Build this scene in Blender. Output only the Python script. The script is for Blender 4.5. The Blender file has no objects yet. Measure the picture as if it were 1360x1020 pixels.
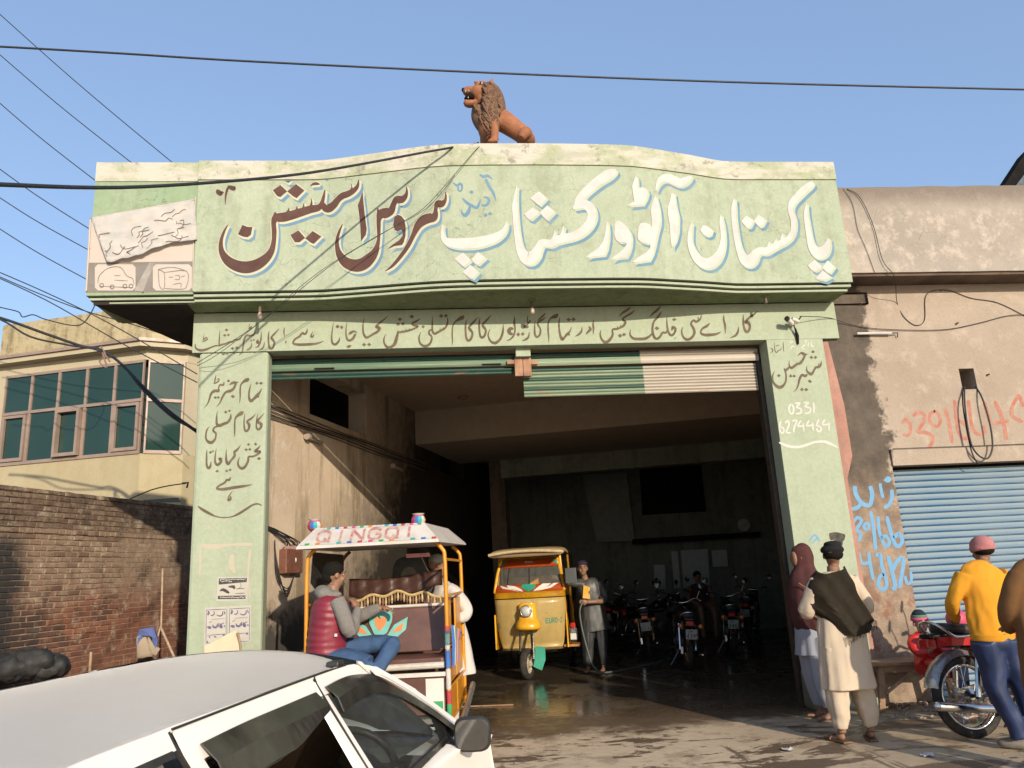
import bpy, bmesh, math, random
from mathutils import Vector, Matrix, noise
from mathutils.geometry import tessellate_polygon
R = math.radians
random.seed(7)
S = bpy.context.scene
COL = S.collection
# ---------------------------------------------------------------- camera
PITCH, ROLL, YAW = R(13.75), R(-3.05), R(6.08)
FPX, PW, PH = 1020.0, 1360.0, 1020.0
CAM = Vector((0, -8.4, 1.6))
_f = Vector((math.sin(YAW)*math.cos(PITCH), math.cos(YAW)*math.cos(PITCH), math.sin(PITCH)))
_r = Vector((math.cos(YAW), -math.sin(YAW), 0))
_u = _r.cross(_f)
CR = math.cos(ROLL)*_r + math.sin(ROLL)*_u
CU = -math.sin(ROLL)*_r + math.cos(ROLL)*_u
cd = bpy.data.cameras.new('camera'); cam = bpy.data.objects.new('camera', cd); COL.objects.link(cam)
cd.sensor_width = 36; cd.lens = 36*FPX/PW; cd.clip_start = 0.05; cd.clip_end = 3000
cam.matrix_world = Matrix(((CR.x, CU.x, -_f.x, CAM.x), (CR.y, CU.y, -_f.y, CAM.y), (CR.z, CU.z, -_f.z, CAM.z), (0, 0, 0, 1)))
S.camera = cam
# ---------------------------------------------------------------- light
SUN = Vector((-0.33, 1.0, -0.34)).normalized()      # direction the light travels
w = bpy.data.worlds.new('World'); S.world = w; w.use_nodes = True
nt = w.node_tree; bg = nt.nodes['Background']
sky = nt.nodes.new('ShaderNodeTexSky'); sky.sky_type = 'NISHITA'; sky.sun_disc = False
sky.sun_elevation = math.asin(-SUN.z); sky.sun_rotation = math.atan2(-SUN.x, -SUN.y)
sky.air_density = 1.0; sky.dust_density = 0.8; sky.ozone_density = 1.2; sky.altitude = 0
hz = nt.nodes.new('ShaderNodeMix'); hz.data_type = 'RGBA'; hz.inputs[0].default_value = 0.55     # even winter haze over the whole dome
hz.inputs[7].default_value = (1.08, 1.60, 2.7, 1); nt.links.new(sky.outputs[0], hz.inputs[6]); nt.links.new(hz.outputs[2], bg.inputs[0]); bg.inputs[1].default_value = 0.15
sl = bpy.data.lights.new('sun', 'SUN'); sl.energy = 3.0; sl.angle = R(0.6); sl.color = (1.0, 0.88, 0.70)
so = bpy.data.objects.new('sun', sl); COL.objects.link(so)
so.rotation_euler = SUN.to_track_quat('-Z', 'Y').to_euler(); so.location = (20, -40, 30)
S.view_settings.view_transform = 'Standard'; S.view_settings.look = 'None'
S.view_settings.gamma = 1; S.view_settings.use_curve_mapping = False
S.view_settings.exposure = 0.85
S.render.resolution_x = 1024; S.render.resolution_y = 768
S.render.engine = 'CYCLES'

# ---------------------------------------------------------------- unprojection: a pixel of the photograph to a point on a real plane
def ray(x, y): return _f*FPX + CR*(x-PW/2) + CU*(PH/2-y)
def onY(x, y, Y=0.0):
    d = ray(x, y); return CAM + d*((Y-CAM.y)/d.y)
def onZ(x, y, Z=0.0):
    d = ray(x, y); return CAM + d*((Z-CAM.z)/d.z)
def onP(x, y, P, n):
    d = ray(x, y); return CAM + d*((Vector(P)-CAM).dot(n)/d.dot(n))

# ---------------------------------------------------------------- materials
MATS = {}
class NB:
    def __init__(s, name):
        s.m = bpy.data.materials.new(name); s.m.use_nodes = True; s.t = s.m.node_tree
        s.p = s.t.nodes['Principled BSDF']; s.c = s.n('ShaderNodeTexCoord')
        s.vec = s.c.outputs['Object']
    def n(s, k, **kw):
        x = s.t.nodes.new(k)
        for a, b in kw.items(): setattr(x, a, b)
        return x
    def l(s, a, b): s.t.links.new(a, b)
    def map(s, scale=(1, 1, 1), loc=(0, 0, 0), rot=(0, 0, 0)):
        m = s.n('ShaderNodeMapping'); s.l(s.vec, m.inputs[0])
        m.inputs['Scale'].default_value = scale; m.inputs['Location'].default_value = loc; m.inputs['Rotation'].default_value = rot
        return m.outputs[0]
    def noise(s, scale, detail=6, rough=.6, vec=None, dist=0):
        x = s.n('ShaderNodeTexNoise'); s.l(vec or s.vec, x.inputs['Vector'])
        x.inputs['Scale'].default_value = scale; x.inputs['Detail'].default_value = detail
        x.inputs['Roughness'].default_value = rough; x.inputs['Distortion'].default_value = dist
        return x.outputs['Fac']
    def vor(s, scale, feature='DISTANCE_TO_EDGE', vec=None):
        x = s.n('ShaderNodeTexVoronoi', feature=feature); s.l(vec or s.vec, x.inputs['Vector']); x.inputs['Scale'].default_value = scale
        return x.outputs['Distance']
    def ramp(s, fac, a, b, lo=0.0, hi=1.0):
        x = s.n('ShaderNodeMapRange'); s.l(fac, x.inputs[0]); x.clamp = True
        x.inputs[1].default_value = a; x.inputs[2].default_value = b; x.inputs[3].default_value = lo; x.inputs[4].default_value = hi
        return x.outputs[0]
    def math(s, op, a, b=None):
        x = s.n('ShaderNodeMath', operation=op)
        for i, v in enumerate((a, b)):
            if v is None: continue
            if isinstance(v, (int, float)): x.inputs[i].default_value = v
            else: s.l(v, x.inputs[i])
        return x.outputs[0]
    def mix(s, fac, a, b, mode='MIX'):
        x = s.n('ShaderNodeMix', data_type='RGBA', blend_type=mode)
        if isinstance(fac, (int, float)): x.inputs[0].default_value = fac
        else: s.l(fac, x.inputs[0])
        for i, v in ((6, a), (7, b)):
            if isinstance(v, tuple): x.inputs[i].default_value = (*v[:3], 1)
            else: s.l(v, x.inputs[i])
        return x.outputs[2]
    def xyz(s, geo=False):
        x = s.n('ShaderNodeSeparateXYZ')
        s.l(s.vec, x.inputs[0]); return x.outputs
    def bump(s, h, strength=.3, dist=.01):
        b = s.n('ShaderNodeBump'); b.inputs['Strength'].default_value = strength; b.inputs['Distance'].default_value = dist
        s.l(h, b.inputs['Height']); s.l(b.outputs[0], s.p.inputs['Normal'])
    def out(s, col, rough=.8, metal=0, spec=.5):
        if isinstance(col, tuple): s.p.inputs['Base Color'].default_value = (*col[:3], 1)
        else: s.l(col, s.p.inputs['Base Color'])
        if isinstance(rough, (int, float)): s.p.inputs['Roughness'].default_value = rough
        else: s.l(rough, s.p.inputs['Roughness'])
        s.p.inputs['Metallic'].default_value = metal
        s.p.inputs['Specular IOR Level'].default_value = spec
        return s.m
def srgb(r, g, b):
    f = lambda v: (v/255/12.92) if v <= 10 else ((v/255+.055)/1.055)**2.4
    return (f(r), f(g), f(b))
def mat(name, c1, c2=None, scale=8, rough=.6, metal=0, bump=0, bscale=60, spec=.5, lo=.4, hi=.62, coat=0, wear=None):
    """plain material: colour c1 drifting to c2 with noise, fine bump, optional worn specks"""
    if name in MATS: return MATS[name]
    b = NB(name)
    if c2 is None: c2 = tuple(v*.72 for v in c1)
    n1 = b.noise(scale, 7, .65)
    col = b.mix(b.ramp(n1, lo, hi), c1, c2)
    if wear:
        n2 = b.noise(scale*2.3, 8, .75); col = b.mix(b.ramp(n2, wear[1], wear[1]+.05), col, wear[0])
    rg = b.ramp(b.noise(scale*1.7, 5), .3, .7, max(rough-.08, .02), min(rough+.1, 1))
    if bump: b.bump(b.noise(bscale, 6, .7), bump, .004)
    m = b.out(col, rg, metal, spec)
    if coat: b.p.inputs['Coat Weight'].default_value = coat; b.p.inputs['Coat Roughness'].default_value = .08
    MATS[name] = m
    return m
def glass(name, tint=(.9, .95, .95), rough=.02, alpha=.25, spec=.8, ior=1.32):
    """thin tinted pane: mirror-like reflection over a see-through tint"""
    if name in MATS: return MATS[name]
    b = NB(name); t = b.t
    tr = b.n('ShaderNodeBsdfTransparent'); tr.inputs[0].default_value = (*tint, 1)
    mx = b.n('ShaderNodeMixShader'); fr = b.n('ShaderNodeFresnel'); fr.inputs[0].default_value = ior
    gl = b.n('ShaderNodeBsdfGlossy'); gl.inputs['Roughness'].default_value = rough; gl.inputs[0].default_value = (1, 1, 1, 1)
    df = b.n('ShaderNodeBsdfDiffuse'); df.inputs[0].default_value = (.35, .33, .3, 1)
    m2 = b.n('ShaderNodeMixShader')
    dust = b.ramp(b.noise(14, 6, .7), .35, .7, alpha*.5, alpha)
    b.l(dust, m2.inputs[0]); b.l(tr.outputs[0], m2.inputs[1]); b.l(df.outputs[0], m2.inputs[2])
    b.l(b.math('ADD', fr.outputs[0], .01), mx.inputs[0]); b.l(m2.outputs[0], mx.inputs[1]); b.l(gl.outputs[0], mx.inputs[2])
    o = [n for n in t.nodes if n.type == 'OUTPUT_MATERIAL'][0]
    b.l(mx.outputs[0], o.inputs[0]); MATS[name] = b.m
    return b.m

# ---------------------------------------------------------------- mesh helpers
def link(name, me, parent=None):
    o = bpy.data.objects.new(name, me); COL.objects.link(o)
    if parent is not None: o.parent = parent
    return o
def world_of(o):
    M = Matrix.Identity(4)
    while o is not None:
        M = Matrix.LocRotScale(o.location, o.rotation_euler, o.scale) @ M; o = o.parent
    return M
def ob(name, bm, m, parent=None, smooth=False, local=False, bevel=0, kind=None, label=None):
    """bmesh -> object; geometry written in world coordinates is brought into the parent's frame unless local"""
    if parent is not None and not local: bm.transform(world_of(parent).inverted())
    bmesh.ops.recalc_face_normals(bm, faces=bm.faces[:])
    me = bpy.data.meshes.new(name); bm.to_mesh(me); bm.free()
    if smooth:
        for p in me.polygons: p.use_smooth = True
    if isinstance(m, (list, tuple)):
        for q in m: me.materials.append(q)
    elif m: me.materials.append(m)
    o = link(name, me, parent)
    if bevel:
        md = o.modifiers.new('bevel', 'BEVEL'); md.width = bevel; md.segments = 2; md.limit_method = 'ANGLE'; md.angle_limit = R(40)
    if kind: o['kind'] = kind
    if label: o['label'] = label
    return o
def tag(o, label, cat, group=None):
    o['label'] = label; o['category'] = cat
    if group: o['group'] = group
    return o
def thing(name, label, cat, loc=(0, 0, 0), rz=0, group=None):
    o = bpy.data.objects.new(name, None); COL.objects.link(o); o.empty_display_size = .1
    o.location = loc; o.rotation_euler = (0, 0, rz)
    return tag(o, label, cat, group)
def struct(o): o['kind'] = 'structure'; return o
def copy_tree(o, parent=None):
    c = o.copy(); COL.objects.link(c)
    if parent is not None: c.parent = parent
    for ch in [k for k in bpy.data.objects if k.parent == o]: copy_tree(ch, c)
    return c
def B(): return bmesh.new()
def box(bm, a, b, M=None):
    x0, y0, z0 = a; x1, y1, z1 = b
    v = [bm.verts.new(Vector(p) if M is None else M @ Vector(p)) for p in
         ((x0, y0, z0), (x1, y0, z0), (x1, y1, z0), (x0, y1, z0), (x0, y0, z1), (x1, y0, z1), (x1, y1, z1), (x0, y1, z1))]
    for q in ((0, 3, 2, 1), (4, 5, 6, 7), (0, 1, 5, 4), (1, 2, 6, 5), (2, 3, 7, 6), (3, 0, 4, 7)):
        bm.faces.new([v[i] for i in q])
    return bm
def quad(bm, pts):
    bm.faces.new([bm.verts.new(Vector(p)) for p in pts]); return bm
def cat(pts, n=6, closed=False):
    """Catmull-Rom through tuples of any length"""
    P = [tuple(p) for p in pts]; k = len(P); out = []
    if k < 3 and not closed: 
        a, b = P[0], P[-1]; return [tuple(a[j]+(b[j]-a[j])*i/n for j in range(len(a))) for i in range(n+1)]
    segs = k if closed else k-1
    for i in range(segs):
        g = (lambda j: P[j % k]) if closed else (lambda j: P[max(0, min(k-1, j))])
        a, b, c, d = g(i-1), g(i), g(i+1), g(i+2)
        for s in range(n):
            t = s/n
            out.append(tuple(.5*(2*b[j]+(c[j]-a[j])*t+(2*a[j]-5*b[j]+4*c[j]-d[j])*t*t+(3*b[j]-a[j]-3*c[j]+d[j])*t**3) for j in range(len(b))))
    if not closed: out.append(P[-1])
    return out
def loft(bm, rings, cap=True, closed=True):
    vs = [[bm.verts.new(Vector(p)) for p in r] for r in rings]
    n = len(vs[0])
    for a, b in zip(vs, vs[1:]):
        for i in range(n if closed else n-1):
            j = (i+1) % n
            bm.faces.new((a[i], a[j], b[j], b[i]))
    if cap and closed:
        bm.faces.new(vs[0][::-1]); bm.faces.new(vs[-1])
    return bm
def tube(bm, pts, r, seg=8, smooth=0, cap=True):
    P = [Vector(p) for p in pts]
    rr = [r]*len(P) if isinstance(r, (int, float)) else list(r)
    if smooth:
        Q = cat([(*p, q) for p, q in zip(P, rr)], smooth); P = [Vector(q[:3]) for q in Q]; rr = [q[3] for q in Q]
    T = []
    for i in range(len(P)):
        d = P[min(i+1, len(P)-1)]-P[max(i-1, 0)]
        T.append(d.normalized() if d.length > 1e-9 else Vector((0, 0, 1)))
    up = Vector((0, 0, 1)) if abs(T[0].z) < .9 else Vector((1, 0, 0))
    x = T[0].cross(up).normalized(); rings = []
    for p, t, q in zip(P, T, rr):
        x = (x - t*x.dot(t)).normalized(); y = t.cross(x)
        rings.append([p+(x*math.cos(2*math.pi*k/seg)+y*math.sin(2*math.pi*k/seg))*q for k in range(seg)])
    return loft(bm, rings, cap)
def lathe(bm, prof, seg=20, M=None):
    """prof: (radius, height) pairs about local z"""
    M = M or Matrix.Identity(4); rings = []
    for r, z in prof:
        rings.append([M @ Vector((max(r, 1e-4)*math.cos(2*math.pi*k/seg), max(r, 1e-4)*math.sin(2*math.pi*k/seg), z)) for k in range(seg)])
    return loft(bm, rings)
def ell(bm, c, r, M=None, u=14, v=9):
    rings = []
    for i in range(v+1):
        a = math.pi*i/v; s = max(math.sin(a), .02)
        rings.append([(Vector(c) + (M or Matrix.Identity(3)) @ Vector((r[0]*s*math.cos(2*math.pi*k/u), r[1]*s*math.sin(2*math.pi*k/u), -r[2]*math.cos(a)))) for k in range(u)])
    return loft(bm, rings)
def prism(bm, poly, fn, d0, d1):
    """poly: 2-D outline, fn(u, v, d) -> point; closed solid between depths"""
    a = [bm.verts.new(fn(u, v, d0)) for u, v in poly]; b = [bm.verts.new(fn(u, v, d1)) for u, v in poly]
    n = len(poly)
    for i in range(n): bm.faces.new((a[i], a[(i+1) % n], b[(i+1) % n], b[i]))
    for tri in tessellate_polygon([[Vector((u, v, 0)) for u, v in poly]]):
        try:
            bm.faces.new([a[i] for i in tri]); bm.faces.new([b[i] for i in tri][::-1])
        except ValueError: pass
    return bm
def rotz(a, loc=(0, 0, 0)): return Matrix.Translation(loc) @ Matrix.Rotation(a, 4, 'Z')
def interp(tab, x):
    if x <= tab[0][0]: return tab[0][1]
    for (a, fa), (b, fb) in zip(tab, tab[1:]):
        if x <= b: return fa+(fb-fa)*(x-a)/(b-a)
    return tab[-1][1]
# ================================================================ colours of real surfaces
def plaster(name, base, alt, dirt, dirt_amt=.5, crack=True, scale=1.2, bumpk=.25, rough=.85, streak=True):
    if name in MATS: return MATS[name]
    b = NB(name)
    n1 = b.noise(scale, 9, .62); n2 = b.noise(scale*5, 8, .7); n3 = b.noise(scale*22, 6, .7)
    c = b.mix(b.ramp(n1, .35, .65), base, alt)
    c = b.mix(b.ramp(n3, .35, .75, 0, .35), c, dirt)
    if streak:
        st = b.noise(1.0, 7, .7, b.map((5.5, 5.5, .55)))
        c = b.mix(b.ramp(b.math('MULTIPLY', st, b.ramp(n2, .3, .6, .6, 1.1)), .42, .68, 0, dirt_amt), c, dirt)
    if crack:
        vn = b.n('ShaderNodeVectorMath', operation='ADD'); nn = b.n('ShaderNodeTexNoise'); nn.inputs['Scale'].default_value = 2.5; nn.inputs['Detail'].default_value = 5
        b.l(b.vec, nn.inputs['Vector']); sc = b.n('ShaderNodeVectorMath', operation='SCALE'); sc.inputs['Scale'].default_value = .5
        b.l(nn.outputs['Color'], sc.inputs[0]); b.l(b.vec, vn.inputs[0]); b.l(sc.outputs[0], vn.inputs[1])
        v = b.vor(2.6, vec=vn.outputs[0]); line = b.ramp(v, .0, .007, 1, 0)
        line = b.math('MULTIPLY', line, b.ramp(b.noise(1.1, 3), .45, .58, 0, .6))
        c = b.mix(line, c, tuple(q*.35 for q in dirt))
    gr = b.noise(1.0, 5, .6, b.map((1.3, 1.3, .18)))
    c = b.mix(b.ramp(gr, .55, .75, 0, .22), c, dirt); sp = b.vor(9, 'F1'); c = b.mix(b.math('MULTIPLY', b.ramp(sp, .05, .08, 1, 0), b.ramp(n1, .5, .6, 0, .6)), c, dirt)
    b.bump(b.math('ADD', n3, n2), bumpk, .006)
    MATS[name] = b.out(c, b.ramp(n2, .3, .7, rough-.1, rough+.08), 0, .3)
    return MATS[name]
GREEN = (.43, .50, .285); GREEN2 = (.37, .46, .25); GREEND = (.16, .21, .10)
m_fascia = plaster('pale green sign paint', (.36, .405, .305), (.32, .37, .27), (.17, .18, .12), .38, scale=1.6)
m_green = plaster('pale green wall paint', (.345, .385, .29), (.315, .36, .26), (.17, .19, .12), .2, crack=False, scale=1.1, bumpk=.12)
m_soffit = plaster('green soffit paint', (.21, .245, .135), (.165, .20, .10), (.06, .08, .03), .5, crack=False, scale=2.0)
m_sidebox = plaster('faded box paint', (.27, .345, .235), (.23, .32, .20), (.16, .18, .1), .4, scale=1.5)
def band_mat():
    b = NB('peeling band paint')
    n1 = b.noise(1.4, 9, .7, b.map((1.2, 1.2, 3))); n2 = b.noise(7, 9, .75); n3 = b.noise(45, 5, .7)
    c = b.mix(b.ramp(n1, .44, .56), (.47, .44, .38), (.32, .345, .23))
    c = b.mix(b.ramp(n2, .55, .62), c, (.46, .42, .37)); c = b.mix(b.ramp(n2, .38, .45, .8, 0), c, (.20, .19, .155))
    c = b.mix(b.ramp(b.noise(2.2, 6, .6, b.map((1, 1, 4), (3, 1, 2))), .53, .64, 0, .7), c, (.34, .34, .27))
    b.bump(b.math('ADD', n2, n3), .4, .008)
    return b.out(c, .88, 0, .3)
m_band = band_mat()
def brown_wall_mat():
    b = NB('stained tan plaster'); gp = b.n('ShaderNodeNewGeometry'); b.vec = gp.outputs['Position']; x, y, z = b.xyz()
    n1 = b.noise(1.0, 9, .65); n2 = b.noise(5, 9, .72); n3 = b.noise(35, 6, .7)
    c = b.mix(b.ramp(n1, .35, .65), (.345, .28, .225), (.285, .228, .18))
    c = b.mix(b.ramp(n2, .52, .66, 0, .6), c, (.42, .35, .29)); c = b.mix(b.ramp(n3, .3, .5, .35, 0), c, (.2, .16, .12))
    # water stain down the corner strip between the green front and the shop
    edge = b.math('ADD', x, b.math('MULTIPLY', b.math('SUBTRACT', n2, .5), .7))
    edge = b.math('ADD', edge, b.math('MULTIPLY', b.math('SUBTRACT', n1, .5), .5))
    low = b.ramp(z, 1.5, 2.4, 0, 1)
    st = b.math('MULTIPLY', b.ramp(edge, 5.24, 5.32, 1, 0), low)
    c = b.mix(b.math('MULTIPLY', st, .92), c, b.mix(b.ramp(n2, .35, .65), (.045, .036, .03), (.10, .08, .062)))
    lw = b.math('MULTIPLY', b.ramp(x, 5.35, 5.4, 1, 0), b.ramp(z, 2.0, 2.6, 1, 0))
    c = b.mix(b.math('MULTIPLY', lw, .75), c, b.mix(b.ramp(n2, .42, .58), (.16, .115, .085), (.30, .215, .15)))
    rust = b.math('MULTIPLY', b.ramp(b.noise(3.1, 8, .75), .5, .6), b.ramp(z, 1.0, 1.8, 1, 0))
    c = b.mix(b.math('MULTIPLY', rust, .7), c, (.17, .07, .04))
    b.bump(b.math('ADD', n2, n3), .5, .01)
    return b.out(c, .9, 0, .25)
m_brown = brown_wall_mat()
def parapet_mat():
    b = NB('weathered parapet plaster'); gp = b.n('ShaderNodeNewGeometry'); b.vec = gp.outputs['Position']; x, y, z = b.xyz()
    n1 = b.noise(1.3, 9, .68); n2 = b.noise(6, 9, .75); n3 = b.noise(40, 6, .7)
    c = b.mix(b.ramp(n1, .38, .6), (.34, .295, .25), (.275, .24, .205)); c = b.mix(b.ramp(n2, .5, .62, 0, .8), c, (.44, .38, .32))
    t = b.math('ADD', z, b.math('MULTIPLY', n2, .55)); c = b.mix(b.ramp(t, 5.92, 6.16, 0, .92), c, (.17, .14, .115))
    g = b.math('ADD', z, b.math('MULTIPLY', n2, .35)); c = b.mix(b.math('MULTIPLY', b.ramp(g, 5.1, 5.22, 1, 0), b.ramp(n1, .48, .6, 0, .75)), c, (.30, .27, .24))
    c = b.mix(b.ramp(n3, .26, .4, .5, 0), c, (.2, .16, .13))
    v = b.vor(1.7, vec=b.map((1, 1, 1))); c = b.mix(b.math('MULTIPLY', b.ramp(v, 0, .004, 1, 0), b.ramp(n1, .5, .56, 0, .8)), c, (.14, .1, .08))
    b.bump(b.math('ADD', n2, n3), .5, .012)
    return b.out(c, .9, 0, .25)
m_parapet = parapet_mat()
def garage_wall_mat():
    b = NB('damp peeling garage wall'); x, y, z = b.xyz()
    n1 = b.noise(1.0, 9, .65); n2 = b.noise(4.5, 9, .75); n3 = b.noise(30, 6, .7)
    c = b.mix(b.ramp(n1, .35, .65), (.54, .43, .32), (.44, .34, .245)); c = b.mix(b.ramp(n2, .55, .63, 0, .8), c, (.54, .47, .39))
    c = b.mix(b.ramp(b.noise(1.0, 8, .7, b.map((2.5, 2.5, .35))), .5, .62, 0, .75), c, (.19, .14, .075))
    # soot and grease rise with depth into the garage and near the floor
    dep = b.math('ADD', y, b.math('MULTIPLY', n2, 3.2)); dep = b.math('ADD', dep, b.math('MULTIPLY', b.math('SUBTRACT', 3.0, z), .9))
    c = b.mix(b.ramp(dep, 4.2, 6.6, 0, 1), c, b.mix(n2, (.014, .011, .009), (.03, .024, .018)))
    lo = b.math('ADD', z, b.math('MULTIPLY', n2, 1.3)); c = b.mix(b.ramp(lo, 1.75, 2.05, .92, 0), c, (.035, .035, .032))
    b.bump(b.math('ADD', n2, n3), .6, .012)
    return b.out(c, .85, 0, .3)
m_gwall = garage_wall_mat()
def ceil_mat():
    b = NB('garage ceiling greyer inward'); x, y, z = b.xyz()
    n1 = b.noise(.8, 8, .6); n2 = b.noise(6, 8, .7)
    c = b.mix(n1, (.50, .365, .26), (.39, .285, .2)); c = b.mix(b.ramp(n2, .4, .7, 0, .5), c, (.30, .22, .15))
    c = b.mix(b.ramp(y, 2.5, 9.5), c, (.26, .25, .21))  # ceiling colour turns darker and greyer with depth into the bay
    b.bump(n2, .3, .01)
    return b.out(c, .9, 0, .2)
m_ceil = ceil_mat()
m_back = plaster('sooty back wall', (.23, .235, .20), (.18, .185, .16), (.05, .05, .045), .5, crack=False)
m_black = mat('flat black', (.010, .009, .008), (.018, .016, .014), 3, .95, spec=.1)  # plain black, also painted where gaps and recesses lie in shade
def ground_mat(name, wetbias):
    b = NB(name); x, y, z = b.xyz()
    n0 = b.noise(.55, 7, .6); n1 = b.noise(1.5, 9, .66, dist=.6); n2 = b.noise(9, 8, .7); n3 = b.noise(70, 5, .7)
    c = b.mix(b.ramp(n2, .35, .65), (.57, .44, .29), (.47, .355, .23)); c = b.mix(b.ramp(n3, .3, .7, 0, .35), c, (.58, .48, .36))
    c = b.mix(b.ramp(b.noise(2.7, 8, .7), .52, .6, 0, .5), c, (.2, .135, .085))
    # water: the wash floor, its front edge, splashes and tracks out on the apron
    ed = b.math('ADD', y, b.math('MULTIPLY', b.math('SUBTRACT', n1, .5), 1.7)); ed = b.math('ADD', ed, b.math('MULTIPLY', b.math('SUBTRACT', n2, .5), .5))
    wet = b.ramp(ed, -.42+wetbias, .08+wetbias)
    bl = b.noise(1.0, 7, .62, b.map((.85, 2.1, 1), (3.1, 4.4, 0)), .8)
    spl = b.ramp(b.math('ADD', bl, b.math('MULTIPLY', n2, .12)), .615, .635)
    tr = b.noise(1.0, 5, .6, b.map((2.6, .55, 1), (0, 0, 0), (0, 0, .5)), .4); spl = b.math('MAXIMUM', spl, b.ramp(tr, .62, .64, 0, .85))
    rg = b.ramp(b.math('ADD', x, b.math('MULTIPLY', n1, 1.4)), 3.0, 4.4, 0, .35); spl = b.math('MAXIMUM', spl, rg)
    s3 = b.ramp(b.noise(1.0, 8, .72, b.map((2.6, 5.5, 1), (7, 2, 0)), .5), .575, .60, 0, .95); spl = b.math('MAXIMUM', spl, s3)
    wet = b.math('MAXIMUM', wet, spl)
    dk = b.mix(b.ramp(n2, .3, .7), (.07, .045, .027), (.13, .085, .05))
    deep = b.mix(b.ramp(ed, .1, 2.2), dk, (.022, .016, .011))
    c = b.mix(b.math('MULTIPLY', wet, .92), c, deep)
    pud = b.math('MULTIPLY', b.ramp(ed, -.1, .9), b.ramp(b.noise(1.3, 6, .6), .36, .5))
    rgh = b.math('SUBTRACT', .9, b.math('MULTIPLY', wet, b.ramp(n2, .3, .7, .25, .45))); rgh = b.math('SUBTRACT', rgh, b.math('MULTIPLY', pud, .38))
    hgt = b.math('MULTIPLY', b.math('ADD', n2, n3), b.math('SUBTRACT', 1, b.math('MULTIPLY', pud, .93)))
    b.bump(hgt, .3, .005)
    m = b.out(c, b.math('MAXIMUM', rgh, .05), 0, .5)
    return m
# ================================================================ ground and sky-side setting
bm = B(); quad(bm, ((-400, -400, 0), (400, -400, 0), (400, 400, 0), (-400, 400, 0)))
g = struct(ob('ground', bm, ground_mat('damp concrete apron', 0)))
# ================================================================ the workshop building
WS = thing('workshop_building', 'pale green auto workshop front with a bowed hand-painted sign band over one wide open bay', 'building')
TH = R(18); Dv = Vector((math.sin(TH), math.cos(TH), 0)); Uv = Vector((math.cos(TH), -math.sin(TH), 0)); O0 = Vector((-2.05, .3, 0))
def G(u, v, z): return O0+Uv*u+Dv*v+Vector((0, 0, z))
def gbox(bm, a, b):
    M = Matrix(((Uv.x, Dv.x, 0, O0.x), (Uv.y, Dv.y, 0, O0.y), (0, 0, 1, 0), (0, 0, 0, 1)))
    return box(bm, a, b, M)
# bow of the sign band, read off the parapet line
BOW = [(-2.51, -.42), (-1.3, -.42), (-1.13, -.435), (-.98, -.47), (-.55, -.58), (-.13, -.69), (.06, -.73), (.26, -.755), (.62, -.772), (1.25, -.78), (1.98, -.768), (2.3, -.75), (2.47, -.72), (2.64, -.675), (3.08, -.56), (3.36, -.47), (3.5, -.435), (3.7, -.42), (4.9, -.42)]
def Yf(x): return -.42+(interp(BOW, x)+.42)*.68
def rise(x): return (-.42-interp(BOW, x))/.36
NX = [-2.51+(4.9+2.51)*i/90 for i in range(91)]
def bow_slab(bm, z0, z1, inset, x0=-2.51, x1=4.9, back=-.02):
    xs = [x for x in NX if x0 < x < x1]; xs = [x0]+xs+[x1]
    up = lambda x, z: z+rise(x)*(.085 if z > 6.1 else .05 if z > 5.9 else 0)
    rings = [[(x, Yf(x)+inset, up(x, z0)), (x, Yf(x)+inset, up(x, z1)), (x, back, up(x, z1)), (x, back, up(x, z0))] for x in xs]
    return loft(bm, rings)
ob('sign_panel', bow_slab(B(), 4.675, 5.985, 0), m_fascia, WS)
ob('coping_band', bow_slab(B(), 5.985, 6.215, -.016), m_band, WS)
m_groove = mat('groove painted shade-dark', (.028, .032, .018), (.015, .017, .01), 6, .95)  # green-black colour paints the shade of the grooves under the sign
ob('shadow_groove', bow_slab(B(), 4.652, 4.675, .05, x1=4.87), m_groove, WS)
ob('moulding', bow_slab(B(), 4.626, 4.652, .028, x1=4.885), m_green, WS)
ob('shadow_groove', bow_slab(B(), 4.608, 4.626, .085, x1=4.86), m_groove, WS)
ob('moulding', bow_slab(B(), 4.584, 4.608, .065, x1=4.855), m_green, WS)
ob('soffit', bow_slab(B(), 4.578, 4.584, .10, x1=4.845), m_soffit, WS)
# side box on the left with the torn banner
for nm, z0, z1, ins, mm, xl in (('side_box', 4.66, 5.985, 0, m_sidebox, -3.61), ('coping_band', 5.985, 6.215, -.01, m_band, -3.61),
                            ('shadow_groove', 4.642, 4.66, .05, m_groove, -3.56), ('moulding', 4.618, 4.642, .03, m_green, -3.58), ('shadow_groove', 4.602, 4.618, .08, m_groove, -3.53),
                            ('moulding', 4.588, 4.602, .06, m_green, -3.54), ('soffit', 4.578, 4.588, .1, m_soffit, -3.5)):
    bm = box(B(), (xl, -.385+ins, z0), (-2.512, .3, z1)); ob(nm, bm, mm, WS)
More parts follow.
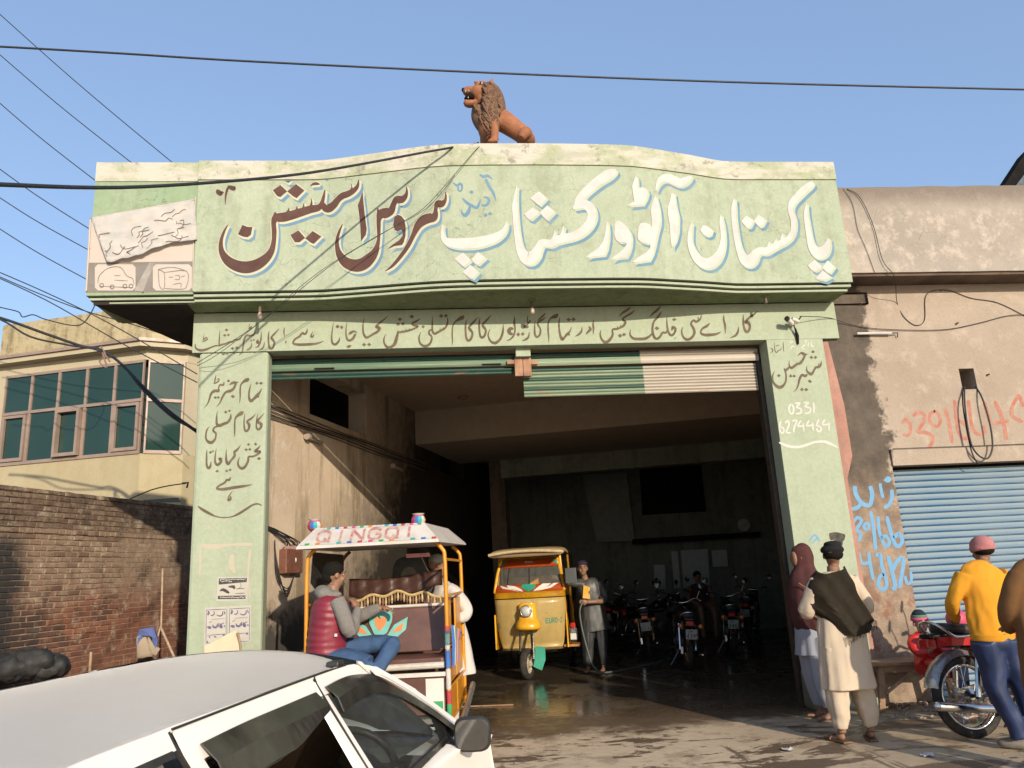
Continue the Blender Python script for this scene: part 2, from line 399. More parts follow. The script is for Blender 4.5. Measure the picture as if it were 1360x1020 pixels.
# header beam and the two piers
bm = box(B(), (-2.62, 0, 4.12), (4.87, .2, 4.575)); ob('header_beam', bm, m_green, WS, bevel=.004)
bm = box(B(), (-2.545, 0, 0), (-1.80, .22, 4.12)); ob('pier', bm, m_green, WS, bevel=.035)
bm = box(B(), (3.955, 0, 0), (4.655, .22, 4.12)); ob('pier', bm, m_green, WS, bevel=.006)
bm = box(B(), (3.92, -.03, 0), (4.3, .24, .42)); ob('pier_foot', bm, plaster('grimy pier foot', (.2, .2, .13), (.13, .12, .08), (.05, .045, .03), .6, crack=False), WS, bevel=.05)
bm = B(); prism(bm, [(4.655, .1), (4.655, 4.08), (4.72, 4.08), (4.80, 3.3), (4.80, 2.7), (4.70, 2.45), (4.7, .1)], lambda u, v, d: Vector((u, d, v)), .005, .12)
ob('pink_plaster_strip', bm, plaster('old pink plaster', (.40, .22, .17), (.34, .17, .13), (.15, .1, .08), .4, crack=False), WS)
# garage shell
def wall_with_holes(bm, us, zs, holes, v0, v1, F):
    """grid wall in a plane with rectangular holes; F(u, depth, z)"""
    for i in range(len(us)-1):
        for j in range(len(zs)-1):
            if (i, j) in holes: continue
            prism(bm, [(us[i], zs[j]), (us[i+1], zs[j]), (us[i+1], zs[j+1]), (us[i], zs[j+1])], lambda u, v, d: F(u, d, v), v0, v1)
    bmesh.ops.remove_doubles(bm, verts=bm.verts[:], dist=1e-4)
    inner = [f for f in bm.faces if sum(1 for g in bm.faces[:0]) > 0]
    return bm
bm = wall_with_holes(B(), [0.0, 1.42, 3.3, 7.0, 8.7, 12.4], [0, 3.62, 3.75, 4.15, 4.42, 4.57], {(1, 2), (1, 3), (3, 1), (3, 2)}, 0, -.3, lambda v, d, z: G(d, v, z))
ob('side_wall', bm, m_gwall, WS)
bm = B(); gbox(bm, (-1.1, 1.35, 3.65), (-.3, 1.42, 4.5)); gbox(bm, (-1.1, 3.3, 3.65), (-.3, 3.37, 4.5)); gbox(bm, (-1.1, 1.42, 3.68), (-.3, 3.3, 3.75)); gbox(bm, (-1.1, 1.42, 4.42), (-.3, 3.3, 4.5))
gbox(bm, (-1.16, 1.35, 3.65), (-1.1, 2.05, 4.5)); gbox(bm, (-1.16, 2.75, 3.65), (-1.1, 3.37, 4.5)); gbox(bm, (-1.16, 2.05, 4.3), (-1.1, 2.75, 4.5))
ob('window_reveal', bm, m_black, WS); bm = B(); gbox(bm, (-1.0, 6.9, 3.5), (-.95, 8.8, 4.3)); gbox(bm, (-.95, 6.9, 3.55), (-.3, 8.8, 3.62)); gbox(bm, (-.95, 6.95, 3.62), (-.3, 7.0, 4.2)); gbox(bm, (-.95, 8.7, 3.62), (-.3, 8.75, 4.2)); gbox(bm, (-.95, 6.9, 4.15), (-.3, 8.8, 4.2))
ob('window_reveal', bm, m_black, WS)
for k in range(9):
    v = 2.08+.08*k; bm = tube(B(), [G(-.98, v, 3.76), G(-.98, v, 4.12)], .008, 6); tube(bm, [G(-.98, v-.04, 4.12), G(-.98, v-.03, 4.19), G(-.98, v, 4.22), G(-.98, v+.03, 4.19), G(-.98, v+.04, 4.12)], .007, 5, 3)
    ob('grille_bar', bm, mat('old iron', (.06, .05, .05), (.1, .06, .04), 20, .6, .4), WS)
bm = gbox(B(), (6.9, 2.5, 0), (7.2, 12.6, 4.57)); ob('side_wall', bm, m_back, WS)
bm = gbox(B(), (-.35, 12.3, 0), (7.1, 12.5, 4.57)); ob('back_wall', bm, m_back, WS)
bm = box(B(), (4.3, .36, 0), (5.28, .45, 4.57)); ob('return_wall', bm, m_back, WS)
# ceiling, stepped beams, roof slab overhanging to the left
bm = B(); P = [G(-.3, -.1, 0), G(7.1, 2.2, 0), G(7.1, 5.55, 0), G(-.3, 5.55, 0)]
P = [Vector((-2.2, .16, 0)), Vector((5.4, .16, 0)), G(7.1, 2.0, 0), G(7.1, 5.55, 0), G(-.3, 5.55, 0)]
prism(bm, [(p.x, p.y) for p in P], lambda x, y, d: Vector((x, y, d)), 4.56, 4.7); ob('ceiling', bm, m_ceil, WS)
bm = gbox(B(), (-.02, 5.54, 3.95), (7.0, 8.42, 4.6)); ob('beam', bm, m_ceil, WS)
bm = gbox(B(), (.9, 8.4, 3.57), (7.0, 8.8, 4.5)); ob('beam', bm, plaster('grey green beam', (.27, .28, .22), (.2, .21, .165), (.05, .05, .04), .4, crack=False), WS)
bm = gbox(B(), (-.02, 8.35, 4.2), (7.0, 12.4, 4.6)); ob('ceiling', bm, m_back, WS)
bm = gbox(B(), (.62, 8.5, 0), (.95, 8.85, 4.2)); ob('column', bm, plaster('brown column', (.15, .115, .085), (.11, .08, .06), (.03, .02, .02), .5, crack=False), WS)
# roof slab with a broken left edge
edge = [Vector((-3.55, -.33, 0))+Dv*(k*.35)+Uv*(random.uniform(-.02, .05) if k > 2 else 0) for k in range(20)]
poly = [(p.x, p.y) for p in edge]+[(G(7.3, 12.6, 0).x, G(7.3, 12.6, 0).y), (G(7.3, 2.9, 0).x, G(7.3, 2.9, 0).y), (4.86, .1), (-2.6, .02), (-2.6, -.3)]
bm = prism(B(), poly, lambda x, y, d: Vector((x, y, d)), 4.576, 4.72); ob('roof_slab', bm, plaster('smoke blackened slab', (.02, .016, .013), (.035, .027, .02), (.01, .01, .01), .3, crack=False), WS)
# ---- rolled shutters under the header
def shutter_mat(name, base, alt, wearc, rust=.5):
    b = NB(name); st = b.noise(1, 8, .8, b.map((.9, 30, 60))); n2 = b.noise(2.2, 8, .7, b.map((1, 4, 5)))
    c = b.mix(b.ramp(st, .38, .6), base, alt); c = b.mix(b.ramp(st, .56, .66, 0, .8), c, wearc)
    c = b.mix(b.ramp(n2, .60, .66, 0, rust), c, (.28, .10, .04)); b.bump(st, .4, .003)
    MATS[name] = b.out(c, .55, .1, .4); return MATS[name]
m_sgreen = shutter_mat('worn green shutter paint', (.022, .075, .053), (.02, .055, .04), (.22, .25, .17))
m_sdark = shutter_mat('dark green shutter paint', (.012, .05, .036), (.01, .034, .026), (.10, .13, .10), .2)
m_swhite = shutter_mat('chalky shutter paint', (.40, .36, .30), (.28, .24, .195), (.48, .45, .39), .35)
m_spale = shutter_mat('faded pale green shutter paint', (.09, .16, .11), (.21, .24, .155), (.36, .36, .26), .5)
m_smid = shutter_mat('mid green shutter paint', (.055, .12, .08), (.13, .18, .115), (.26, .28, .19), .6)
SH = thing('rolled_shutter', 'green roller shutter rolled up under the left half of the header', 'roller shutter', (-.4, .27, 3.86), 0, 'shutters rolled up over the workshop bay')
def slat(parent, x0, x1, z0, z1, y, m, bulge=.012, name='slat', seg=5):
    rings = []
    prof = [(y+.006, z0)]+[(y-bulge*math.sin(math.pi*t/seg), z0+(z1-z0)*t/seg) for t in range(seg+1)]+[(y+.006, z1)]
    bm = loft(B(), [[(x0, a, b) for a, b in prof], [(x1, a, b) for a, b in prof]])
    return ob(name, bm, m, parent)
slat(SH, -1.84, 1.0, 4.02, 4.10, .25, m_sdark, .03); slat(SH, -1.84, 1.0, 3.945, 4.02, .22, m_smid, .01, 'bottom_rail'); slat(SH, -1.84, 1.02, 3.89, 3.943, .27, m_sdark, .012); slat(SH, -1.84, 1.02, 3.858, 3.888, .27, m_sgreen, .01)
for xx in (-1.33, .58): ob('handle', box(B(), (xx, .195, 3.955), (xx+.22, .215, 3.968)), m_black, SH)
SH2 = thing('rolled_shutter', 'half green, half chalk-white roller shutter hanging lower under the right half of the header', 'roller shutter', (2.5, .27, 3.56), 0, 'shutters rolled up over the workshop bay')
xm = onY(850, 480, .25).x
slat(SH2, 1.1, xm, 4.02, 4.10, .25, m_sdark, .03); slat(SH2, xm, 3.93, 4.02, 4.10, .25, m_swhite, .03)
slat(SH2, 1.1, xm, 3.93, 4.015, .22, m_spale, .01, 'bottom_rail'); slat(SH2, xm, 3.93, 3.93, 4.015, .22, m_swhite, .01, 'bottom_rail')
for k in range(9):
    z1 = 3.91-k*.038
    slat(SH2, 1.06, xm+.03, z1-.036, z1, .27, m_spale if k % 3 else m_sgreen, .012); slat(SH2, xm+.03, 3.9, z1-.036, z1, .27, m_swhite, .012)
BR = thing('shutter_post_bracket', 'rusty steel bracket between the two rolled shutters at the middle of the header', 'bracket', (1.05, .2, 3.8))
m_rust = mat('bare rusty steel', (.34, .19, .115), (.24, .12, .075), 9, .75, .2, .3, 50)
ob('plate', box(B(), (.955, .16, 3.80), (1.05, .21, 4.02)), m_rust, BR, bevel=.004); ob('plate', box(B(), (1.055, .165, 3.80), (1.15, .215, 4.02)), m_rust, BR, bevel=.004)
ob('ear', box(B(), (.87, .17, 3.95), (.953, .2, 3.995)), m_rust, BR); ob('ear', box(B(), (1.152, .17, 3.94), (1.23, .2, 3.985)), m_rust, BR)
ob('stem', box(B(), (.97, .1, 4.02), (1.14, .21, 4.118)), m_green, BR)
for xx in (-1.86, 3.94): ob('guide_rail', box(B(), (xx-.03, .24, 0), (xx+.03, .34, 4.1)), mat('dark steel channel', (.05, .045, .04), (.09, .06, .04), 12, .6, .5), WS)

# ================================================================ shop to the right
SP = thing('shop_building', 'tan plastered shop with a stained parapet and a blue shutter, right of the green workshop', 'building', (7.2, .05, 0))
xs = [4.655, 5.29, 6.35, 6.545, 10.5]; zs = [0, 2.57, 3.455, 3.715, 4.86]
bm = wall_with_holes(B(), xs, zs, {(1, 0), (2, 0), (3, 0), (2, 2)}, .05, .35, lambda x, d, z: Vector((x, d, z)))
ob('wall', bm, m_brown, SP)
bm = box(B(), (6.3, .36, 3.4), (6.6, .75, 3.78)); ob('vent_hole', bm, m_black, SP)
bm = B(); rings = []
for i in range(40):
    x = 4.90+i*.145; t = .012*noise.noise(Vector((x*3, 1, 0))); zt = 5.945+.012*(x-4.9)+t
    rings.append([(x, -.3, 4.835+.3*t), (x, -.3, zt), (x, -.05, zt+.01), (x, .3, zt), (x, .3, 4.835), (x, .0, 4.835)])
ob('parapet', loft(bm, rings), m_parapet, SP)
ob('soffit', box(B(), (4.9, -.27, 4.80), (10.5, .06, 4.833)), mat('dark soffit plaster', (.12, .08, .055), (.06, .04, .03), 3, .9), SP)
ob('lintel_lip', box(B(), (5.29, .02, 2.57), (10.5, .06, 2.76)), m_brown, SP)
def blue_mat():
    b = NB('sun-bleached blue slat paint'); x, y, z = b.xyz(); st = b.noise(1, 7, .75, b.map((1.0, 8, 30)))
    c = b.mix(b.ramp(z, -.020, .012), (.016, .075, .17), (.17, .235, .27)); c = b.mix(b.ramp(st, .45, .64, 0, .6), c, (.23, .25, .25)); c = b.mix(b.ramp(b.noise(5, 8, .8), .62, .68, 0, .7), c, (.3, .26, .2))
    return b.out(c, .55, 0, .4)
BS = thing('blue_roller_shutter', 'closed blue steel roller shutter of the tan shop on the right', 'roller shutter', (7.4, .2, 0))
mb = blue_mat(); P_ = .0745
prof = [(.01, -.036), (-.004, -.036), (-.018, -.030), (-.022, -.016), (-.018, .0), (-.008, .018), (0, .036), (.01, .036)]
me = None
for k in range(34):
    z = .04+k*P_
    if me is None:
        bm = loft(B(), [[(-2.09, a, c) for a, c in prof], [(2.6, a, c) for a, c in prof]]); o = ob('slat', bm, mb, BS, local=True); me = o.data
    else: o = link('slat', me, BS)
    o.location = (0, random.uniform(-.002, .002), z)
ob('shutter_box_shadow', box(B(), (5.29, .24, 2.5), (10.4, .34, 2.62)), m_black, BS)  # black strip painted in as the shade of the gap above the slats
# dark pitched shed roof peeping over the shop at the far right
RF = thing('far_roof', 'dark pitched roof edge rising behind the tan parapet at the right', 'roof', (12, 6, 0))
bm = B(); P = [onY(1330, 252, 5), onY(1362, 203, 5), onY(1500, 60, 5), onY(1560, 260, 5)]
prism(bm, [(p.x, p.z) for p in P], lambda x, z, d: Vector((x, d, z)), 5, 5.25); ob('roof_slope', bm, m_black, RF)
bm = B(); P = [onY(1345, 252, 4.9), onY(1368, 222, 4.9), onY(1500, 90, 4.9), onY(1540, 258, 4.9)]; prism(bm, [(p.x, p.z) for p in P], lambda x, z, d: Vector((x, d, z)), 4.9, 4.98); ob('gable_infill', bm, mat('grimy grey gable', (.10, .12, .13), (.05, .06, .06), 4, .9), RF)
bm = box(B(), (11.8, 4.98, 0), (14, 5.3, 6)); ob('wall', bm, m_back, RF)

# ================================================================ brick side wall
K = 1.37
A0 = CAM+(Vector((-4.207, -.492, 0))-Vector((CAM.x, CAM.y, 0)))*K; A0 = Vector((0, -8.4, 0))+(Vector((-4.207, -.492+8.4, 0)))*K
B0 = Vector((0, -8.4, 0))+(Vector((-3.294, 2.319+8.4, 0)))*K
BD = (B0-A0).normalized(); BN = Vector((BD.y, -BD.x, 0))           # BN faces the yard (right)
A1 = A0-BD*1.2; LW = (B0-A1).length+.5
def W(s, n, z): return A1+BD*s+BN*n+Vector((0, 0, z))
BW = thing('brick_wall', 'old soot-stained brick yard wall left of the green pier', 'wall', tuple(A1))
def brick_mat(name, tone):
    b = NB(name); gp = b.n('ShaderNodeNewGeometry'); oi = b.n('ShaderNodeObjectInfo'); b.vec = gp.outputs['Position']
    x, y, z = b.xyz(); n1 = b.noise(1.3, 8, .65); n2 = b.noise(9, 8, .75)
    rnd = b.noise(6.5, 2, .5) if tone else oi.outputs['Random']
    c = b.mix(b.ramp(rnd, .15, .85), (.23, .10, .062), (.11, .05, .038)); 
    up = b.math('ADD', z, b.math('MULTIPLY', b.math('SUBTRACT', n1, .5), .9))
    c = b.mix(b.ramp(up, 1.35, 1.85), c, b.mix(b.ramp(n2, .35, .65), (.27, .195, .14), (.185, .125, .088)))
    c = b.mix(b.ramp(z, 2.52, 2.58), c, b.mix(b.ramp(n2, .42, .6), (.10, .07, .05), (.22, .155, .11)))
    c = b.mix(b.ramp(b.noise(4.2, 8, .75), .53, .62, 0, .75), c, (.36, .29, .22)); c = b.mix(b.ramp(b.noise(2.6, 8, .7), .36, .46, .75, 0), c, (.06, .045, .038)); c = b.mix(b.ramp(rnd, .78, .9, 0, .6), c, (.10, .06, .045))
    # soot fans left by old fires against the wall
    s = b.math('ADD', b.math('MULTIPLY', b.math('SUBTRACT', n1, .5), 1.1), y)
    soot = b.math('MULTIPLY', b.ramp(s, 2.75, 3.05, 1, 0), b.ramp(z, 2.5, 2.3)); soot2 = b.math('MULTIPLY', b.ramp(s, 3.3, 3.7, .8, 0), b.ramp(z, 1.55, 1.35))
    c = b.mix(b.math('MAXIMUM', soot, soot2), c, (.035, .032, .032))
    b.bump(n2, .5, .008)
    return b.out(c, .92, 0, .2)
mbk = brick_mat('soot-stained brick', 0); mbk2 = brick_mat('soot-stained brick wall', 1)
def mortar():
    b = NB('crumbling mortar'); gp = b.n('ShaderNodeNewGeometry'); b.vec = gp.outputs['Position']; x, y, z = b.xyz(); n2 = b.noise(12, 8, .7)
    c = b.mix(n2, (.36, .25, .17), (.24, .16, .11)); c = b.mix(b.ramp(z, 2.5, 2.6), c, (.15, .105, .075)); c = b.mix(b.ramp(y, 2.7, 3.0, .8, 0), c, (.04, .035, .03)); b.bump(n2, .6, .01)
    return b.out(c, .95, 0, .2)
ob('wall_core', prism(B(), [(0, 0), (LW, 0), (LW, 3.06), (0, 3.06)], lambda s, z, n: W(s, n, z), -.24, -.0035), mortar(), BW)
bks = []; zc = .35; ci = 0
while zc < 3.02:
    hdr = abs(zc-2.505) < .04; L = .115 if hdr else .232; hgt = .066
    s = -(ci % 2)*L*.5+random.uniform(-.02, .02)
    while s < LW:
        l = L-.012+random.uniform(-.008, .008); s0 = max(s, 0); s1 = min(s+l, LW)
        if s1-s0 > .05: bks.append((s0, s1, zc, zc+hgt, hdr))
        s += L
    zc += .0785; ci += 1
def cam_d(b): return (W((b[0]+b[1])/2, 0, b[2])-CAM).length
vis = sorted([b for b in bks if b[0] > 1.15 and b[2] > .62], key=lambda b: cam_d(b)-(.5 if b[2] > 1 else 0)); near = set(vis[:298])
stuffbm = B(); meshes = {}
for b in bks:
    n = random.uniform(-.001, .008)+(.014 if b[4] else 0)+(.006 if random.random() < .1 else 0)
    if b in near:
        key = (round((b[1]-b[0])*100), random.randrange(4))
        if key not in meshes:
            l = key[0]/100; bm = B(); rr = [[(Vector((x+random.uniform(-.006, .006), y, z+random.uniform(-.005, .005)))) for x, z in ((-l/2, -.033), (l/2, -.033), (l/2, .033), (-l/2, .033))] for y in (.05, 0)]
            f2 = [Vector((p.x*(.93+random.uniform(-.03, .03)), -.007, p.z*(.74+random.uniform(-.08, .08)))) for p in rr[1]]; loft(bm, [rr[0], rr[1], f2])
            bmesh.ops.recalc_face_normals(bm, faces=bm.faces[:]); q = bpy.data.meshes.new('brick'); bm.to_mesh(q); bm.free(); q.materials.append(mbk); meshes[key] = q
        o = link('brick', meshes[key], BW); p = W((b[0]+b[1])/2, n, (b[2]+b[3])/2)-A1
        o.matrix_basis = Matrix.Translation(p) @ Matrix.Rotation(math.atan2(BD.y, BD.x), 4, 'Z') @ Matrix.Rotation(random.uniform(-.03, .03), 4, 'Y') @ Matrix.Rotation(random.uniform(-.04, .04), 4, 'X')
    else: prism(stuffbm, [(b[0], b[2]), (b[1], b[2]), (b[1], b[3]), (b[0], b[3])], lambda s, z, d: W(s, d, z), -.02, n)
ob('small_bricks', stuffbm, mbk2, BW, kind='stuff')
bm = B()
for k in range(60):
    s = k*LW/60; prism(bm, [(s, 3.03), (s+LW/60-.004, 3.03), (s+LW/60-.006, 3.065+random.uniform(0, .02)), (s+.005, 3.065+random.uniform(0, .02))], lambda s, z, n: W(s, n, z), -.25, random.uniform(.005, .02))
ob('coping_bricks', bm, mbk2, BW, kind='stuff')

# ================================================================ yellow house behind
ob('roof_parapet', gbox(B(), (-1.1, 1.2, 4.7), (-.95, 9.5, 6.35)), m_band, WS); ob('roof_room', gbox(B(), (-.9, 2.6, 4.7), (4.5, 7, 6.4)), m_band, WS)
HS = thing('yellow_house', 'cream and yellow two-storey house with a bay of green glass windows behind the brick wall', 'house', (-7.5, 8.5, 0))
HP = Vector((-6.05, 8.01, 0)); hU = Uv; hD = Dv
m_hy = plaster('ochre house paint', (.40, .345, .225), (.365, .31, .195), (.3, .22, .1), .25, crack=False); m_hc = plaster('cream house paint', (.43, .38, .28), (.39, .34, .235), (.35, .27, .16), .2, crack=False)
m_par = plaster('weathered ochre parapet', (.44, .37, .23), (.36, .30, .18), (.16, .12, .06), .8, crack=False, scale=1.5); m_alu = mat('anodised window frame', (.30, .22, .175), (.25, .18, .145), 3, .5, .1)
e2 = Vector((math.cos(R(22)), math.sin(R(22)), 0)); e3 = Vector((math.cos(R(50)), math.sin(R(58)), 0))
path = [HP-hU*3.75, HP, HP+e2*.82, HP+e2*.82+e3*3.2]
pl = [(p.x, p.y) for p in path]+[((path[3]+hD*6).x, (path[3]+hD*6).y), ((path[0]+hD*8).x, (path[0]+hD*8).y)]
def offs(poly, d):
    c = Vector((sum(p[0] for p in poly)/len(poly), sum(p[1] for p in poly)/len(poly)))
    return [tuple(c+(Vector(p)-c)*(1+d/(Vector(p)-c).length)) for p in poly]
ZW0, ZW1, ZC = 4.40, 6.40, 6.73
ob('lower_wall', prism(B(), pl, lambda x, y, d: Vector((x, y, d)), 0, ZW0-.02), m_hy, HS)
ob('lintel_band', prism(B(), pl, lambda x, y, d: Vector((x, y, d)), ZW1, ZC-.1), m_hc, HS)
ob('cornice', prism(B(), offs(pl, .28), lambda x, y, d: Vector((x, y, d)), ZC-.1, ZC), m_hc, HS); ob('cornice', prism(B(), offs(pl, .34), lambda x, y, d: Vector((x, y, d)), ZC+.003, ZC+.07), m_alu, HS)
ob('parapet', prism(B(), offs(pl, .02), lambda x, y, d: Vector((x, y, d)), ZC+.07, 7.62), m_par, HS)
ob('room_dark', prism(B(), offs(pl, -.25), lambda x, y, d: Vector((x, y, d)), ZW0, ZW1), mat('dim room', (.03, .05, .045), (.02, .03, .03), 1, .9), HS)
q = HP-hU*3.72; pl2 = [tuple((q-hU*6+hD*.45)[:2]), tuple((q+hD*.45)[:2]), tuple((q+hD*6)[:2]), tuple((q-hU*6+hD*6)[:2])]
ob('side_wing', prism(B(), pl2, lambda x, y, d: Vector((x, y, d)), 0, ZC-.1), m_hc, HS); ob('wing_cornice', prism(B(), offs(pl2, .15), lambda x, y, d: Vector((x, y, d)), ZC-.1, ZC+.05), m_alu, HS)
def pane_mat():
    b = NB('green tinted house glass'); n = b.noise(1.2, 4, .5); c = b.mix(n, (.012, .032, .028), (.018, .048, .038)); b.bump(b.noise(3, 2), .05, .01)
    return b.out(c, .06, 0, .45)
m_pane = pane_mat()
def window_bay(P0, e, L, cols, sash):
    nrm = Vector((e.y, -e.x, 0))
    F = lambda s, z, d: P0+e*s+nrm*d+Vector((0, 0, z)); zt = 5.52
    fr = lambda a, b, c, d, t0=-.02, t1=.03: ob('window_frame', prism(B(), [(a, c), (b, c), (b, d), (a, d)], F, t0, t1), m_alu, HS)
    w_ = L/cols
    fr(0, L, ZW0-.02, ZW0+.05); fr(0, L, ZW1-.06, ZW1); fr(0, L, zt-.03, zt+.035, -.015, .035)
    for k in range(cols+1): fr(max(k*w_-.035, 0), min(k*w_+.035, L), ZW0+.05, zt-.03, -.018, .028); fr(max(k*w_-.03, 0), min(k*w_+.03, L), zt+.035, ZW1-.06, -.018, .028)
    for k in range(cols):
        for z0, z1 in ((ZW0+.05, zt-.03), (zt+.035, ZW1-.06)):
            a, b_ = k*w_+.03, (k+1)*w_-.03; ob('pane', prism(B(), [(a, z0), (b_, z0), (b_, z1), (a, z1)], F, -.012, -.004), m_pane, HS)
        if k in sash:
            a, b_, c, d = k*w_+.05, (k+1)*w_-.05, ZW0+.06, zt-.05; off = .03 if k != 2 else .09
            bm = B(); 
            for r_ in (((a, c), (b_, c), (b_, c+.07), (a, c+.07)), ((a, d-.06), (b_, d-.06), (b_, d), (a, d)), ((a, c+.07), (a+.06, c+.07), (a+.06, d-.06), (a, d-.06)), ((b_-.06, c+.07), (b_, c+.07), (b_, d-.06), (b_-.06, d-.06))): prism(bm, list(r_), F, .005, .032+off)
            ob('sash', bm, m_alu, HS)
window_bay(HP-hU*3.52, hU, 3.5, 5, (0, 2, 4)); window_bay(HP+e2*.05, e2, .72, 1, ())
for p0, e, L in ((HP-hU*3.74, hU, .2), (HP+e2*.8, e3, .35)):
    nrm = Vector((e.y, -e.x, 0)); ob('corner_post', prism(B(), [(0, ZW0-.02), (L, ZW0-.02), (L, ZW1), (0, ZW1)], lambda s, z, d: p0+e*s+nrm*d+Vector((0, 0, z)), -.2, .0), m_hc, HS)
nrm = Vector((e3.y, -e3.x, 0)); p0 = HP+e2*.82; ob('flank_wall', prism(B(), [(.3, 3.0), (3.2, 3.0), (3.2, ZW1), (.3, ZW1)], lambda s, z, d: p0+e3*s+nrm*d+Vector((0, 0, z)), -.2, .002), m_hc, HS)
# ================================================================ hand-painted lettering: brush strokes laid on the real surfaces
def on_face(off):                                    # pixel -> point on the bowed sign face
    def f(x, y):
        Y = -.5
        for _ in range(6): Y = Yf(onY(x, y, Y).x)-off
        return onY(x, y, Y)
    return f
def on_wall(Y0): return lambda off: (lambda x, y: onY(x, y, Y0-off))
def stroke_strip(bm, pts, fn, n=5, dx=0, dy=0, dw=0):
    """pts: (x, y, width) along a brush stroke; ribbon with round-ish ends"""
    q = cat(pts, n); L = []; Rr = []
    for i, (x, y, wd) in enumerate(q):
        a = q[max(i-1, 0)]; b = q[min(i+1, len(q)-1)]; tx, ty = b[0]-a[0], b[1]-a[1]; l = math.hypot(tx, ty) or 1
        nx, ny = -ty/l, tx/l; h = max(wd, .15)/2+dw
        if i in (0, len(q)-1): h = max(h*.55, .08)
        L.append((x+nx*h+dx, y+ny*h+dy)); Rr.append((x-nx*h+dx, y-ny*h+dy))
    vl = [bm.verts.new(fn(*p)) for p in L]; vr = [bm.verts.new(fn(*p)) for p in Rr]
    for i in range(len(q)-1): bm.faces.new((vl[i], vl[i+1], vr[i+1], vr[i]))
def poly_patch(bm, pts, fn, dx=0, dy=0, grow=0):
    c = (sum(p[0] for p in pts)/len(pts), sum(p[1] for p in pts)/len(pts)); P = []
    for x, y in pts:
        l = math.hypot(x-c[0], y-c[1]) or 1; P.append((x+(x-c[0])/l*grow+dx, y+(y-c[1])/l*grow+dy))
    v = [bm.verts.new(fn(*p)) for p in P]
    for t in tessellate_polygon([[Vector((x, y, 0)) for x, y in P]]): bm.faces.new([v[i] for i in t])
def paint(word, ox, oy, k, surf, m, layers=None, parent=None, base=.0012, n=5):
    """word: list of strokes ('s', pts) / outlines ('p', pts) in zoomed pixels; (ox, oy, k) maps them back to the photograph"""
    for i, (mm, dx, dy, grow, name) in enumerate((layers or [])+[(m, 0, 0, 0, 'painted_word')]):
        bm = B()
        for j, st in enumerate(word):
            fn = surf(base+i*.0022+j*.00009)
            if st[0] == 's': stroke_strip(bm, [(ox+p[0]/k, oy+p[1]/k, p[2]/k) for p in st[1]], fn, n, dx, dy, grow)
            else: poly_patch(bm, [(ox+p[0]/k, oy+p[1]/k) for p in st[1]], fn, dx, dy, grow*1.2)
        ob(name, bm, mm, parent or WS)
def S_(*p): return ('s', list(p))
def D_(x, y, r, s=1.0, a=0):                          # rhombic dot
    return ('p', [(x+r*math.cos(a+t), y+r*s*math.sin(a+t)) for t in (0, math.pi/2, math.pi, 3*math.pi/2)])
def P_poly(*p): return ('p', list(p))
m_lw = mat('white sign lettering', (.50, .475, .45), (.43, .41, .385), 5, .8); m_lbr = mat('brown sign lettering', (.085, .036, .026), (.065, .028, .021), 6, .8)
m_lbl = mat('sky blue lettering shadow', (.105, .20, .29), (.14, .235, .30), 5, .85); m_lcr = mat('cream outline', (.45, .44, .33), (.42, .42, .31), 5, .85)
m_lcg = mat('pale green outline', (.40, .43, .32), (.36, .39, .29), 5, .85)
m_ldk = mat('dark brown wall lettering', (.095, .068, .045), (.13, .095, .065), 9, .85, lo=.45, hi=.6)
F_ = on_face
BRN = [(m_lcr, 0, 0, .9, 'letter_outline')]
Z = 6.8
# --- brown words (cream outline with a blue drop line below right)
def brown(word, ox, oy=225):
    paint(word, ox, oy, Z, F_, m_lbr, [(m_lbl, 4.2, 5.0, 1.3, 'letter_shadow'), (m_lcr, .9, 1.2, 1.9, 'letter_outline')])
brown([S_((155, 500, 8), (120, 560, 22), (92, 650, 34), (98, 740, 52), (150, 820, 82), (230, 868, 100), (320, 884, 108), (410, 862, 100), (490, 810, 82), (545, 740, 58), (568, 650, 42), (572, 560, 44), (568, 480, 46), (590, 440, 74), (660, 430, 84), (740, 410, 80), (820, 385, 76), (900, 360, 70), (970, 345, 60), (1000, 310, 40), (1020, 240, 26), (1030, 185, 10)),
       S_((1010, 300, 30), (1030, 345, 62), (1065, 350, 78), (1110, 320, 66), (1150, 270, 56), (1190, 238, 58), (1240, 220, 56), (1290, 190, 46), (1325, 150, 30), (1335, 92, 8)),
       S_((572, 470, 40), (580, 420, 40), (582, 385, 12)), S_((690, 400, 40), (700, 375, 24), (706, 348, 6)), S_((770, 380, 36), (778, 355, 20), (776, 332, 5)), S_((830, 365, 34), (838, 335, 18), (838, 306, 5)), S_((900, 350, 34), (910, 300, 16), (906, 262, 5)),
       S_((1245, 215, 30), (1272, 170, 14), (1270, 130, 4)),
       P_poly((245, 585), (285, 500), (330, 518), (376, 520), (362, 590), (332, 612), (290, 606)),
       P_poly((560, 188), (628, 140), (690, 198), (628, 250), (600, 240)), P_poly((690, 198), (770, 132), (846, 190), (775, 260), (740, 240)),
       P_poly((640, 60), (690, 20), (718, 8), (705, 60), (680, 62)), P_poly((670, 108), (725, 104), (700, 122)),
       P_poly((718, 592), (792, 550), (852, 618), (800, 658), (760, 658)), P_poly((852, 622), (920, 556), (1000, 606), (930, 672), (900, 660)),
       S_((900, 148, 6), (925, 132, 22), (955, 128, 26), (985, 134, 8)), S_((1000, 30, 20), (1020, 28, 24), (1015, 70, 6))], 280)
paint([S_((55, 180, 10), (65, 200, 44), (88, 220, 40), (100, 205, 20), (118, 212, 8)), S_((150, 155, 22), (185, 165, 40), (210, 175, 34), (215, 150, 12)), S_((155, 165, 24), (140, 210, 20), (132, 260, 14), (130, 320, 4))], 280, 225, Z, F_, m_lbr)
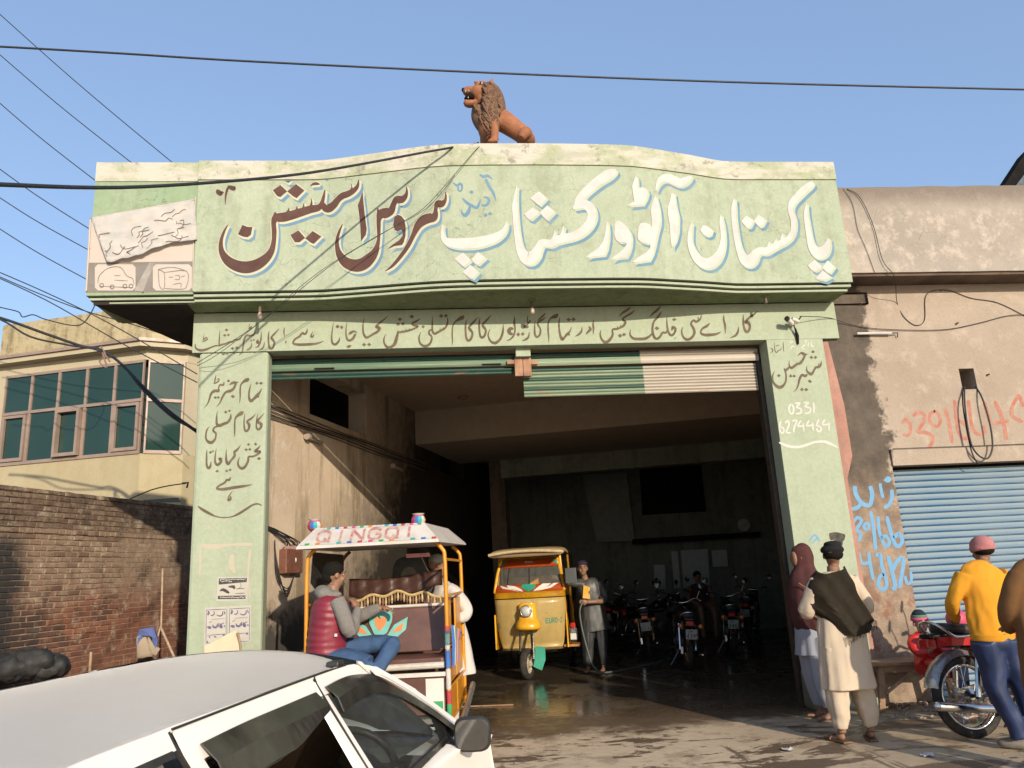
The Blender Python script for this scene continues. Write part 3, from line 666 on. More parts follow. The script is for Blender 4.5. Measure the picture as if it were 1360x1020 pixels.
brown([S_((170, 495, 8), (140, 560, 22), (120, 640, 32), (125, 720, 44), (155, 790, 72), (210, 845, 96), (290, 868, 112), (360, 850, 112), (420, 800, 96), (465, 740, 64), (490, 660, 34), (497, 590, 30), (496, 520, 36), (498, 450, 44), (520, 405, 88), (570, 390, 90), (610, 370, 66), (632, 310, 50), (660, 270, 60), (700, 272, 66), (735, 245, 44), (750, 200, 22), (745, 152, 6)),
       S_((496, 450, 40), (496, 400, 36), (486, 350, 10)),
       P_poly((350, 198), (356, 260), (366, 370), (388, 540), (380, 590), (338, 648), (332, 520), (318, 400), (308, 320), (325, 280)),
       P_poly((640, 425), (668, 408), (700, 420), (728, 455), (740, 520), (738, 600), (722, 660), (706, 682), (640, 692), (580, 714), (620, 680), (680, 640), (712, 600), (716, 560), (700, 545), (665, 560), (640, 545), (626, 500), (634, 455)),
       S_((555, 918, 5), (620, 870, 26), (690, 790, 34), (760, 690, 40), (810, 590, 44), (850, 510, 66), (900, 460, 88), (950, 440, 86), (990, 430, 80), (1008, 400, 50), (1012, 350, 34), (1030, 310, 60), (1065, 310, 62), (1095, 280, 30), (1102, 240, 18), (1100, 202, 6))], 430)
# --- white words with a blue drop shadow to the right and below
def white(word, ox, oy=225):
    paint(word, ox, oy, Z, F_, m_lw, [(m_lbl, 5.0, 5.0, .7, 'letter_shadow'), (m_lcg, 2.3, 1.9, .4, 'letter_outline')])
white([S_((125, 495, 10), (118, 560, 24), (128, 620, 44), (170, 655, 72), (250, 668, 90), (340, 668, 98), (430, 660, 98), (520, 640, 90), (600, 612, 74), (660, 570, 52), (690, 520, 30), (702, 470, 6)),
       P_poly((228, 808), (305, 750), (378, 826), (310, 876), (270, 846)), P_poly((380, 812), (440, 745), (512, 800), (445, 860), (410, 850)), P_poly((302, 928), (372, 862), (445, 926), (392, 985), (350, 968))], 570)
white([S_((112, 150, 8), (100, 240, 28), (92, 330, 46), (98, 430, 46), (105, 520, 50), (118, 620, 54), (140, 720, 70), (185, 790, 110), (230, 800, 126), (275, 770, 100), (305, 715, 74), (335, 665, 66), (380, 665, 66), (420, 668, 66), (470, 640, 74), (540, 620, 76), (620, 602, 74), (700, 560, 78), (765, 490, 80), (790, 410, 80), (765, 340, 84), (710, 310, 80), (660, 325, 66), (620, 358, 14)),
       S_((640, 340, 30), (670, 280, 66), (720, 215, 72), (790, 150, 78), (860, 95, 84), (930, 50, 90), (985, 20, 60), (1010, 8, 22)),
       S_((440, 640, 40), (452, 600, 26), (455, 548, 5)), S_((515, 610, 38), (525, 570, 24), (535, 510, 5)),
       P_poly((232, 260), (310, 196), (382, 262), (318, 328), (280, 300)), P_poly((178, 404), (255, 345), (318, 386), (240, 455), (205, 442)), P_poly((318, 390), (385, 325), (455, 384), (385, 455), (350, 430))], 670)
white([P_poly((245, 462), (258, 500), (262, 560), (258, 640), (245, 720), (222, 775), (130, 785), (50, 800), (100, 755), (170, 710), (210, 650), (228, 580), (238, 510)),
       P_poly((312, 500), (325, 470), (348, 462), (385, 480), (425, 520), (455, 570), (466, 620), (462, 690), (445, 750), (420, 795), (350, 800), (275, 822), (310, 785), (370, 740), (410, 700), (425, 668), (400, 656), (360, 660), (330, 640), (310, 590), (315, 540)),
       P_poly((522, 600), (530, 520), (550, 485), (590, 480), (630, 495), (652, 530), (652, 470), (640, 370), (662, 280), (684, 232), (700, 280), (718, 360), (726, 450), (722, 500), (700, 580), (680, 680), (660, 760), (628, 822), (540, 835), (468, 840), (520, 798), (590, 755), (635, 715), (640, 672), (600, 668), (550, 655), (525, 630)),
       P_poly((505, 55), (522, 90), (525, 170), (560, 160), (598, 172), (615, 210), (600, 265), (570, 318), (500, 325), (430, 330), (470, 300), (492, 290), (480, 220), (472, 150), (490, 100)),
       P_poly((826, 218), (852, 215), (868, 330), (890, 430), (888, 560), (868, 640), (832, 708), (820, 640), (812, 500), (796, 400), (794, 340), (812, 290)),
       S_((685, 195, 8), (705, 130, 34), (745, 85, 62), (800, 78, 76), (850, 100, 80), (905, 120, 74), (955, 100, 66), (990, 76, 40), (1008, 60, 12)),
       S_((1012, 480, 10), (995, 560, 32), (992, 650, 40), (1020, 740, 60), (1075, 820, 84), (1150, 850, 96), (1215, 820, 88), (1265, 750, 66), (1290, 660, 46), (1290, 570, 38), (1278, 480, 36), (1272, 410, 6)),
       P_poly((1088, 548), (1112, 502), (1150, 512), (1195, 545), (1180, 590), (1150, 602), (1112, 588))], 770)
white([S_((308, 262, 10), (300, 340, 38), (302, 430, 42), (312, 530, 46), (330, 640, 46), (358, 740, 58), (400, 815, 92), (440, 830, 108), (475, 800, 96), (500, 760, 74), (540, 735, 66), (590, 738, 66), (640, 712, 62), (700, 680, 60), (760, 650, 56), (810, 610, 48), (840, 540, 44), (838, 450, 46), (815, 370, 46), (830, 300, 56), (880, 240, 60), (940, 180, 62), (990, 140, 52), (1020, 120, 24)),
       S_((615, 700, 34), (628, 650, 8)), S_((675, 670, 34), (690, 628, 8)), S_((735, 640, 34), (746, 575, 8)),
       S_((960, 305, 8), (952, 400, 36), (965, 500, 44), (985, 620, 50), (1010, 700, 70), (1060, 752, 106), (1110, 740, 100), (1145, 690, 60), (1160, 620, 14)),
       P_poly((372, 470), (418, 415), (482, 462), (450, 520), (420, 528)), P_poly((482, 466), (525, 408), (592, 452), (560, 508), (530, 518)),
       P_poly((972, 868), (1030, 815), (1100, 885), (1040, 920), (1000, 905)), P_poly((1102, 885), (1150, 822), (1212, 880), (1170, 935), (1130, 920)), P_poly((1040, 985), (1105, 910), (1180, 972), (1120, 1000))], 930)
# small blue word in the middle
paint([S_((455, 45, 16), (490, 65, 26), (530, 58, 26), (575, 92, 6)), S_((510, 85, 22), (540, 150, 28), (580, 215, 24), (605, 290, 6)),
       S_((215, 118, 8), (250, 145, 20), (280, 130, 22), (298, 155, 18), (285, 195, 14), (262, 185, 14), (265, 155, 16)), P_poly((360, 205), (378, 188), (402, 200), (388, 222)),
       S_((300, 260, 14), (340, 300, 26), (380, 325, 26), (430, 345, 26), (450, 310, 20), (465, 270, 8)), S_((470, 320, 10), (510, 325, 26), (540, 290, 28), (525, 255, 18), (490, 250, 10)),
       S_((370, 330, 18), (355, 380, 34), (325, 415, 34), (298, 395, 18), (290, 360, 6)), P_poly((488, 410), (512, 392), (528, 412), (510, 432)), P_poly((528, 400), (552, 380), (572, 402), (548, 416))], 570, 225, Z, F_, m_lbl)
# --- header line, right to left, 8.5x zooms
W0 = on_wall(0.0); K8 = 8.5
def hdr(word, ox, oy): paint(word, ox, oy, K8, W0, m_ldk, n=4)
def KA(x, y, s=1.0):      # kaf + alif pair as it recurs in the header line
    return [S_((x+10*s, y-135*s, 5), (x, y-60*s, 22*s), (x+5*s, y+50*s, 24*s), (x+25*s, y+100*s, 30*s), (x+60*s, y+85*s, 28*s), (x+78*s, y+20*s, 26*s), (x+50*s, y-25*s, 34*s), (x+40*s, y-50*s, 26*s), (x+90*s, y-105*s, 24*s), (x+145*s, y-165*s, 5))]
hdr([S_((912, 230, 4), (910, 300, 22), (918, 380, 26), (945, 430, 34), (975, 415, 30), (985, 365, 28), (965, 325, 40), (935, 320, 34), (980, 270, 24), (1030, 235, 22), (1082, 192, 5)),
     S_((858, 370, 6), (850, 430, 24), (820, 475, 26), (762, 498, 8)), S_((692, 232, 4), (690, 290, 20), (705, 360, 26), (708, 450, 6)),
     S_((535, 330, 6), (500, 365, 30), (450, 395, 24), (430, 440, 22), (470, 465, 32), (540, 465, 34), (610, 455, 26), (662, 430, 6)),
     S_((440, 232, 5), (425, 285, 22), (380, 318, 26), (350, 300, 22), (320, 340, 22), (345, 385, 30), (360, 440, 30), (330, 495, 30), (280, 520, 32), (235, 490, 24), (215, 430, 20), (228, 372, 5)),
     S_((405, 255, 6), (400, 290, 16)), P_poly((105, 290), (130, 272), (160, 290), (130, 312)), S_((48, 262, 4), (50, 350, 20), (65, 430, 24), (95, 470, 28), (130, 450, 24), (145, 400, 30), (115, 380, 34), (105, 420, 12)),
     S_((130, 515, 4), (155, 490, 9))], 880, 390)
hdr([S_((840, 200, 6), (800, 260, 26), (750, 320, 22), (735, 400, 26), (750, 480, 30), (785, 510, 28), (825, 480, 26), (850, 440, 26), (890, 440, 24), (905, 400, 16)), S_((830, 138, 8), (790, 185, 28), (740, 225, 22), (702, 268, 5)),
     S_((490, 400, 5), (482, 460, 20), (520, 505, 30), (590, 512, 34), (660, 505, 32), (715, 470, 22), (735, 440, 16)), P_poly((758, 390), (785, 368), (815, 392), (785, 415)),
     S_((540, 185, 6), (490, 225, 24), (430, 260, 20), (400, 290, 22), (430, 320, 28), (410, 360, 30), (370, 385, 24), (325, 400, 26), (285, 405, 20), (285, 470, 26), (245, 530, 34), (200, 548, 34), (160, 510, 24), (145, 450, 18), (158, 410, 4)), S_((492, 150, 8), (450, 185, 28), (400, 215, 22), (355, 262, 5)),
     S_((372, 375, 14), (376, 345, 4)), S_((340, 390, 14), (344, 362, 4)), P_poly((345, 475), (368, 450), (398, 475), (370, 498)), P_poly((392, 460), (414, 440), (440, 460), (412, 484)),
     S_((70, 290, 4), (66, 350, 20), (70, 400, 22), (66, 460, 5))], 780, 390)
hdr([S_((1035, 365, 8), (1055, 400, 34), (1030, 430, 26), (1000, 462, 5)), S_((962, 375, 5), (955, 420, 22), (930, 455, 26), (880, 485, 5)),
     S_((712, 262, 5), (700, 340, 20), (708, 440, 24), (735, 515, 36), (765, 490, 26), (790, 460, 30), (820, 430, 20), (845, 375, 5)), S_((790, 455, 24), (825, 465, 24)), P_poly((782, 292), (810, 272), (836, 292), (810, 314)), P_poly((838, 290), (864, 268), (892, 290), (862, 312)),
     S_((690, 225, 10), (670, 250, 46), (640, 262, 40), (605, 280, 18), (580, 330, 16), (578, 420, 20), (585, 500, 14), (582, 555, 4)),
     S_((430, 300, 5), (425, 400, 20), (430, 465, 26), (455, 490, 24), (485, 460, 22), (490, 400, 20), (465, 355, 22), (465, 325, 22), (520, 290, 18), (550, 265, 6)), S_((552, 215, 5), (510, 260, 22), (455, 310, 8)),
     S_((350, 240, 5), (345, 290, 14), (350, 330, 14), (380, 300, 16), (360, 330, 14), (330, 360, 22), (305, 368, 20)), S_((300, 365, 14), (330, 380, 26), (360, 370, 14)), S_((365, 430, 6), (355, 490, 22), (320, 520, 22), (280, 532, 4)),
     P_poly((218, 460), (240, 435), (264, 460), (240, 485)), P_poly((268, 455), (290, 432), (314, 455), (292, 478)), S_((200, 250, 5), (196, 330, 24), (205, 400, 18), (190, 470, 22), (150, 515, 16), (105, 530, 4)), S_((190, 400, 16), (155, 395, 40), (135, 425, 44), (160, 455, 32), (185, 450, 12)),
     S_((70, 345, 5), (68, 430, 22), (40, 510, 28), (0, 548, 32))], 660, 390)
hdr([S_((1262, 300, 4), (1255, 390, 22), (1225, 470, 26), (1170, 515, 34), (1115, 490, 24), (1090, 420, 18), (1115, 355, 5)),
     *KA(990, 355, .96), *KA(835, 385, 1.0), S_((820, 205, 10), (800, 225, 48), (765, 245, 36), (720, 275, 18), (690, 330, 16), (685, 430, 18), (688, 490, 14), (684, 545, 4)),
     P_poly((536, 208), (560, 186), (586, 208), (560, 232)), P_poly((590, 205), (614, 184), (638, 205), (612, 228)), S_((632, 225, 8), (632, 290, 20), (605, 345, 24), (560, 372, 24), (520, 395, 28), (485, 410, 28), (462, 380, 24), (460, 300, 18), (462, 210, 4)), S_((580, 360, 16), (584, 330, 4)), S_((545, 380, 14), (550, 345, 4)),
     S_((470, 370, 18), (430, 370, 18), (425, 410, 24), (455, 450, 22), (435, 520, 26), (380, 552, 32), (325, 520, 22), (310, 450, 18), (335, 388, 5)), P_poly((338, 330), (355, 312), (378, 330), (356, 350)),
     P_poly((200, 215), (228, 195), (258, 215), (228, 240)), S_((325, 240, 5), (280, 268, 22), (235, 290, 18), (250, 315, 22), (300, 325, 20), (250, 355, 22), (190, 375, 24), (120, 390, 24), (75, 400, 22), (65, 460, 22), (40, 530, 26), (0, 555, 26)),
     P_poly((70, 245), (95, 225), (120, 245), (95, 268)), P_poly((50, 302), (75, 282), (100, 302), (75, 320)), P_poly((104, 300), (128, 280), (154, 298), (128, 318)), S_((200, 370, 12), (204, 340, 3)), S_((160, 380, 12), (162, 350, 3)), S_((118, 388, 12), (118, 360, 3))], 520, 395)
hdr([S_((1350, 330, 14), (1330, 400, 22), (1300, 490, 28), (1245, 525, 34), (1200, 490, 24), (1188, 430, 18), (1210, 370, 4)),
     S_((1240, 165, 4), (1180, 215, 18), (1125, 260, 22), (1105, 290, 34), (1140, 305, 34), (1115, 345, 30), (1070, 370, 28), (1030, 395, 24), (990, 410, 30), (960, 370, 24), (952, 290, 18), (962, 190, 4)), P_poly((940, 492), (964, 468), (990, 492), (966, 512)), P_poly((998, 490), (1022, 468), (1048, 490), (1022, 510)),
     S_((890, 360, 6), (850, 340, 22), (810, 360, 30), (790, 380, 10)), S_((870, 365, 22), (840, 420, 30), (800, 445, 26), (770, 420, 24), (760, 340, 16), (772, 225, 4)), P_poly((762, 512), (790, 495), (826, 498), (800, 530), (780, 528)),
     P_poly((640, 290), (665, 262), (692, 288), (665, 308)), P_poly((692, 290), (712, 275), (732, 295), (710, 320)), S_((688, 405, 6), (680, 450, 22), (640, 488, 28), (605, 465, 24), (600, 380, 18), (620, 235, 4)),
     S_((510, 450, 6), (430, 478, 24), (330, 488, 30), (220, 490, 30), (165, 475, 24), (185, 430, 22), (240, 395, 26), (260, 365, 20), (300, 370, 24), (320, 340, 18), (322, 305, 4)), S_((265, 345, 8), (280, 360, 22)), S_((388, 340, 4), (365, 395, 20), (385, 400, 22), (400, 370, 8)),
     S_((72, 290, 4), (60, 340, 16), (70, 405, 6)), P_poly((72, 455), (88, 440), (90, 470), (76, 478))], 370, 400)
hdr([*KA(905, 365, .86), S_((862, 370, 5), (850, 430, 18), (825, 458, 20), (790, 470, 4)), S_((825, 250, 4), (822, 330, 18), (812, 380, 20), (790, 425, 18), (755, 440, 4)), S_((812, 385, 18), (780, 380, 34), (790, 350, 20)), P_poly((735, 492), (750, 480), (765, 490), (748, 502)),
     S_((715, 385, 5), (710, 430, 18), (680, 460, 16), (655, 465, 4)), P_poly((700, 360), (712, 345), (724, 360), (712, 374)), P_poly((728, 352), (740, 340), (754, 352), (740, 366)), S_((752, 240, 4), (745, 290, 18), (700, 305, 20), (660, 300, 22), (630, 350, 22), (620, 420, 16), (610, 480, 14), (572, 528, 4)),
     S_((690, 165, 4), (690, 215, 10), (715, 200, 12), (700, 220, 10), (678, 225, 10)), S_((612, 295, 4), (580, 345, 18), (530, 350, 18), (500, 372, 20), (465, 375, 18), (420, 395, 18), (375, 405, 20), (350, 415, 16), (352, 330, 14), (358, 240, 4)),
     P_poly((480, 448), (500, 432), (520, 450), (498, 466)), P_poly((528, 440), (548, 424), (568, 440), (548, 456)), P_poly((502, 498), (520, 482), (538, 496), (520, 510)), P_poly((378, 510), (398, 492), (418, 510), (398, 526)), P_poly((420, 502), (438, 488), (456, 502), (438, 520)),
     P_poly((410, 240), (432, 222), (455, 240), (432, 256)), P_poly((392, 300), (412, 284), (432, 300), (412, 316)), P_poly((436, 296), (452, 282), (470, 296), (452, 310)),
     S_((350, 415, 14), (300, 420, 16), (250, 440, 18), (200, 460, 26), (140, 470, 28), (90, 450, 20), (78, 415, 14), (85, 395, 4)), S_((178, 290, 4), (172, 350, 12), (200, 325, 14), (215, 345, 14), (180, 365, 12), (150, 365, 4))], 250, 410)
# --- left pier
KP = 1360/120
paint([S_((1052, 290, 5), (1020, 350, 30), (980, 400, 50), (930, 450, 40), (885, 480, 50), (858, 430, 34), (862, 330, 26), (892, 215, 6)), S_((960, 400, 30), (1010, 420, 40)), P_poly((950, 215), (975, 188), (1005, 215), (975, 240)), P_poly((1005, 218), (1035, 192), (1072, 212), (1040, 238)),
       S_((860, 140, 14), (830, 165, 60), (780, 190, 40), (735, 240, 22), (725, 320, 26), (725, 420, 22), (715, 525, 5)),
       P_poly((520, 180), (548, 158), (578, 180), (548, 202)), S_((705, 200, 6), (640, 205, 40), (600, 215, 40), (560, 245, 6)), S_((665, 210, 36), (630, 290, 36), (580, 330, 46), (510, 350, 34), (460, 420, 32), (420, 510, 20), (368, 570, 5)), P_poly((580, 410), (610, 388), (652, 410), (618, 444)),
       S_((485, 190, 6), (470, 240, 34), (420, 240, 24), (400, 290, 20), (400, 330, 40), (340, 330, 46), (290, 370, 34), (260, 460, 26), (230, 530, 16), (180, 592, 4)), P_poly((325, 430), (350, 408), (378, 430), (350, 452)), P_poly((370, 430), (395, 406), (422, 428), (395, 450)), S_((362, 85, 6), (350, 150, 20), (345, 215, 18), (400, 180, 22), (405, 145, 14), (370, 160, 10)), S_((320, 215, 8), (350, 215, 20))], 255, 490, KP, W0, m_ldk, n=4)
paint([S_((1090, 665, 5), (1030, 730, 26), (985, 790, 44), (1040, 830, 46), (1030, 890, 36), (990, 910, 34), (968, 860, 26), (975, 760, 20), (990, 665, 5)), S_((960, 672, 5), (900, 740, 28), (830, 790, 34), (860, 840, 44), (850, 910, 34), (805, 935, 34), (785, 860, 26), (785, 760, 20), (798, 665, 5)),
       S_((775, 640, 14), (745, 665, 60), (690, 700, 40), (650, 750, 24), (642, 850, 26), (642, 950, 22), (636, 1020, 8)), P_poly((480, 650), (508, 625), (535, 648), (508, 672)), P_poly((538, 630), (562, 610), (590, 630), (565, 652)),
       S_((585, 670, 8), (580, 740, 34), (540, 800, 40), (480, 825, 44), (420, 850, 50), (375, 830, 40), (370, 740, 26), (382, 635, 6)), S_((400, 860, 30), (340, 880, 24), (320, 930, 34), (360, 970, 30), (355, 1030, 24)), S_((258, 865, 5), (220, 930, 24), (208, 1010, 28), (215, 1060, 30), (250, 1100, 46), (300, 1105, 46), (345, 1060, 34), (360, 1010, 24))], 255, 490, KP, W0, m_ldk, n=4)
paint([S_((775, 140, 4), (730, 190, 30), (715, 210, 28), (770, 210, 26), (740, 240, 26), (690, 265, 22), (640, 270, 22), (632, 320, 26), (600, 380, 30), (560, 400, 34), (525, 370, 26), (520, 320, 18), (540, 268, 4)), P_poly((732, 290), (755, 270), (782, 290), (755, 308)), P_poly((698, 125), (718, 108), (738, 128), (716, 144)), P_poly((618, 130), (638, 112), (658, 130), (638, 148)), P_poly((590, 190), (612, 172), (634, 190), (612, 206)), P_poly((634, 185), (652, 168), (672, 184), (652, 202)),
       S_((550, 138, 4), (510, 190, 24), (480, 215, 28), (480, 260, 30), (440, 310, 26), (405, 350, 34), (385, 290, 24), (388, 175, 4)), P_poly((372, 430), (392, 412), (412, 430), (392, 444)), P_poly((410, 418), (430, 400), (450, 416), (430, 434)), S_((345, 290, 6), (310, 290, 30), (330, 320, 30), (290, 360, 30), (262, 330, 26), (262, 260, 18), (275, 172, 4)), P_poly((262, 435), (285, 415), (305, 430), (285, 446)), P_poly((190, 220), (208, 202), (228, 218), (208, 236)), P_poly((224, 205), (238, 192), (248, 205), (235, 220)), S_((215, 320, 6), (205, 380, 28), (180, 395, 28), (165, 350, 22), (165, 260, 20), (168, 185, 4)),
       S_((680, 580, 5), (600, 598, 26), (480, 615, 34), (360, 635, 34), (285, 630, 26), (300, 600, 22), (370, 560, 24), (390, 530, 22), (420, 530, 28), (440, 495, 5)), S_((458, 655, 4), (420, 710, 16), (408, 760, 20), (435, 745, 28), (436, 710, 8)),
       S_((65, 822, 8), (110, 860, 30), (190, 905, 30), (270, 942, 16), (360, 955, 12), (450, 945, 14), (530, 910, 26), (610, 860, 26), (680, 815, 20), (740, 800, 18), (790, 820, 8))], 255, 575, 8.5, W0, m_ldk, n=5)
# --- right pier
KR = 1360/110
paint([S_((1000, 480, 5), (990, 550, 34), (950, 590, 40), (910, 590, 40), (880, 640, 34), (840, 700, 50), (800, 690, 46), (760, 640, 26), (762, 560, 5)), S_((960, 520, 6), (955, 570, 24)), S_((765, 700, 30), (740, 735, 44), (680, 720, 44), (640, 790, 38), (620, 880, 30), (590, 950, 20), (538, 1000, 4)),
       P_poly((830, 340), (862, 308), (895, 340), (862, 362)), P_poly((805, 430), (835, 398), (870, 430), (835, 458)), P_poly((872, 430), (900, 400), (935, 430), (900, 458)), P_poly((778, 820), (806, 788), (846, 828), (815, 852)), P_poly((650, 958), (680, 920), (712, 958), (680, 985)), P_poly((718, 962), (748, 925), (788, 962), (748, 985)),
       S_((775, 378, 6), (720, 380, 50), (670, 355, 34), (610, 405, 6)), S_((735, 385, 36), (700, 460, 40), (660, 520, 44), (600, 540, 40), (540, 585, 46), (500, 600, 40), (470, 550, 20), (475, 470, 5)), S_((650, 520, 20), (652, 470, 5)), S_((590, 545, 20), (600, 500, 5)), S_((470, 590, 30), (430, 630, 44), (400, 630, 34), (390, 600, 10)),
       S_((400, 620, 30), (418, 700, 26), (420, 800, 30), (385, 880, 40), (320, 920, 56), (255, 890, 44), (205, 820, 30), (200, 730, 24), (232, 655, 5)), P_poly((272, 725), (302, 700), (335, 728), (302, 755)), P_poly((468, 740), (495, 700), (525, 740), (495, 758)), P_poly((522, 735), (552, 705), (582, 740), (552, 758)),
       S_((375, 165, 4), (376, 250, 14), (386, 340, 5)), S_((348, 265, 4), (330, 300, 14), (290, 320, 14), (262, 350, 14), (236, 300, 12), (228, 170, 3)), P_poly((255, 238), (272, 222), (288, 238), (272, 246)), P_poly((288, 228), (300, 215), (314, 228), (300, 238)), S_((165, 270, 5), (200, 300, 18), (200, 330, 14), (160, 355, 4))], 1010, 440, KR, W0, m_ldk, n=4)
m_lwh = mat('fresh white wall lettering', (.5, .48, .44), (.45, .43, .39), 5, .8)
paint([S_((885, 240, 10), (840, 240, 20), (830, 160, 6)), S_((800, 180, 10), (780, 225, 14), (800, 250, 12)), S_((770, 160, 8), (740, 150, 16), (750, 190, 14)), S_((740, 200, 8), (700, 250, 16), (650, 280, 5)), S_((690, 290, 18), (720, 290, 18)), S_((560, 250, 14), (520, 250, 18), (490, 300, 5)), S_((500, 120, 5), (495, 190, 14), (530, 170, 14))], 1010, 440, KR, W0, m_lwh, n=4)
KN = 1133/100; dg = lambda *p: S_(*[(x, y, 26) for x, y in p])
paint([dg((350, 240), (315, 300), (335, 380), (375, 385), (385, 300), (350, 240)), dg((410, 235), (480, 235), (430, 290), (495, 320), (490, 380), (420, 390)), dg((535, 225), (610, 225), (560, 280), (640, 310), (620, 375), (555, 385)), dg((685, 215), (692, 300), (688, 380)),
       dg((195, 500), (175, 580), (185, 660), (225, 680), (240, 630), (210, 595), (180, 620)), dg((255, 530), (300, 500), (315, 560), (275, 670), (345, 675)), dg((360, 500), (435, 495), (400, 580), (385, 675)), dg((500, 490), (450, 575), (545, 570)), dg((530, 535), (540, 660)), dg((620, 490), (580, 570), (680, 560)), dg((670, 520), (680, 650)),
       dg((765, 475), (730, 560), (740, 640), (780, 660), (800, 610), (760, 575), (730, 610)), dg((855, 475), (820, 555), (925, 545)), dg((915, 515), (920, 650)),
       S_((165, 820, 20), (260, 865, 44), (360, 890, 44), (470, 890, 40), (580, 860, 40), (700, 820, 34), (830, 810, 40), (930, 840, 44), (1010, 880, 30), (1050, 910, 10))], 1020, 515, KN, W0, m_lwh, n=4)
# --- shop wall: blue and red paint, parts of that building
m_pbl = mat('blue brush paint', (.12, .27, .44), (.16, .30, .42), 14, .8, lo=.5, hi=.7); m_prd = mat('faded red brush paint', (.33, .12, .085), (.37, .19, .14), 12, .85, lo=.42, hi=.62)
W5 = on_wall(.05); KB = 5.37; bs = lambda w, *p: S_(*[(x, y, w) for x, y in p])
paint([P_poly((286, 150), (305, 125), (330, 122), (346, 145), (330, 165), (305, 165)), bs(26, (345, 215), (348, 270), (325, 325), (290, 345)), bs(22, (262, 170), (272, 230), (285, 275)), bs(30, (190, 190), (205, 240), (200, 300), (180, 330), (130, 310), (90, 250), (82, 190)), bs(28, (130, 310), (100, 345), (55, 355)),
       bs(24, (70, 450), (100, 415), (130, 440), (95, 500), (125, 530), (110, 585)), bs(22, (165, 450), (145, 480), (170, 500), (185, 470), (165, 450)), bs(26, (195, 370), (215, 480), (232, 650)), bs(24, (248, 405), (258, 520), (300, 620), (330, 590), (300, 545), (265, 570)), bs(28, (310, 405), (345, 540), (380, 620), (420, 590), (400, 530), (360, 560)),
       bs(24, (112, 665), (130, 740), (190, 735)), bs(24, (180, 660), (195, 760), (215, 860)), bs(26, (230, 690), (265, 680), (275, 760), (310, 880), (290, 930), (250, 900), (260, 840), (290, 820)), bs(30, (320, 690), (345, 790), (370, 900), (350, 930)), bs(30, (345, 800), (390, 720), (430, 720), (400, 920)), bs(22, (440, 830), (455, 885), (485, 870), (480, 800))], 1120, 610, KB, W5, m_pbl, parent=SP)
KX = 1239/170
paint([bs(30, (60, 600), (90, 560), (135, 600), (140, 680), (110, 715), (70, 700)), bs(34, (165, 530), (220, 490), (275, 520), (265, 590), (215, 680), (290, 690), (355, 730), (330, 820), (240, 905)), bs(30, (380, 480), (330, 510), (330, 590), (395, 630), (430, 580), (410, 500), (360, 480)), bs(34, (475, 450), (510, 580), (545, 790)),
       bs(34, (565, 370), (580, 500), (600, 660), (650, 740), (700, 730), (680, 620), (600, 570)), bs(32, (700, 370), (715, 500), (740, 640), (800, 710), (860, 690), (850, 620)), bs(34, (855, 390), (880, 480), (920, 590), (1000, 590), (1095, 572)), bs(36, (955, 380), (1010, 500), (1050, 640), (1070, 760)), bs(34, (1190, 320), (1125, 440), (1130, 530), (1230, 585)), bs(34, (1190, 320), (1235, 440)), bs(24, (1145, 830), (1155, 930), (1090, 920))], 1190, 480, KX, W5, m_prd, parent=SP)
m_pbk = mat('black brush paint', (.03, .03, .03), (.08, .07, .05), 20, .85)
paint([bs(34, (80, 45), (110, 40), (150, 50)), bs(30, (95, 70), (140, 75))], 1078, 700, 3.4, W0, m_pbk)
paint([bs(7, (0, 30), (20, 8), (38, 26)), bs(6, (12, 40), (30, 22), (42, 34))], 1075, 708, 3.0, W0, m_pbl)
# ================================================================ vehicles
m_white = mat('dusty white car paint', (.84, .80, .75), (.78, .73, .67), 2.5, .42, coat=.45, lo=.3, hi=.8); sh_ = m_white.node_tree.nodes['Principled BSDF']; sh_.inputs['Sheen Weight'].default_value = .55; sh_.inputs['Sheen Roughness'].default_value = .45; sh_.inputs['Sheen Tint'].default_value = (1, .93, .85, 1); sh_.inputs['Coat Roughness'].default_value = .3   # road dust
m_trim = mat('black trim', (.02, .02, .02), (.035, .03, .028), 14, .45)
m_smoke = mat('smoked visor plastic', (.022, .02, .018), (.06, .054, .045), 5, .14, lo=.35, hi=.75); m_rub = mat('tyre rubber', (.02, .02, .02), (.05, .043, .035), 14, .85, spec=.2)
m_grey = mat('grey dashboard plastic', (.10, .11, .115), (.13, .135, .13), 12, .6, bump=.1); m_seat = mat('dark seat cloth', (.05, .045, .05), (.03, .03, .035), 40, .9); m_chrome = mat('dulled chrome', (.62, .62, .62), (.48, .46, .44), 8, .18, 1.0)
m_steel = mat('galvanised tube', (.45, .43, .40), (.34, .32, .29), 9, .4, .8); m_glassc = glass('car side glass', (.80, .84, .80), alpha=.10, ior=1.22); m_glassd = glass('dusty dark car glass', (.22, .20, .18), alpha=.75); m_glass = glass('windscreen glass', (.75, .8, .78), alpha=.3)
m_mirr = mat('mirror glass', (.16, .15, .14), (.10, .10, .10), 3, .04, 1.0); m_redl = mat('red lamp lens', (.42, .02, .015), (.35, .02, .015), 9, .15, coat=.6); m_ambl = mat('amber lamp lens', (.55, .16, .02), (.45, .12, .02), 9, .2, coat=.5)
m_alloy = mat('painted steel rim', (.35, .34, .32), (.22, .19, .16), 9, .45, .5)
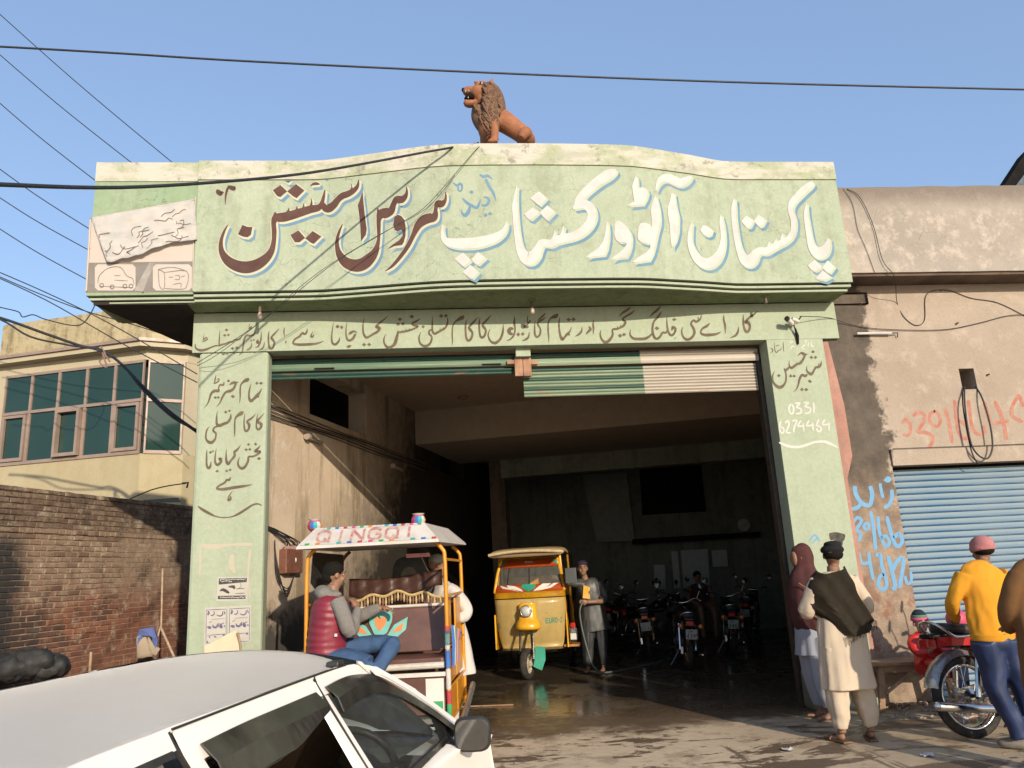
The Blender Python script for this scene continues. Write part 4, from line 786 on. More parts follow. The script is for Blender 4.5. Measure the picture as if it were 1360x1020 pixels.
def wheel(parent, c, axis, r, w, rim=m_alloy, tyre=m_rub, spokes=0, name='wheel', hub_r=.05, rr=.62, spin=0):
    """tyre as a closed ring with tread blocks, rim with a real opening, hub, optional wire spokes"""
    q = Vector((0, 0, 1)).rotation_difference(Vector(axis)).to_matrix().to_4x4(); M = Matrix.Translation(c) @ q
    ri = r*(rr if not spokes else .80); prof = [(ri, -w*.32), (ri+.01, -w*.42), ((ri+r)/2, -w*.52), (r-w*.14, -w*.42), (r, -w*.22), (r+.002, 0), (r, w*.22), (r-w*.14, w*.42), ((ri+r)/2, w*.52), (ri+.01, w*.42), (ri, w*.32)]
    def ring(prof, seg, m, nm, par, smooth=True):
        bm = B(); vs = [[bm.verts.new(M @ Vector((a*math.cos(2*math.pi*k/seg), a*math.sin(2*math.pi*k/seg), b))) for a, b in prof] for k in range(seg)]
        for k in range(seg):
            A, C = vs[k], vs[(k+1) % seg]
            for i in range(len(prof)): j = (i+1) % len(prof); bm.faces.new((A[i], C[i], C[j], A[j]))
        return ob(nm, bm, m, par, smooth=smooth)
    t = ring(prof, 36, tyre, 'tyre', parent)
    ring([(ri*.93, -w*.3), (ri+.004, -w*.36), (ri+.004, w*.36), (ri*.93, w*.3)], 30, rim, 'rim', parent)
    bm = lathe(B(), [(hub_r*.4, -w*.75), (hub_r, -w*.5), (hub_r, w*.5), (hub_r*.4, w*.75)], 14, M)
    if not spokes: lathe(bm, [(ri*.93, -w*.05), (ri*.6, w*.12), (hub_r, w*.3), (hub_r, w*.1), (ri*.93, -w*.1)], 20, M)
    ob('hub', bm, rim, parent, smooth=False)
    if spokes:
        bm = B()
        for k in range(spokes):
            a = 2*math.pi*k/spokes; s = 1 if k % 2 else -1; b_ = a+(.35 if (k//2) % 2 else -.35)
            tube(bm, [M @ Vector((hub_r*math.cos(a), hub_r*math.sin(a), s*w*.35)), M @ Vector((ri*.94*math.cos(b_), ri*.94*math.sin(b_), 0))], .0022, 4)
        ob('spokes', bm, m_chrome, parent, kind='stuff')
# ---------------------------------------------------------------- white hatchback in the foreground
CA = R(12.6)
CAR = thing('parked_car', 'dusty white hatchback with smoked window visors in the near left foreground', 'car', (-.94, -5.17, 0), -CA)
def cob(name, bm, m, **k): k.setdefault('smooth', False); return ob(name, bm, m, CAR, local=True, **k)
def sx(z): return interp([(.2, .78), (.5, .84), (.80, .83), (.88, .80), (1.275, .56)], z)            # half width by height
def railz(y): return interp([(-2.2, 1.21), (-1.6, 1.26), (-1.1, 1.275), (0, 1.275), (.2, 1.262), (.42, 1.225), (.75, 1.09), (.98, .93)], y)
def railx(y): return interp([(-2.2, .52), (-1.4, .555), (0, .56), (.25, .565), (.42, .59), (.75, .665), (.98, .75)], y)
# roof skin: crowned grid with a rolled drip edge
bm = B(); rows = []
for i in range(31):
    t = i/30; row = []
    for j in range(25):
        s = -1+2*j/24; yf = .36-.20*s*s-.05*s**6; y = -2.05+(yf+2.05)*t; xx = railx(min(y, .2))*s
        z = railz(min(y, .05))+.062*(1-s*s)**.8*min(1, .6+.4*math.sin(math.pi*.5*min(max((y+2.05)/1.4, 0), 1)))-.04*max(0, (.08-t)/.08)**2
        row.append(Vector((xx, y, z)))
    rows.append(row)
loft(bm, rows, cap=False, closed=False); bmesh.ops.solidify(bm, geom=bm.faces[:], thickness=.012); cob('roof', bm, m_white, smooth=True)
for s in (-1, 1):
    ys = [-2.0+.1*k for k in range(23)]+[.25, .3, .36, .42, .5, .6, .75, .9, .99]
    bm = tube(B(), [(s*(railx(y)+.002), y, railz(y)+.006) for y in ys], .0075, 8); cob('drip_rail', bm, m_white, smooth=True)
    # door frames (A, B, C pillars and the upper frame) as bent strips that follow the side
    def side(y, z, o=0): return Vector((s*(interp([(.80, .84), (.88, .815), (1.275, .565)], z)+o), y, z))
    def strip(name, path, w0, w1, o=.0, th=.012, m=m_white):
        bm = B(); q = cat(path, 5); rings = []
        for i, (y, z) in enumerate(q):
            a = q[max(i-1, 0)]; b = q[min(i+1, len(q)-1)]; ty, tz = b[0]-a[0], b[1]-a[1]; l = math.hypot(ty, tz); ny, nz = -tz/l, ty/l; w_ = (w0+(w1-w0)*i/(len(q)-1))/2
            rings.append([side(y+ny*w_, z+nz*w_, o), side(y-ny*w_, z-nz*w_, o), side(y-ny*w_, z-nz*w_, o-th), side(y+ny*w_, z+nz*w_, o-th)])
        loft(bm, rings); return cob(name, bm, m, smooth=False)
    top = [(-2.0, 1.205), (-1.5, 1.24), (-1.12, 1.245), (-.6, 1.25), (-.1, 1.25), (.1, 1.245), (.28, 1.215), (.48, 1.135), (.72, 1.0), (.92, .875)]
    strip('door_frame', [(-1.1, 1.240), (-.6, 1.246), (-.25, 1.248)], .076, .076); strip('door_frame', [(-.235, 1.25), (-.05, 1.25), (.12, 1.242), (.32, 1.208), (.52, 1.134), (.76, 1.012), (.93, .895)], .06, .05)
    strip('windscreen_pillar', [(.05, 1.268), (.2, 1.26), (.38, 1.232), (.56, 1.165), (.80, 1.045), (1.04, .90)], .022, .036, .002)
    strip('quarter_frame', [(-2.0, 1.215), (-1.5, 1.255), (-1.13, 1.262)], .05, .045); strip('window_seal', [(-1.95, 1.187), (-1.5, 1.227), (-1.15, 1.235)], .014, .014, .003, m=m_trim); strip('roof_seam', [(-1.12, 1.283), (-.6, 1.286), (-.1, 1.286), (.1, 1.283)], .005, .005, .004, m=m_trim); strip('door_seam', [(-1.135, 1.28), (-1.115, 1.15), (-1.08, .9)], .008, .008, .004, m=m_trim); strip('door_seam', [(-.232, 1.285), (-.222, 1.1), (-.205, .9)], .008, .008, .004, m=m_trim)
    strip('door_pillar', [(-.258, 1.215), (-.244, 1.05), (-.228, .88)], .034, .045); strip('door_pillar', [(-.205, 1.215), (-.19, 1.05), (-.172, .88)], .03, .04)
    strip('rear_pillar', [(-1.075, 1.21), (-1.05, 1.05), (-1.0, .88)], .05, .06); strip('quarter_pillar', [(-1.20, 1.205), (-1.22, 1.05), (-1.25, .88)], .035, .05, m=m_trim)
    strip('tail_pillar', [(-1.75, 1.215), (-1.85, 1.05), (-1.95, .88)], .1, .16)
    strip('window_seal', [(-1.02, 1.207), (-.6, 1.21), (-.29, 1.21)], .012, .012, .003, m=m_trim); strip('window_seal', [(-.16, .89), (.3, .885), (.8, .88)], .02, .02, .004, m=m_trim)
    strip('window_seal', [(-.17, 1.212), (-.05, 1.214), (.11, 1.206), (.30, 1.178), (.50, 1.106), (.73, .985), (.86, .9)], .016, .016, .003, m=m_trim)
    def pane(pts, m, nm='window'):
        bm = B(); v = [bm.verts.new(side(y, z, -.008)) for y, z in pts]; bm.faces.new(v); cob(nm, bm, m)
    pane([(-1.04, .86), (-.235, .86), (-.262, 1.225), (-1.06, 1.22)], m_glassd); pane([(-1.9, .86), (-1.25, .86), (-1.19, 1.232), (-1.78, 1.215)], m_glassd)
    pane([(-.17, .86), (.94, .86), (.76, .985), (.52, 1.115), (.32, 1.19), (.12, 1.22), (-.19, 1.225)], m_glassc)
    strip('window_divider', [(-.86, 1.2), (-.83, 1.05), (-.79, .88)], .02, .02, .0, m=m_trim)
    # smoked wind deflectors standing proud of the glass
    bm = B(); q = cat([(-1.045, 1.235), (-.8, 1.24), (-.5, 1.24), (-.29, 1.24)], 6)
    rings = [[side(y, z+.002, .012), side(y, z-.04, .032), side(y+.01, z-(.105 if y < -.62 else .105-.14*max(0, y+.62)), .02), side(y+.01, z-(.105 if y < -.62 else .105-.14*max(0, y+.62)), .016), side(y, z-.04, .027), side(y, z, .007)] for y, z in q]
    loft(bm, rings); cob('window_visor', bm, m_smoke, smooth=False)
    bm = B(); q = cat([(-.19, 1.245), (-.02, 1.25), (.13, 1.244), (.33, 1.216), (.53, 1.142), (.75, 1.03), (.90, .93)], 6); n = len(q); rings = []
    for i, (y, z) in enumerate(q):
        a = q[max(i-1, 0)]; b = q[min(i+1, n-1)]; ty, tz = b[0]-a[0], b[1]-a[1]; l = math.hypot(ty, tz); ny, nz = tz/l, -ty/l; w_ = .085-.03*i/n
        rings.append([side(y, z, .012), side(y+ny*w_*.45, z+nz*w_*.45, .034), side(y+ny*w_, z+nz*w_, .024), side(y+ny*w_, z+nz*w_, .019), side(y+ny*w_*.45, z+nz*w_*.45, .029), side(y, z, .007)])
    loft(bm, rings); cob('window_visor', bm, m_smoke)
    # mirror: shell, glass facing back, arm
    bm = B(); cx, cy, cz = s*.94, .70, .905; rings = []
    for k, (dy, f) in enumerate(((0, 1.0), (.02, 1.06), (.06, .98), (.10, .72), (.125, .3))):
        rings.append([(cx+s*0+.080*f*math.copysign(abs(math.cos(a))**.6, math.cos(a)), cy+dy, cz+.072*f*math.copysign(abs(math.sin(a))**.6, math.sin(a))) for a in [2*math.pi*i/24 for i in range(24)]])
    loft(bm, rings); mr = cob('side_mirror', bm, m_trim, smooth=True)
    bm = B(); bm.faces.new([bm.verts.new((cx+.074*math.copysign(abs(math.cos(a))**.6, math.cos(a)), cy-.003, cz+.064*math.copysign(abs(math.sin(a))**.6, math.sin(a)))) for a in [2*math.pi*i/24 for i in range(24)]]); ob('mirror_glass', bm, m_mirr, mr, local=True)
    bm = tube(B(), [(s*.90, cy+.05, cz-.05), (s*.84, cy+.07, cz-.06), (s*.80, cy+.09, cz-.05)], [.03, .028, .04], 8); ob('mirror_arm', bm, m_trim, mr, local=True, smooth=True)
    bm = B(); box(bm, (s*.66 if s > 0 else -.66-.1, 0, 0), (s*.66+.1 if s > 0 else -.66, .001, .001)); bm.free()
    bm = B(); quad(bm, (side(.62, .87, .006), side(.93, .87, .006), side(.80, .955, .006), side(.70, .99, .006))); bmesh.ops.solidify(bm, geom=bm.faces[:], thickness=.01); cob('mirror_base', bm, m_trim)
# lower body: cross sections from tail to nose
bm = B(); rings = []
for y, hw, zt, zb in ((-2.1, .70, .80, .35), (-2.02, .78, .86, .3), (-1.7, .82, .885, .22), (-1.0, .84, .885, .2), (0, .855, .88, .2), (.5, .88, .875, .2), (.8, .91, .868, .2), (1.0, .93, .845, .2), (1.3, .935, .80, .22), (1.6, .90, .745, .25), (1.78, .80, .68, .3), (1.82, .7, .6, .35)):
    crown = .035 if y > .9 else 0; r = []
    for t in range(13):
        a = math.pi*t/12; cx_ = math.cos(a); r.append((hw*math.copysign(abs(cx_)**.35, cx_)*(.97 if t in (0, 12) else 1), y, zt-.05+(.05)*math.sin(a)**.5+crown*math.sin(a)))
    rings.append([(hw*.94, y, zb), (hw*1.0, y, zb+.25)]+r+[(-hw*1.0, y, zb+.25), (-hw*.94, y, zb)])
loft(bm, rings); kill = [f for f in bm.faces if f.calc_center_median().z > .84 and abs(f.calc_center_median().x) < .74 and -2.0 < f.calc_center_median().y < 1.0]; bmesh.ops.delete(bm, geom=kill, context='FACES'); cob('body', bm, m_white, smooth=True)
bm = B(); rows = []
for i in range(9):
    t = i/8; rows.append([(s_*(.60+.17*t)*1.0, .33+.75*t-.14*s_*s_*(1+t), 1.285-.40*t+.05*(1-s_*s_)*(1-t)) for s_ in [-1+2*j/12 for j in range(13)]])
loft(bm, rows, cap=False, closed=False); cob('windscreen', bm, m_glass, smooth=True)
bm = box(B(), (-.74, .72, .55), (.74, 1.16, .845)); cob('dashboard', bm, m_grey, bevel=.06); bm = box(B(), (.56, .712, .76), (.68, .722, .80)); cob('air_vent', bm, m_trim)
M = Matrix.Translation((.46, .52, .83)) @ Matrix.Rotation(R(-62), 4, 'X'); bm = tube(B(), [M @ Vector((.18*math.cos(a), .18*math.sin(a), 0)) for a in [2*math.pi*k/28 for k in range(29)]], .017, 8); stw = cob('steering_wheel', bm, m_trim, smooth=True)
bm = tube(B(), [M @ Vector((0, .02, -.02)), M @ Vector((0, 0, -.3))], .03, 8); box(bm, (-.16, -.02, -.03), (.16, .02, -.01), M); ob('steering_column', bm, m_trim, stw, local=True)
for xx in (-.36, .36):
    bm = box(B(), (xx-.24, -.42, .55), (xx+.24, -.28, 1.0)); cob('seat_back', bm, m_seat, bevel=.05); cob('seat', box(B(), (xx-.24, -.3, .35), (xx+.24, .15, .52)), m_seat, bevel=.05); cob('headrest', box(B(), (xx-.12, -.40, 1.02), (xx+.12, -.31, 1.15)), m_seat, bevel=.03)
cob('rear_bench', box(B(), (-.58, -1.4, .5), (.58, -1.2, 1.0)), m_seat, bevel=.05); cob('floor_pan', box(B(), (-.76, -1.9, .25), (.76, 1.0, .33)), m_trim)
cob('spoiler', loft(B(), [[(x, -2.14+.07*abs(x), 1.235-.03*abs(x)), (x, -2.0+.03*abs(x), 1.272-.035*abs(x)), (x, -2.0, 1.225)] for x in [-.5+.1*k for k in range(11)]]), m_white)
cob('rear_window', loft(B(), [[(x, -2.04, 1.19), (x, -2.03, 1.18), (x, -2.15, .86), (x, -2.16, .87)] for x in (-.48, 0, .48)]), m_glassd)
cob('tailgate', loft(B(), [[(x, -2.05, .98), (x, -2.17, .86), (x, -2.2, .4), (x, -2.1, .4)] for x in (-.66, 0, .66)]), m_white)
for s in (-1, 1):
    for y in (-1.45, 1.15):
        t = thing('x', 'x', 'x'); bpy.data.objects.remove(t); w_e = bpy.data.objects.new('wheel', None); COL.objects.link(w_e); w_e.parent = CAR
        M0 = world_of(CAR); c = Vector((s*.74, y, .28)); wheel(w_e, M0 @ c, (M0.to_3x3() @ Vector((s, 0, 0))), .28, .17)
    cob('headlight', box(B(), (s*.5-.16, 1.74, .52), (s*.5+.16, 1.84, .66)), m_glass, bevel=.03); cob('tail_lamp', box(B(), (s*.72-.06, -2.16, .5), (s*.72+.06, -2.06, .84)), m_redl, bevel=.02)
ob('roof_clip', box(B(), (.515, .02, 1.285), (.565, .09, 1.305)), m_trim, CAR, local=True, bevel=.006)

# ---------------------------------------------------------------- stroke font for plates and panels
FONT = {'0': [[(0, .2), (0, .8), (.2, 1), (.5, 1), (.7, .8), (.7, .2), (.5, 0), (.2, 0), (0, .2)]], '1': [[(.15, .8), (.4, 1), (.4, 0)]], '2': [[(0, .8), (.2, 1), (.5, 1), (.7, .8), (.7, .6), (0, 0), (.7, 0)]],
 '3': [[(0, .9), (.3, 1), (.6, .9), (.6, .6), (.3, .52), (.65, .45), (.7, .2), (.4, 0), (0, .1)]], '4': [[(.5, 0), (.5, 1), (0, .3), (.7, .3)]], '5': [[(.7, 1), (.1, 1), (0, .55), (.4, .6), (.7, .4), (.6, .1), (.3, 0), (0, .1)]], '6': [[(.6, 1), (.2, .8), (0, .4), (.1, .05), (.5, 0), (.7, .25), (.5, .5), (.1, .45)]],
 '7': [[(0, 1), (.7, 1), (.25, 0)]], '8': [[(.35, .52), (.05, .7), (.2, 1), (.5, 1), (.65, .7), (.35, .52), (0, .3), (.15, 0), (.55, 0), (.7, .3), (.35, .52)]], '9': [[(.1, 0), (.6, .3), (.7, .7), (.4, 1), (.1, .8), (.2, .5), (.65, .6)]],
 'E': [[(.7, 1), (0, 1), (0, 0), (.7, 0)], [(0, .5), (.5, .5)]], 'U': [[(0, 1), (0, .2), (.2, 0), (.5, 0), (.7, .2), (.7, 1)]], 'R': [[(0, 0), (0, 1), (.5, 1), (.7, .75), (.5, .5), (0, .5)], [(.35, .5), (.7, 0)]], 'O': [[(0, .2), (0, .8), (.2, 1), (.5, 1), (.7, .8), (.7, .2), (.5, 0), (.2, 0), (0, .2)]],
 '-': [[(.1, .5), (.6, .5)]], 'N': [[(0, 0), (0, 1), (.7, 0), (.7, 1)]], 'G': [[(.7, .8), (.5, 1), (.2, 1), (0, .8), (0, .2), (.2, 0), (.55, 0), (.7, .2), (.7, .48), (.4, .48)]], 'Q': [[(0, .2), (0, .8), (.2, 1), (.5, 1), (.7, .8), (.7, .2), (.5, 0), (.2, 0), (0, .2)], [(.4, .3), (.75, -.05)]],
 'I': [[(.35, 0), (.35, 1)]], 'P': [[(0, 0), (0, 1), (.5, 1), (.7, .75), (.5, .5), (0, .5)]], 'L': [[(0, 1), (0, 0), (.65, 0)]], 'A': [[(0, 0), (.35, 1), (.7, 0)], [(.12, .35), (.58, .35)]], 'K': [[(0, 0), (0, 1)], [(.7, 1), (0, .45), (.7, 0)]], 'M': [[(0, 0), (0, 1), (.35, .4), (.7, 1), (.7, 0)]], 'H': [[(0, 0), (0, 1)], [(.7, 0), (.7, 1)], [(0, .5), (.7, .5)]], ' ': []}
def text(bm, s, fn, x0, z0, h, th=.14, sp=1.0, asp=.75):
    """strokes of the little font above, laid through fn(u, v)"""
    x = x0; k = 0
    for ch in s:
        for st in FONT[ch]:
            for a, b in zip(st, st[1:]):
                ax, az, bx, bz = x+a[0]*h*asp, z0+a[1]*h, x+b[0]*h*asp, z0+b[1]*h; l = math.hypot(bx-ax, bz-az) or 1; t = h*th/2; nx, nz = -(bz-az)/l*t, (bx-ax)/l*t; ex, ez = (bx-ax)/l*t*.6, (bz-az)/l*t*.6; k += 1
                bm.faces.new([bm.verts.new(fn(u, v, (k % 23)*.00004)) for u, v in ((ax+nx-ex, az+nz-ez), (bx+nx+ex, bz+nz+ez), (bx-nx+ex, bz-nz+ez), (ax-nx-ex, az-nz-ez))])
        x += h*asp*(1.0 if ch != 'I' else .8)*sp
    return bm
# ---------------------------------------------------------------- yellow three-wheeler
m_yel = mat('glossy yellow paint', (.70, .36, .015), (.52, .25, .02), 4, .3, coat=.4); m_crm = mat('cream yellow paint', (.74, .54, .21), (.66, .47, .17), 4, .35, coat=.3, wear=((.25, .2, .12), .66)); m_org = mat('orange film', (.58, .10, .02), (.52, .09, .02), 6, .45)
m_can = mat('tan canvas', (.30, .20, .095), (.26, .18, .10), 8, .85, bump=.3); m_grn = mat('green plastic', (.01, .26, .17), (.01, .20, .13), 6, .5); m_wfilm = mat('white film', (.55, .53, .48), (.5, .48, .43), 6, .6)
RK = thing('auto_rickshaw', 'yellow and cream three-wheeled auto rickshaw standing wet inside the dark bay', 'rickshaw', (1.40, 4.05, 0), -R(13))
def rob(name, bm, m, par=None, **k): return ob(name, bm, m, par or RK, local=True, **k)
def rw(z): return interp([(.40, .47), (.55, .52), (.9, .56), (1.2, .57), (1.3, .56), (1.6, .52), (1.8, .46), (1.86, .38)], z)
def rb(z): return interp([(.40, .10), (.6, .18), (.95, .22), (1.2, .20), (1.3, .17), (1.6, .12), (1.86, .08)], z)
def rs(z): return interp([(.40, .10), (1.2, 0), (1.3, .02), (1.6, .14), (1.86, .26)], z)
def rsurf(u, z, o=0):
    """front shell: u -1..1 across the nose"""
    w_, b_ = rw(z)+o, rb(z)+o; a = u*math.pi/2; return Vector((w_*math.sin(a)**1 if abs(u) < 1 else w_*u, rs(z)+.22-(b_+.0)*math.cos(a)**1.0*1.0-.0, z))
def shell(name, z0, z1, m, n=8, o=0, u0=-1, u1=1, th=.01, par=None, uf=None):
    rows = []
    for i in range(n+1):
        z = z0+(z1-z0)*i/n; rows.append([rsurf(u0+(u1-u0)*j/24, z, o) for j in range(25)])
    bm = loft(B(), rows, cap=False, closed=False); bmesh.ops.solidify(bm, geom=bm.faces[:], thickness=th); return rob(name, bm, m, par, smooth=True)
shell('front_panel', .42, 1.19, m_crm); shell('front_band', 1.19, 1.285, m_yel, 3, .006); shell('chrome_strip', 1.185, 1.196, m_chrome, 1, .012); shell('sill', .395, .43, m_crm, 1, .02)
shell('windscreen', 1.29, 1.76, m_glass, 6, -.01, -.9, .9, .004); shell('decal_strip', 1.285, 1.40, m_org, 3, .004, -.92, .92, .003); shell('decal_strip', 1.665, 1.79, m_org, 3, .004, -.92, .92, .003); shell('roof_front', 1.785, 1.86, m_yel, 3, .01)
def rpatch(pts, m, nm, o=.012, par=None):
    bm = B(); cc = (sum(p[0] for p in pts)/len(pts), sum(p[1] for p in pts)/len(pts)); vs = [bm.verts.new(rsurf(u, z, o)) for u, z in pts]
    for t in tessellate_polygon([[Vector((u, z, 0)) for u, z in pts]]): bm.faces.new([vs[i] for i in t])
    return rob(nm, bm, m)
for dx, sc, mm, nm in ((0, 1, m_grn, 'lotus_centre'), (-.22, .8, m_wfilm, 'lotus_petal'), (.22, .8, m_wfilm, 'lotus_petal'), (-.36, .6, m_wfilm, 'lotus_petal'), (.36, .6, m_wfilm, 'lotus_petal')):
    rpatch([(dx-.13*sc+dx*.3, 1.355), (dx-.1*sc+dx*.6, 1.40), (dx+.13*sc+dx*.6, 1.40-.02*(dx < 0)), (dx+.12*sc, 1.33), (dx*.4, 1.29)], mm, nm, .012+.004*(dx == 0))
for s in (-1, 1):
    rpatch([(s*.55, 1.78), (s*.9, 1.78), (s*.86, 1.68), (s*.7, 1.70)], m_grn, 'decal_wing'); rpatch([(s*.74, 1.73), (s*.9, 1.76), (s*.92, 1.64), (s*.84, 1.66)], m_wfilm, 'decal_wing', .016)
    rpatch([(s*.95-.03, 1.0), (s*.95+.03, 1.0), (s*.95+.03, 1.12), (s*.95-.03, 1.12)] if s > 0 else [(-.98, .98), (-.92, .98), (-.92, 1.1), (-.98, 1.1)], m_ambl, 'indicator', .02)
    bm = tube(B(), [rsurf(s*.93, z) for z in (1.28, 1.4, 1.55, 1.7, 1.8, 1.85)], .028, 8); rob('windscreen_pillar', bm, m_yel, smooth=True)
bm = tube(B(), [rsurf(.02, z, .004) for z in (1.4, 1.5, 1.66)], .008, 6); rob('wiper', bm, m_trim)
bm = tube(B(), [rsurf(-.42, z, .004) for z in (1.4, 1.5, 1.66)], .008, 6); rob('wiper', bm, m_trim)
rob('badge', text(box(B(), (-.001, -.001, -.001), (.001, .001, .001)), 'II', lambda u, v, o: rsurf(u, v, .012+o), -.06, 1.22, .03), m_chrome)
rob('lettering', text(B(), 'EURO-2', lambda u, v, o: rsurf(u, v, .004+o), .30, .80, .07, .2, 1.05, .95), m_grn); rob('lettering', text(B(), 'NG', lambda u, v, o: rsurf(u, v, .004+o), -.86, .74, .075, .2, 1.1, 1.1), m_grn)
rob('lettering', text(B(), '0300', lambda u, v, o: rsurf(u, v, .012+o), -.07, 1.73, .03, .2, 1.1, 1.3), m_wfilm)
# nose, headlamp, fork, wheel, flap
bm = B(); rings = []
for z, w_, d in ((.72, .19, .13), (.75, .20, .16), (.79, .195, .16), (.84, .175, .12), (.88, .145, .09), (1.0, .14, .08), (1.10, .135, .07), (1.12, .10, .0)):
    rings.append([(w_*math.cos(a)-.02, -.02-d*max(math.sin(a), -.3), z) for a in [2*math.pi*k/20 for k in range(20)]])
rob('nose_fairing', loft(bm, rings), m_yel, smooth=True)
M = Matrix.Translation((-.03, -.10, 1.0)) @ Matrix.Rotation(R(90), 4, 'X'); rob('headlamp', lathe(B(), [(.088, -.02), (.094, .02), (.090, .035), (.082, .035), (.075, .02)], 24, M), m_chrome, smooth=True)
rob('headlamp_lens', lathe(B(), [(.08, .02), (.07, .04), (.04, .052), (.001, .055)], 24, M), mat('lamp lens', (.55, .55, .52), (.42, .42, .4), 30, .12, .2, coat=.6), smooth=True)
WN = bpy.data.objects.new('front_wheel', None); COL.objects.link(WN); WN.parent = RK; M0 = world_of(RK); fax = Vector((math.cos(R(-12)), math.sin(R(-12)), 0))
wheel(WN, M0 @ Vector((-.06, -.09, .225)), M0.to_3x3() @ fax, .228, .115, mat('cream rim', (.45, .38, .28), (.3, .24, .17), 9, .5, .2), hub_r=.055, rr=.6)
for s in (-1, 1): rob('fork', tube(B(), [(-.06+s*.085, -.05, .7), (-.06+s*.095, -.08, .45), (-.06+s*.09, -.09, .225)], .018, 8), m_trim, smooth=True)
rob('shock_absorber', tube(B(), [(.06, -.14, .66), (.05, -.12, .3)], [.012, .02], 8), m_chrome)
bm = B(); loft(bm, [[(.07, .02, .47), (.22, .02, .45), (.22, .03, .45), (.07, .03, .47)], [(.06, -.02, .3), (.22, -.02, .27), (.22, -.01, .27), (.06, -.01, .3)], [(.03, -.06, .18), (.16, -.07, .12), (.16, -.06, .12), (.03, -.05, .18)]]); rob('mud_flap', bm, m_grn)
# cabin: side panels, posts, canopy, rear
for s in (-1, 1):
    bm = B(); prism(bm, [(.2, .42), (.75, .40), (.75, .62), (.3, .9), (.2, .95)], lambda y, z, d: Vector((s*(.56+d), y, z)), 0, .02); rob('door_sill', bm, m_yel)
    bm = B(); prism(bm, [(1.3, .38), (2.35, .42), (2.38, 1.05), (1.3, 1.05)], lambda y, z, d: Vector((s*(.60+d), y, z)), 0, .03); rob('rear_side_panel', bm, m_yel, bevel=.01)
    rob('post', tube(B(), [(s*.55, .3, .95), (s*.54, .42, 1.3), (s*.50, .5, 1.85)], .02, 8), m_yel); rob('post', tube(B(), [(s*.6, 1.3, 1.0), (s*.58, 1.3, 1.85)], .02, 8), m_yel)
    rob('canopy_side', loft(B(), [[(s*.60, 1.3, 1.02), (s*.62, 1.3, 1.3), (s*.6, 1.3, 1.86), (s*.57, 1.3, 1.86)], [(s*.62, 2.3, 1.02), (s*.64, 2.32, 1.3), (s*.6, 2.25, 1.84), (s*.57, 2.25, 1.84)]]), mat('dark olive canvas', (.07, .06, .04), (.05, .045, .03), 10, .9))
bm = B(); rings = []
for i in range(13):
    y = -.05+2.42*i/12; h = 1.90+.05*math.sin(math.pi*min(i/6, 1)*.8); wd = .60 if i > 0 else .585
    rings.append([(wd*math.copysign(abs(math.cos(a))**.5, math.cos(a)), y, h-.05+(.085)*abs(math.sin(a))**.5*(1 if math.sin(a) > 0 else -.25)) for a in [2*math.pi*k/20 for k in range(20)]])
rob('canopy', loft(bm, rings), m_can, smooth=True)
bm = tube(B(), [(-.59, -.06, 1.875), (-.3, -.09, 1.905), (0, -.10, 1.915), (.3, -.09, 1.905), (.60, -.05, 1.875)], .024, 8, 4); rob('canopy_roll', bm, mat('pale canvas roll', (.46, .37, .22), (.36, .27, .15), 14, .85))
rob('passenger_seat', box(B(), (-.5, 1.5, .5), (.5, 2.1, .62)), m_trim, bevel=.03); rob('passenger_seat_back', box(B(), (-.5, 2.05, .6), (.5, 2.2, 1.15)), m_trim, bevel=.03); rob('driver_seat', box(B(), (-.28, .75, .5), (.28, 1.1, .62)), m_trim, bevel=.03)
rob('chassis', box(B(), (-.36, .55, .33), (.36, 2.35, .42)), m_trim); rob('rear_panel', box(B(), (-.6, 2.3, .42), (.6, 2.36, 1.5)), m_yel)
rob('handlebar', tube(B(), [(-.3, .35, 1.18), (0, .3, 1.14), (.3, .35, 1.18)], .015, 8), m_trim)
LB = rob('side_lamp', box(B(), (.60, .2, .50), (.72, .32, .70)), m_chrome, bevel=.02); rob('lamp_lens', box(B(), (.615, .185, .53), (.705, .199, .62)), m_wfilm, LB); rob('lamp_cap', box(B(), (.62, .22, .70), (.70, .3, .78)), m_redl, LB, bevel=.02)
rob('step', box(B(), (.50, .25, .42), (.74, .62, .455)), mat('rusty yellow step', (.4, .2, .04), (.22, .09, .03), 12, .7)); rob('hanging_flap', box(B(), (.60, .05, 1.38), (.78, .07, 1.62)), mat('dark grey flap', (.055, .06, .062), (.04, .045, .045), 6, .5), bevel=.01)
for s in (-1, 1):
    q = bpy.data.objects.new('rear_wheel', None); COL.objects.link(q); q.parent = RK; wheel(q, M0 @ Vector((s*.5, 1.95, .225)), M0.to_3x3() @ Vector((1, 0, 0)), .225, .115, hub_r=.05, rr=.6)
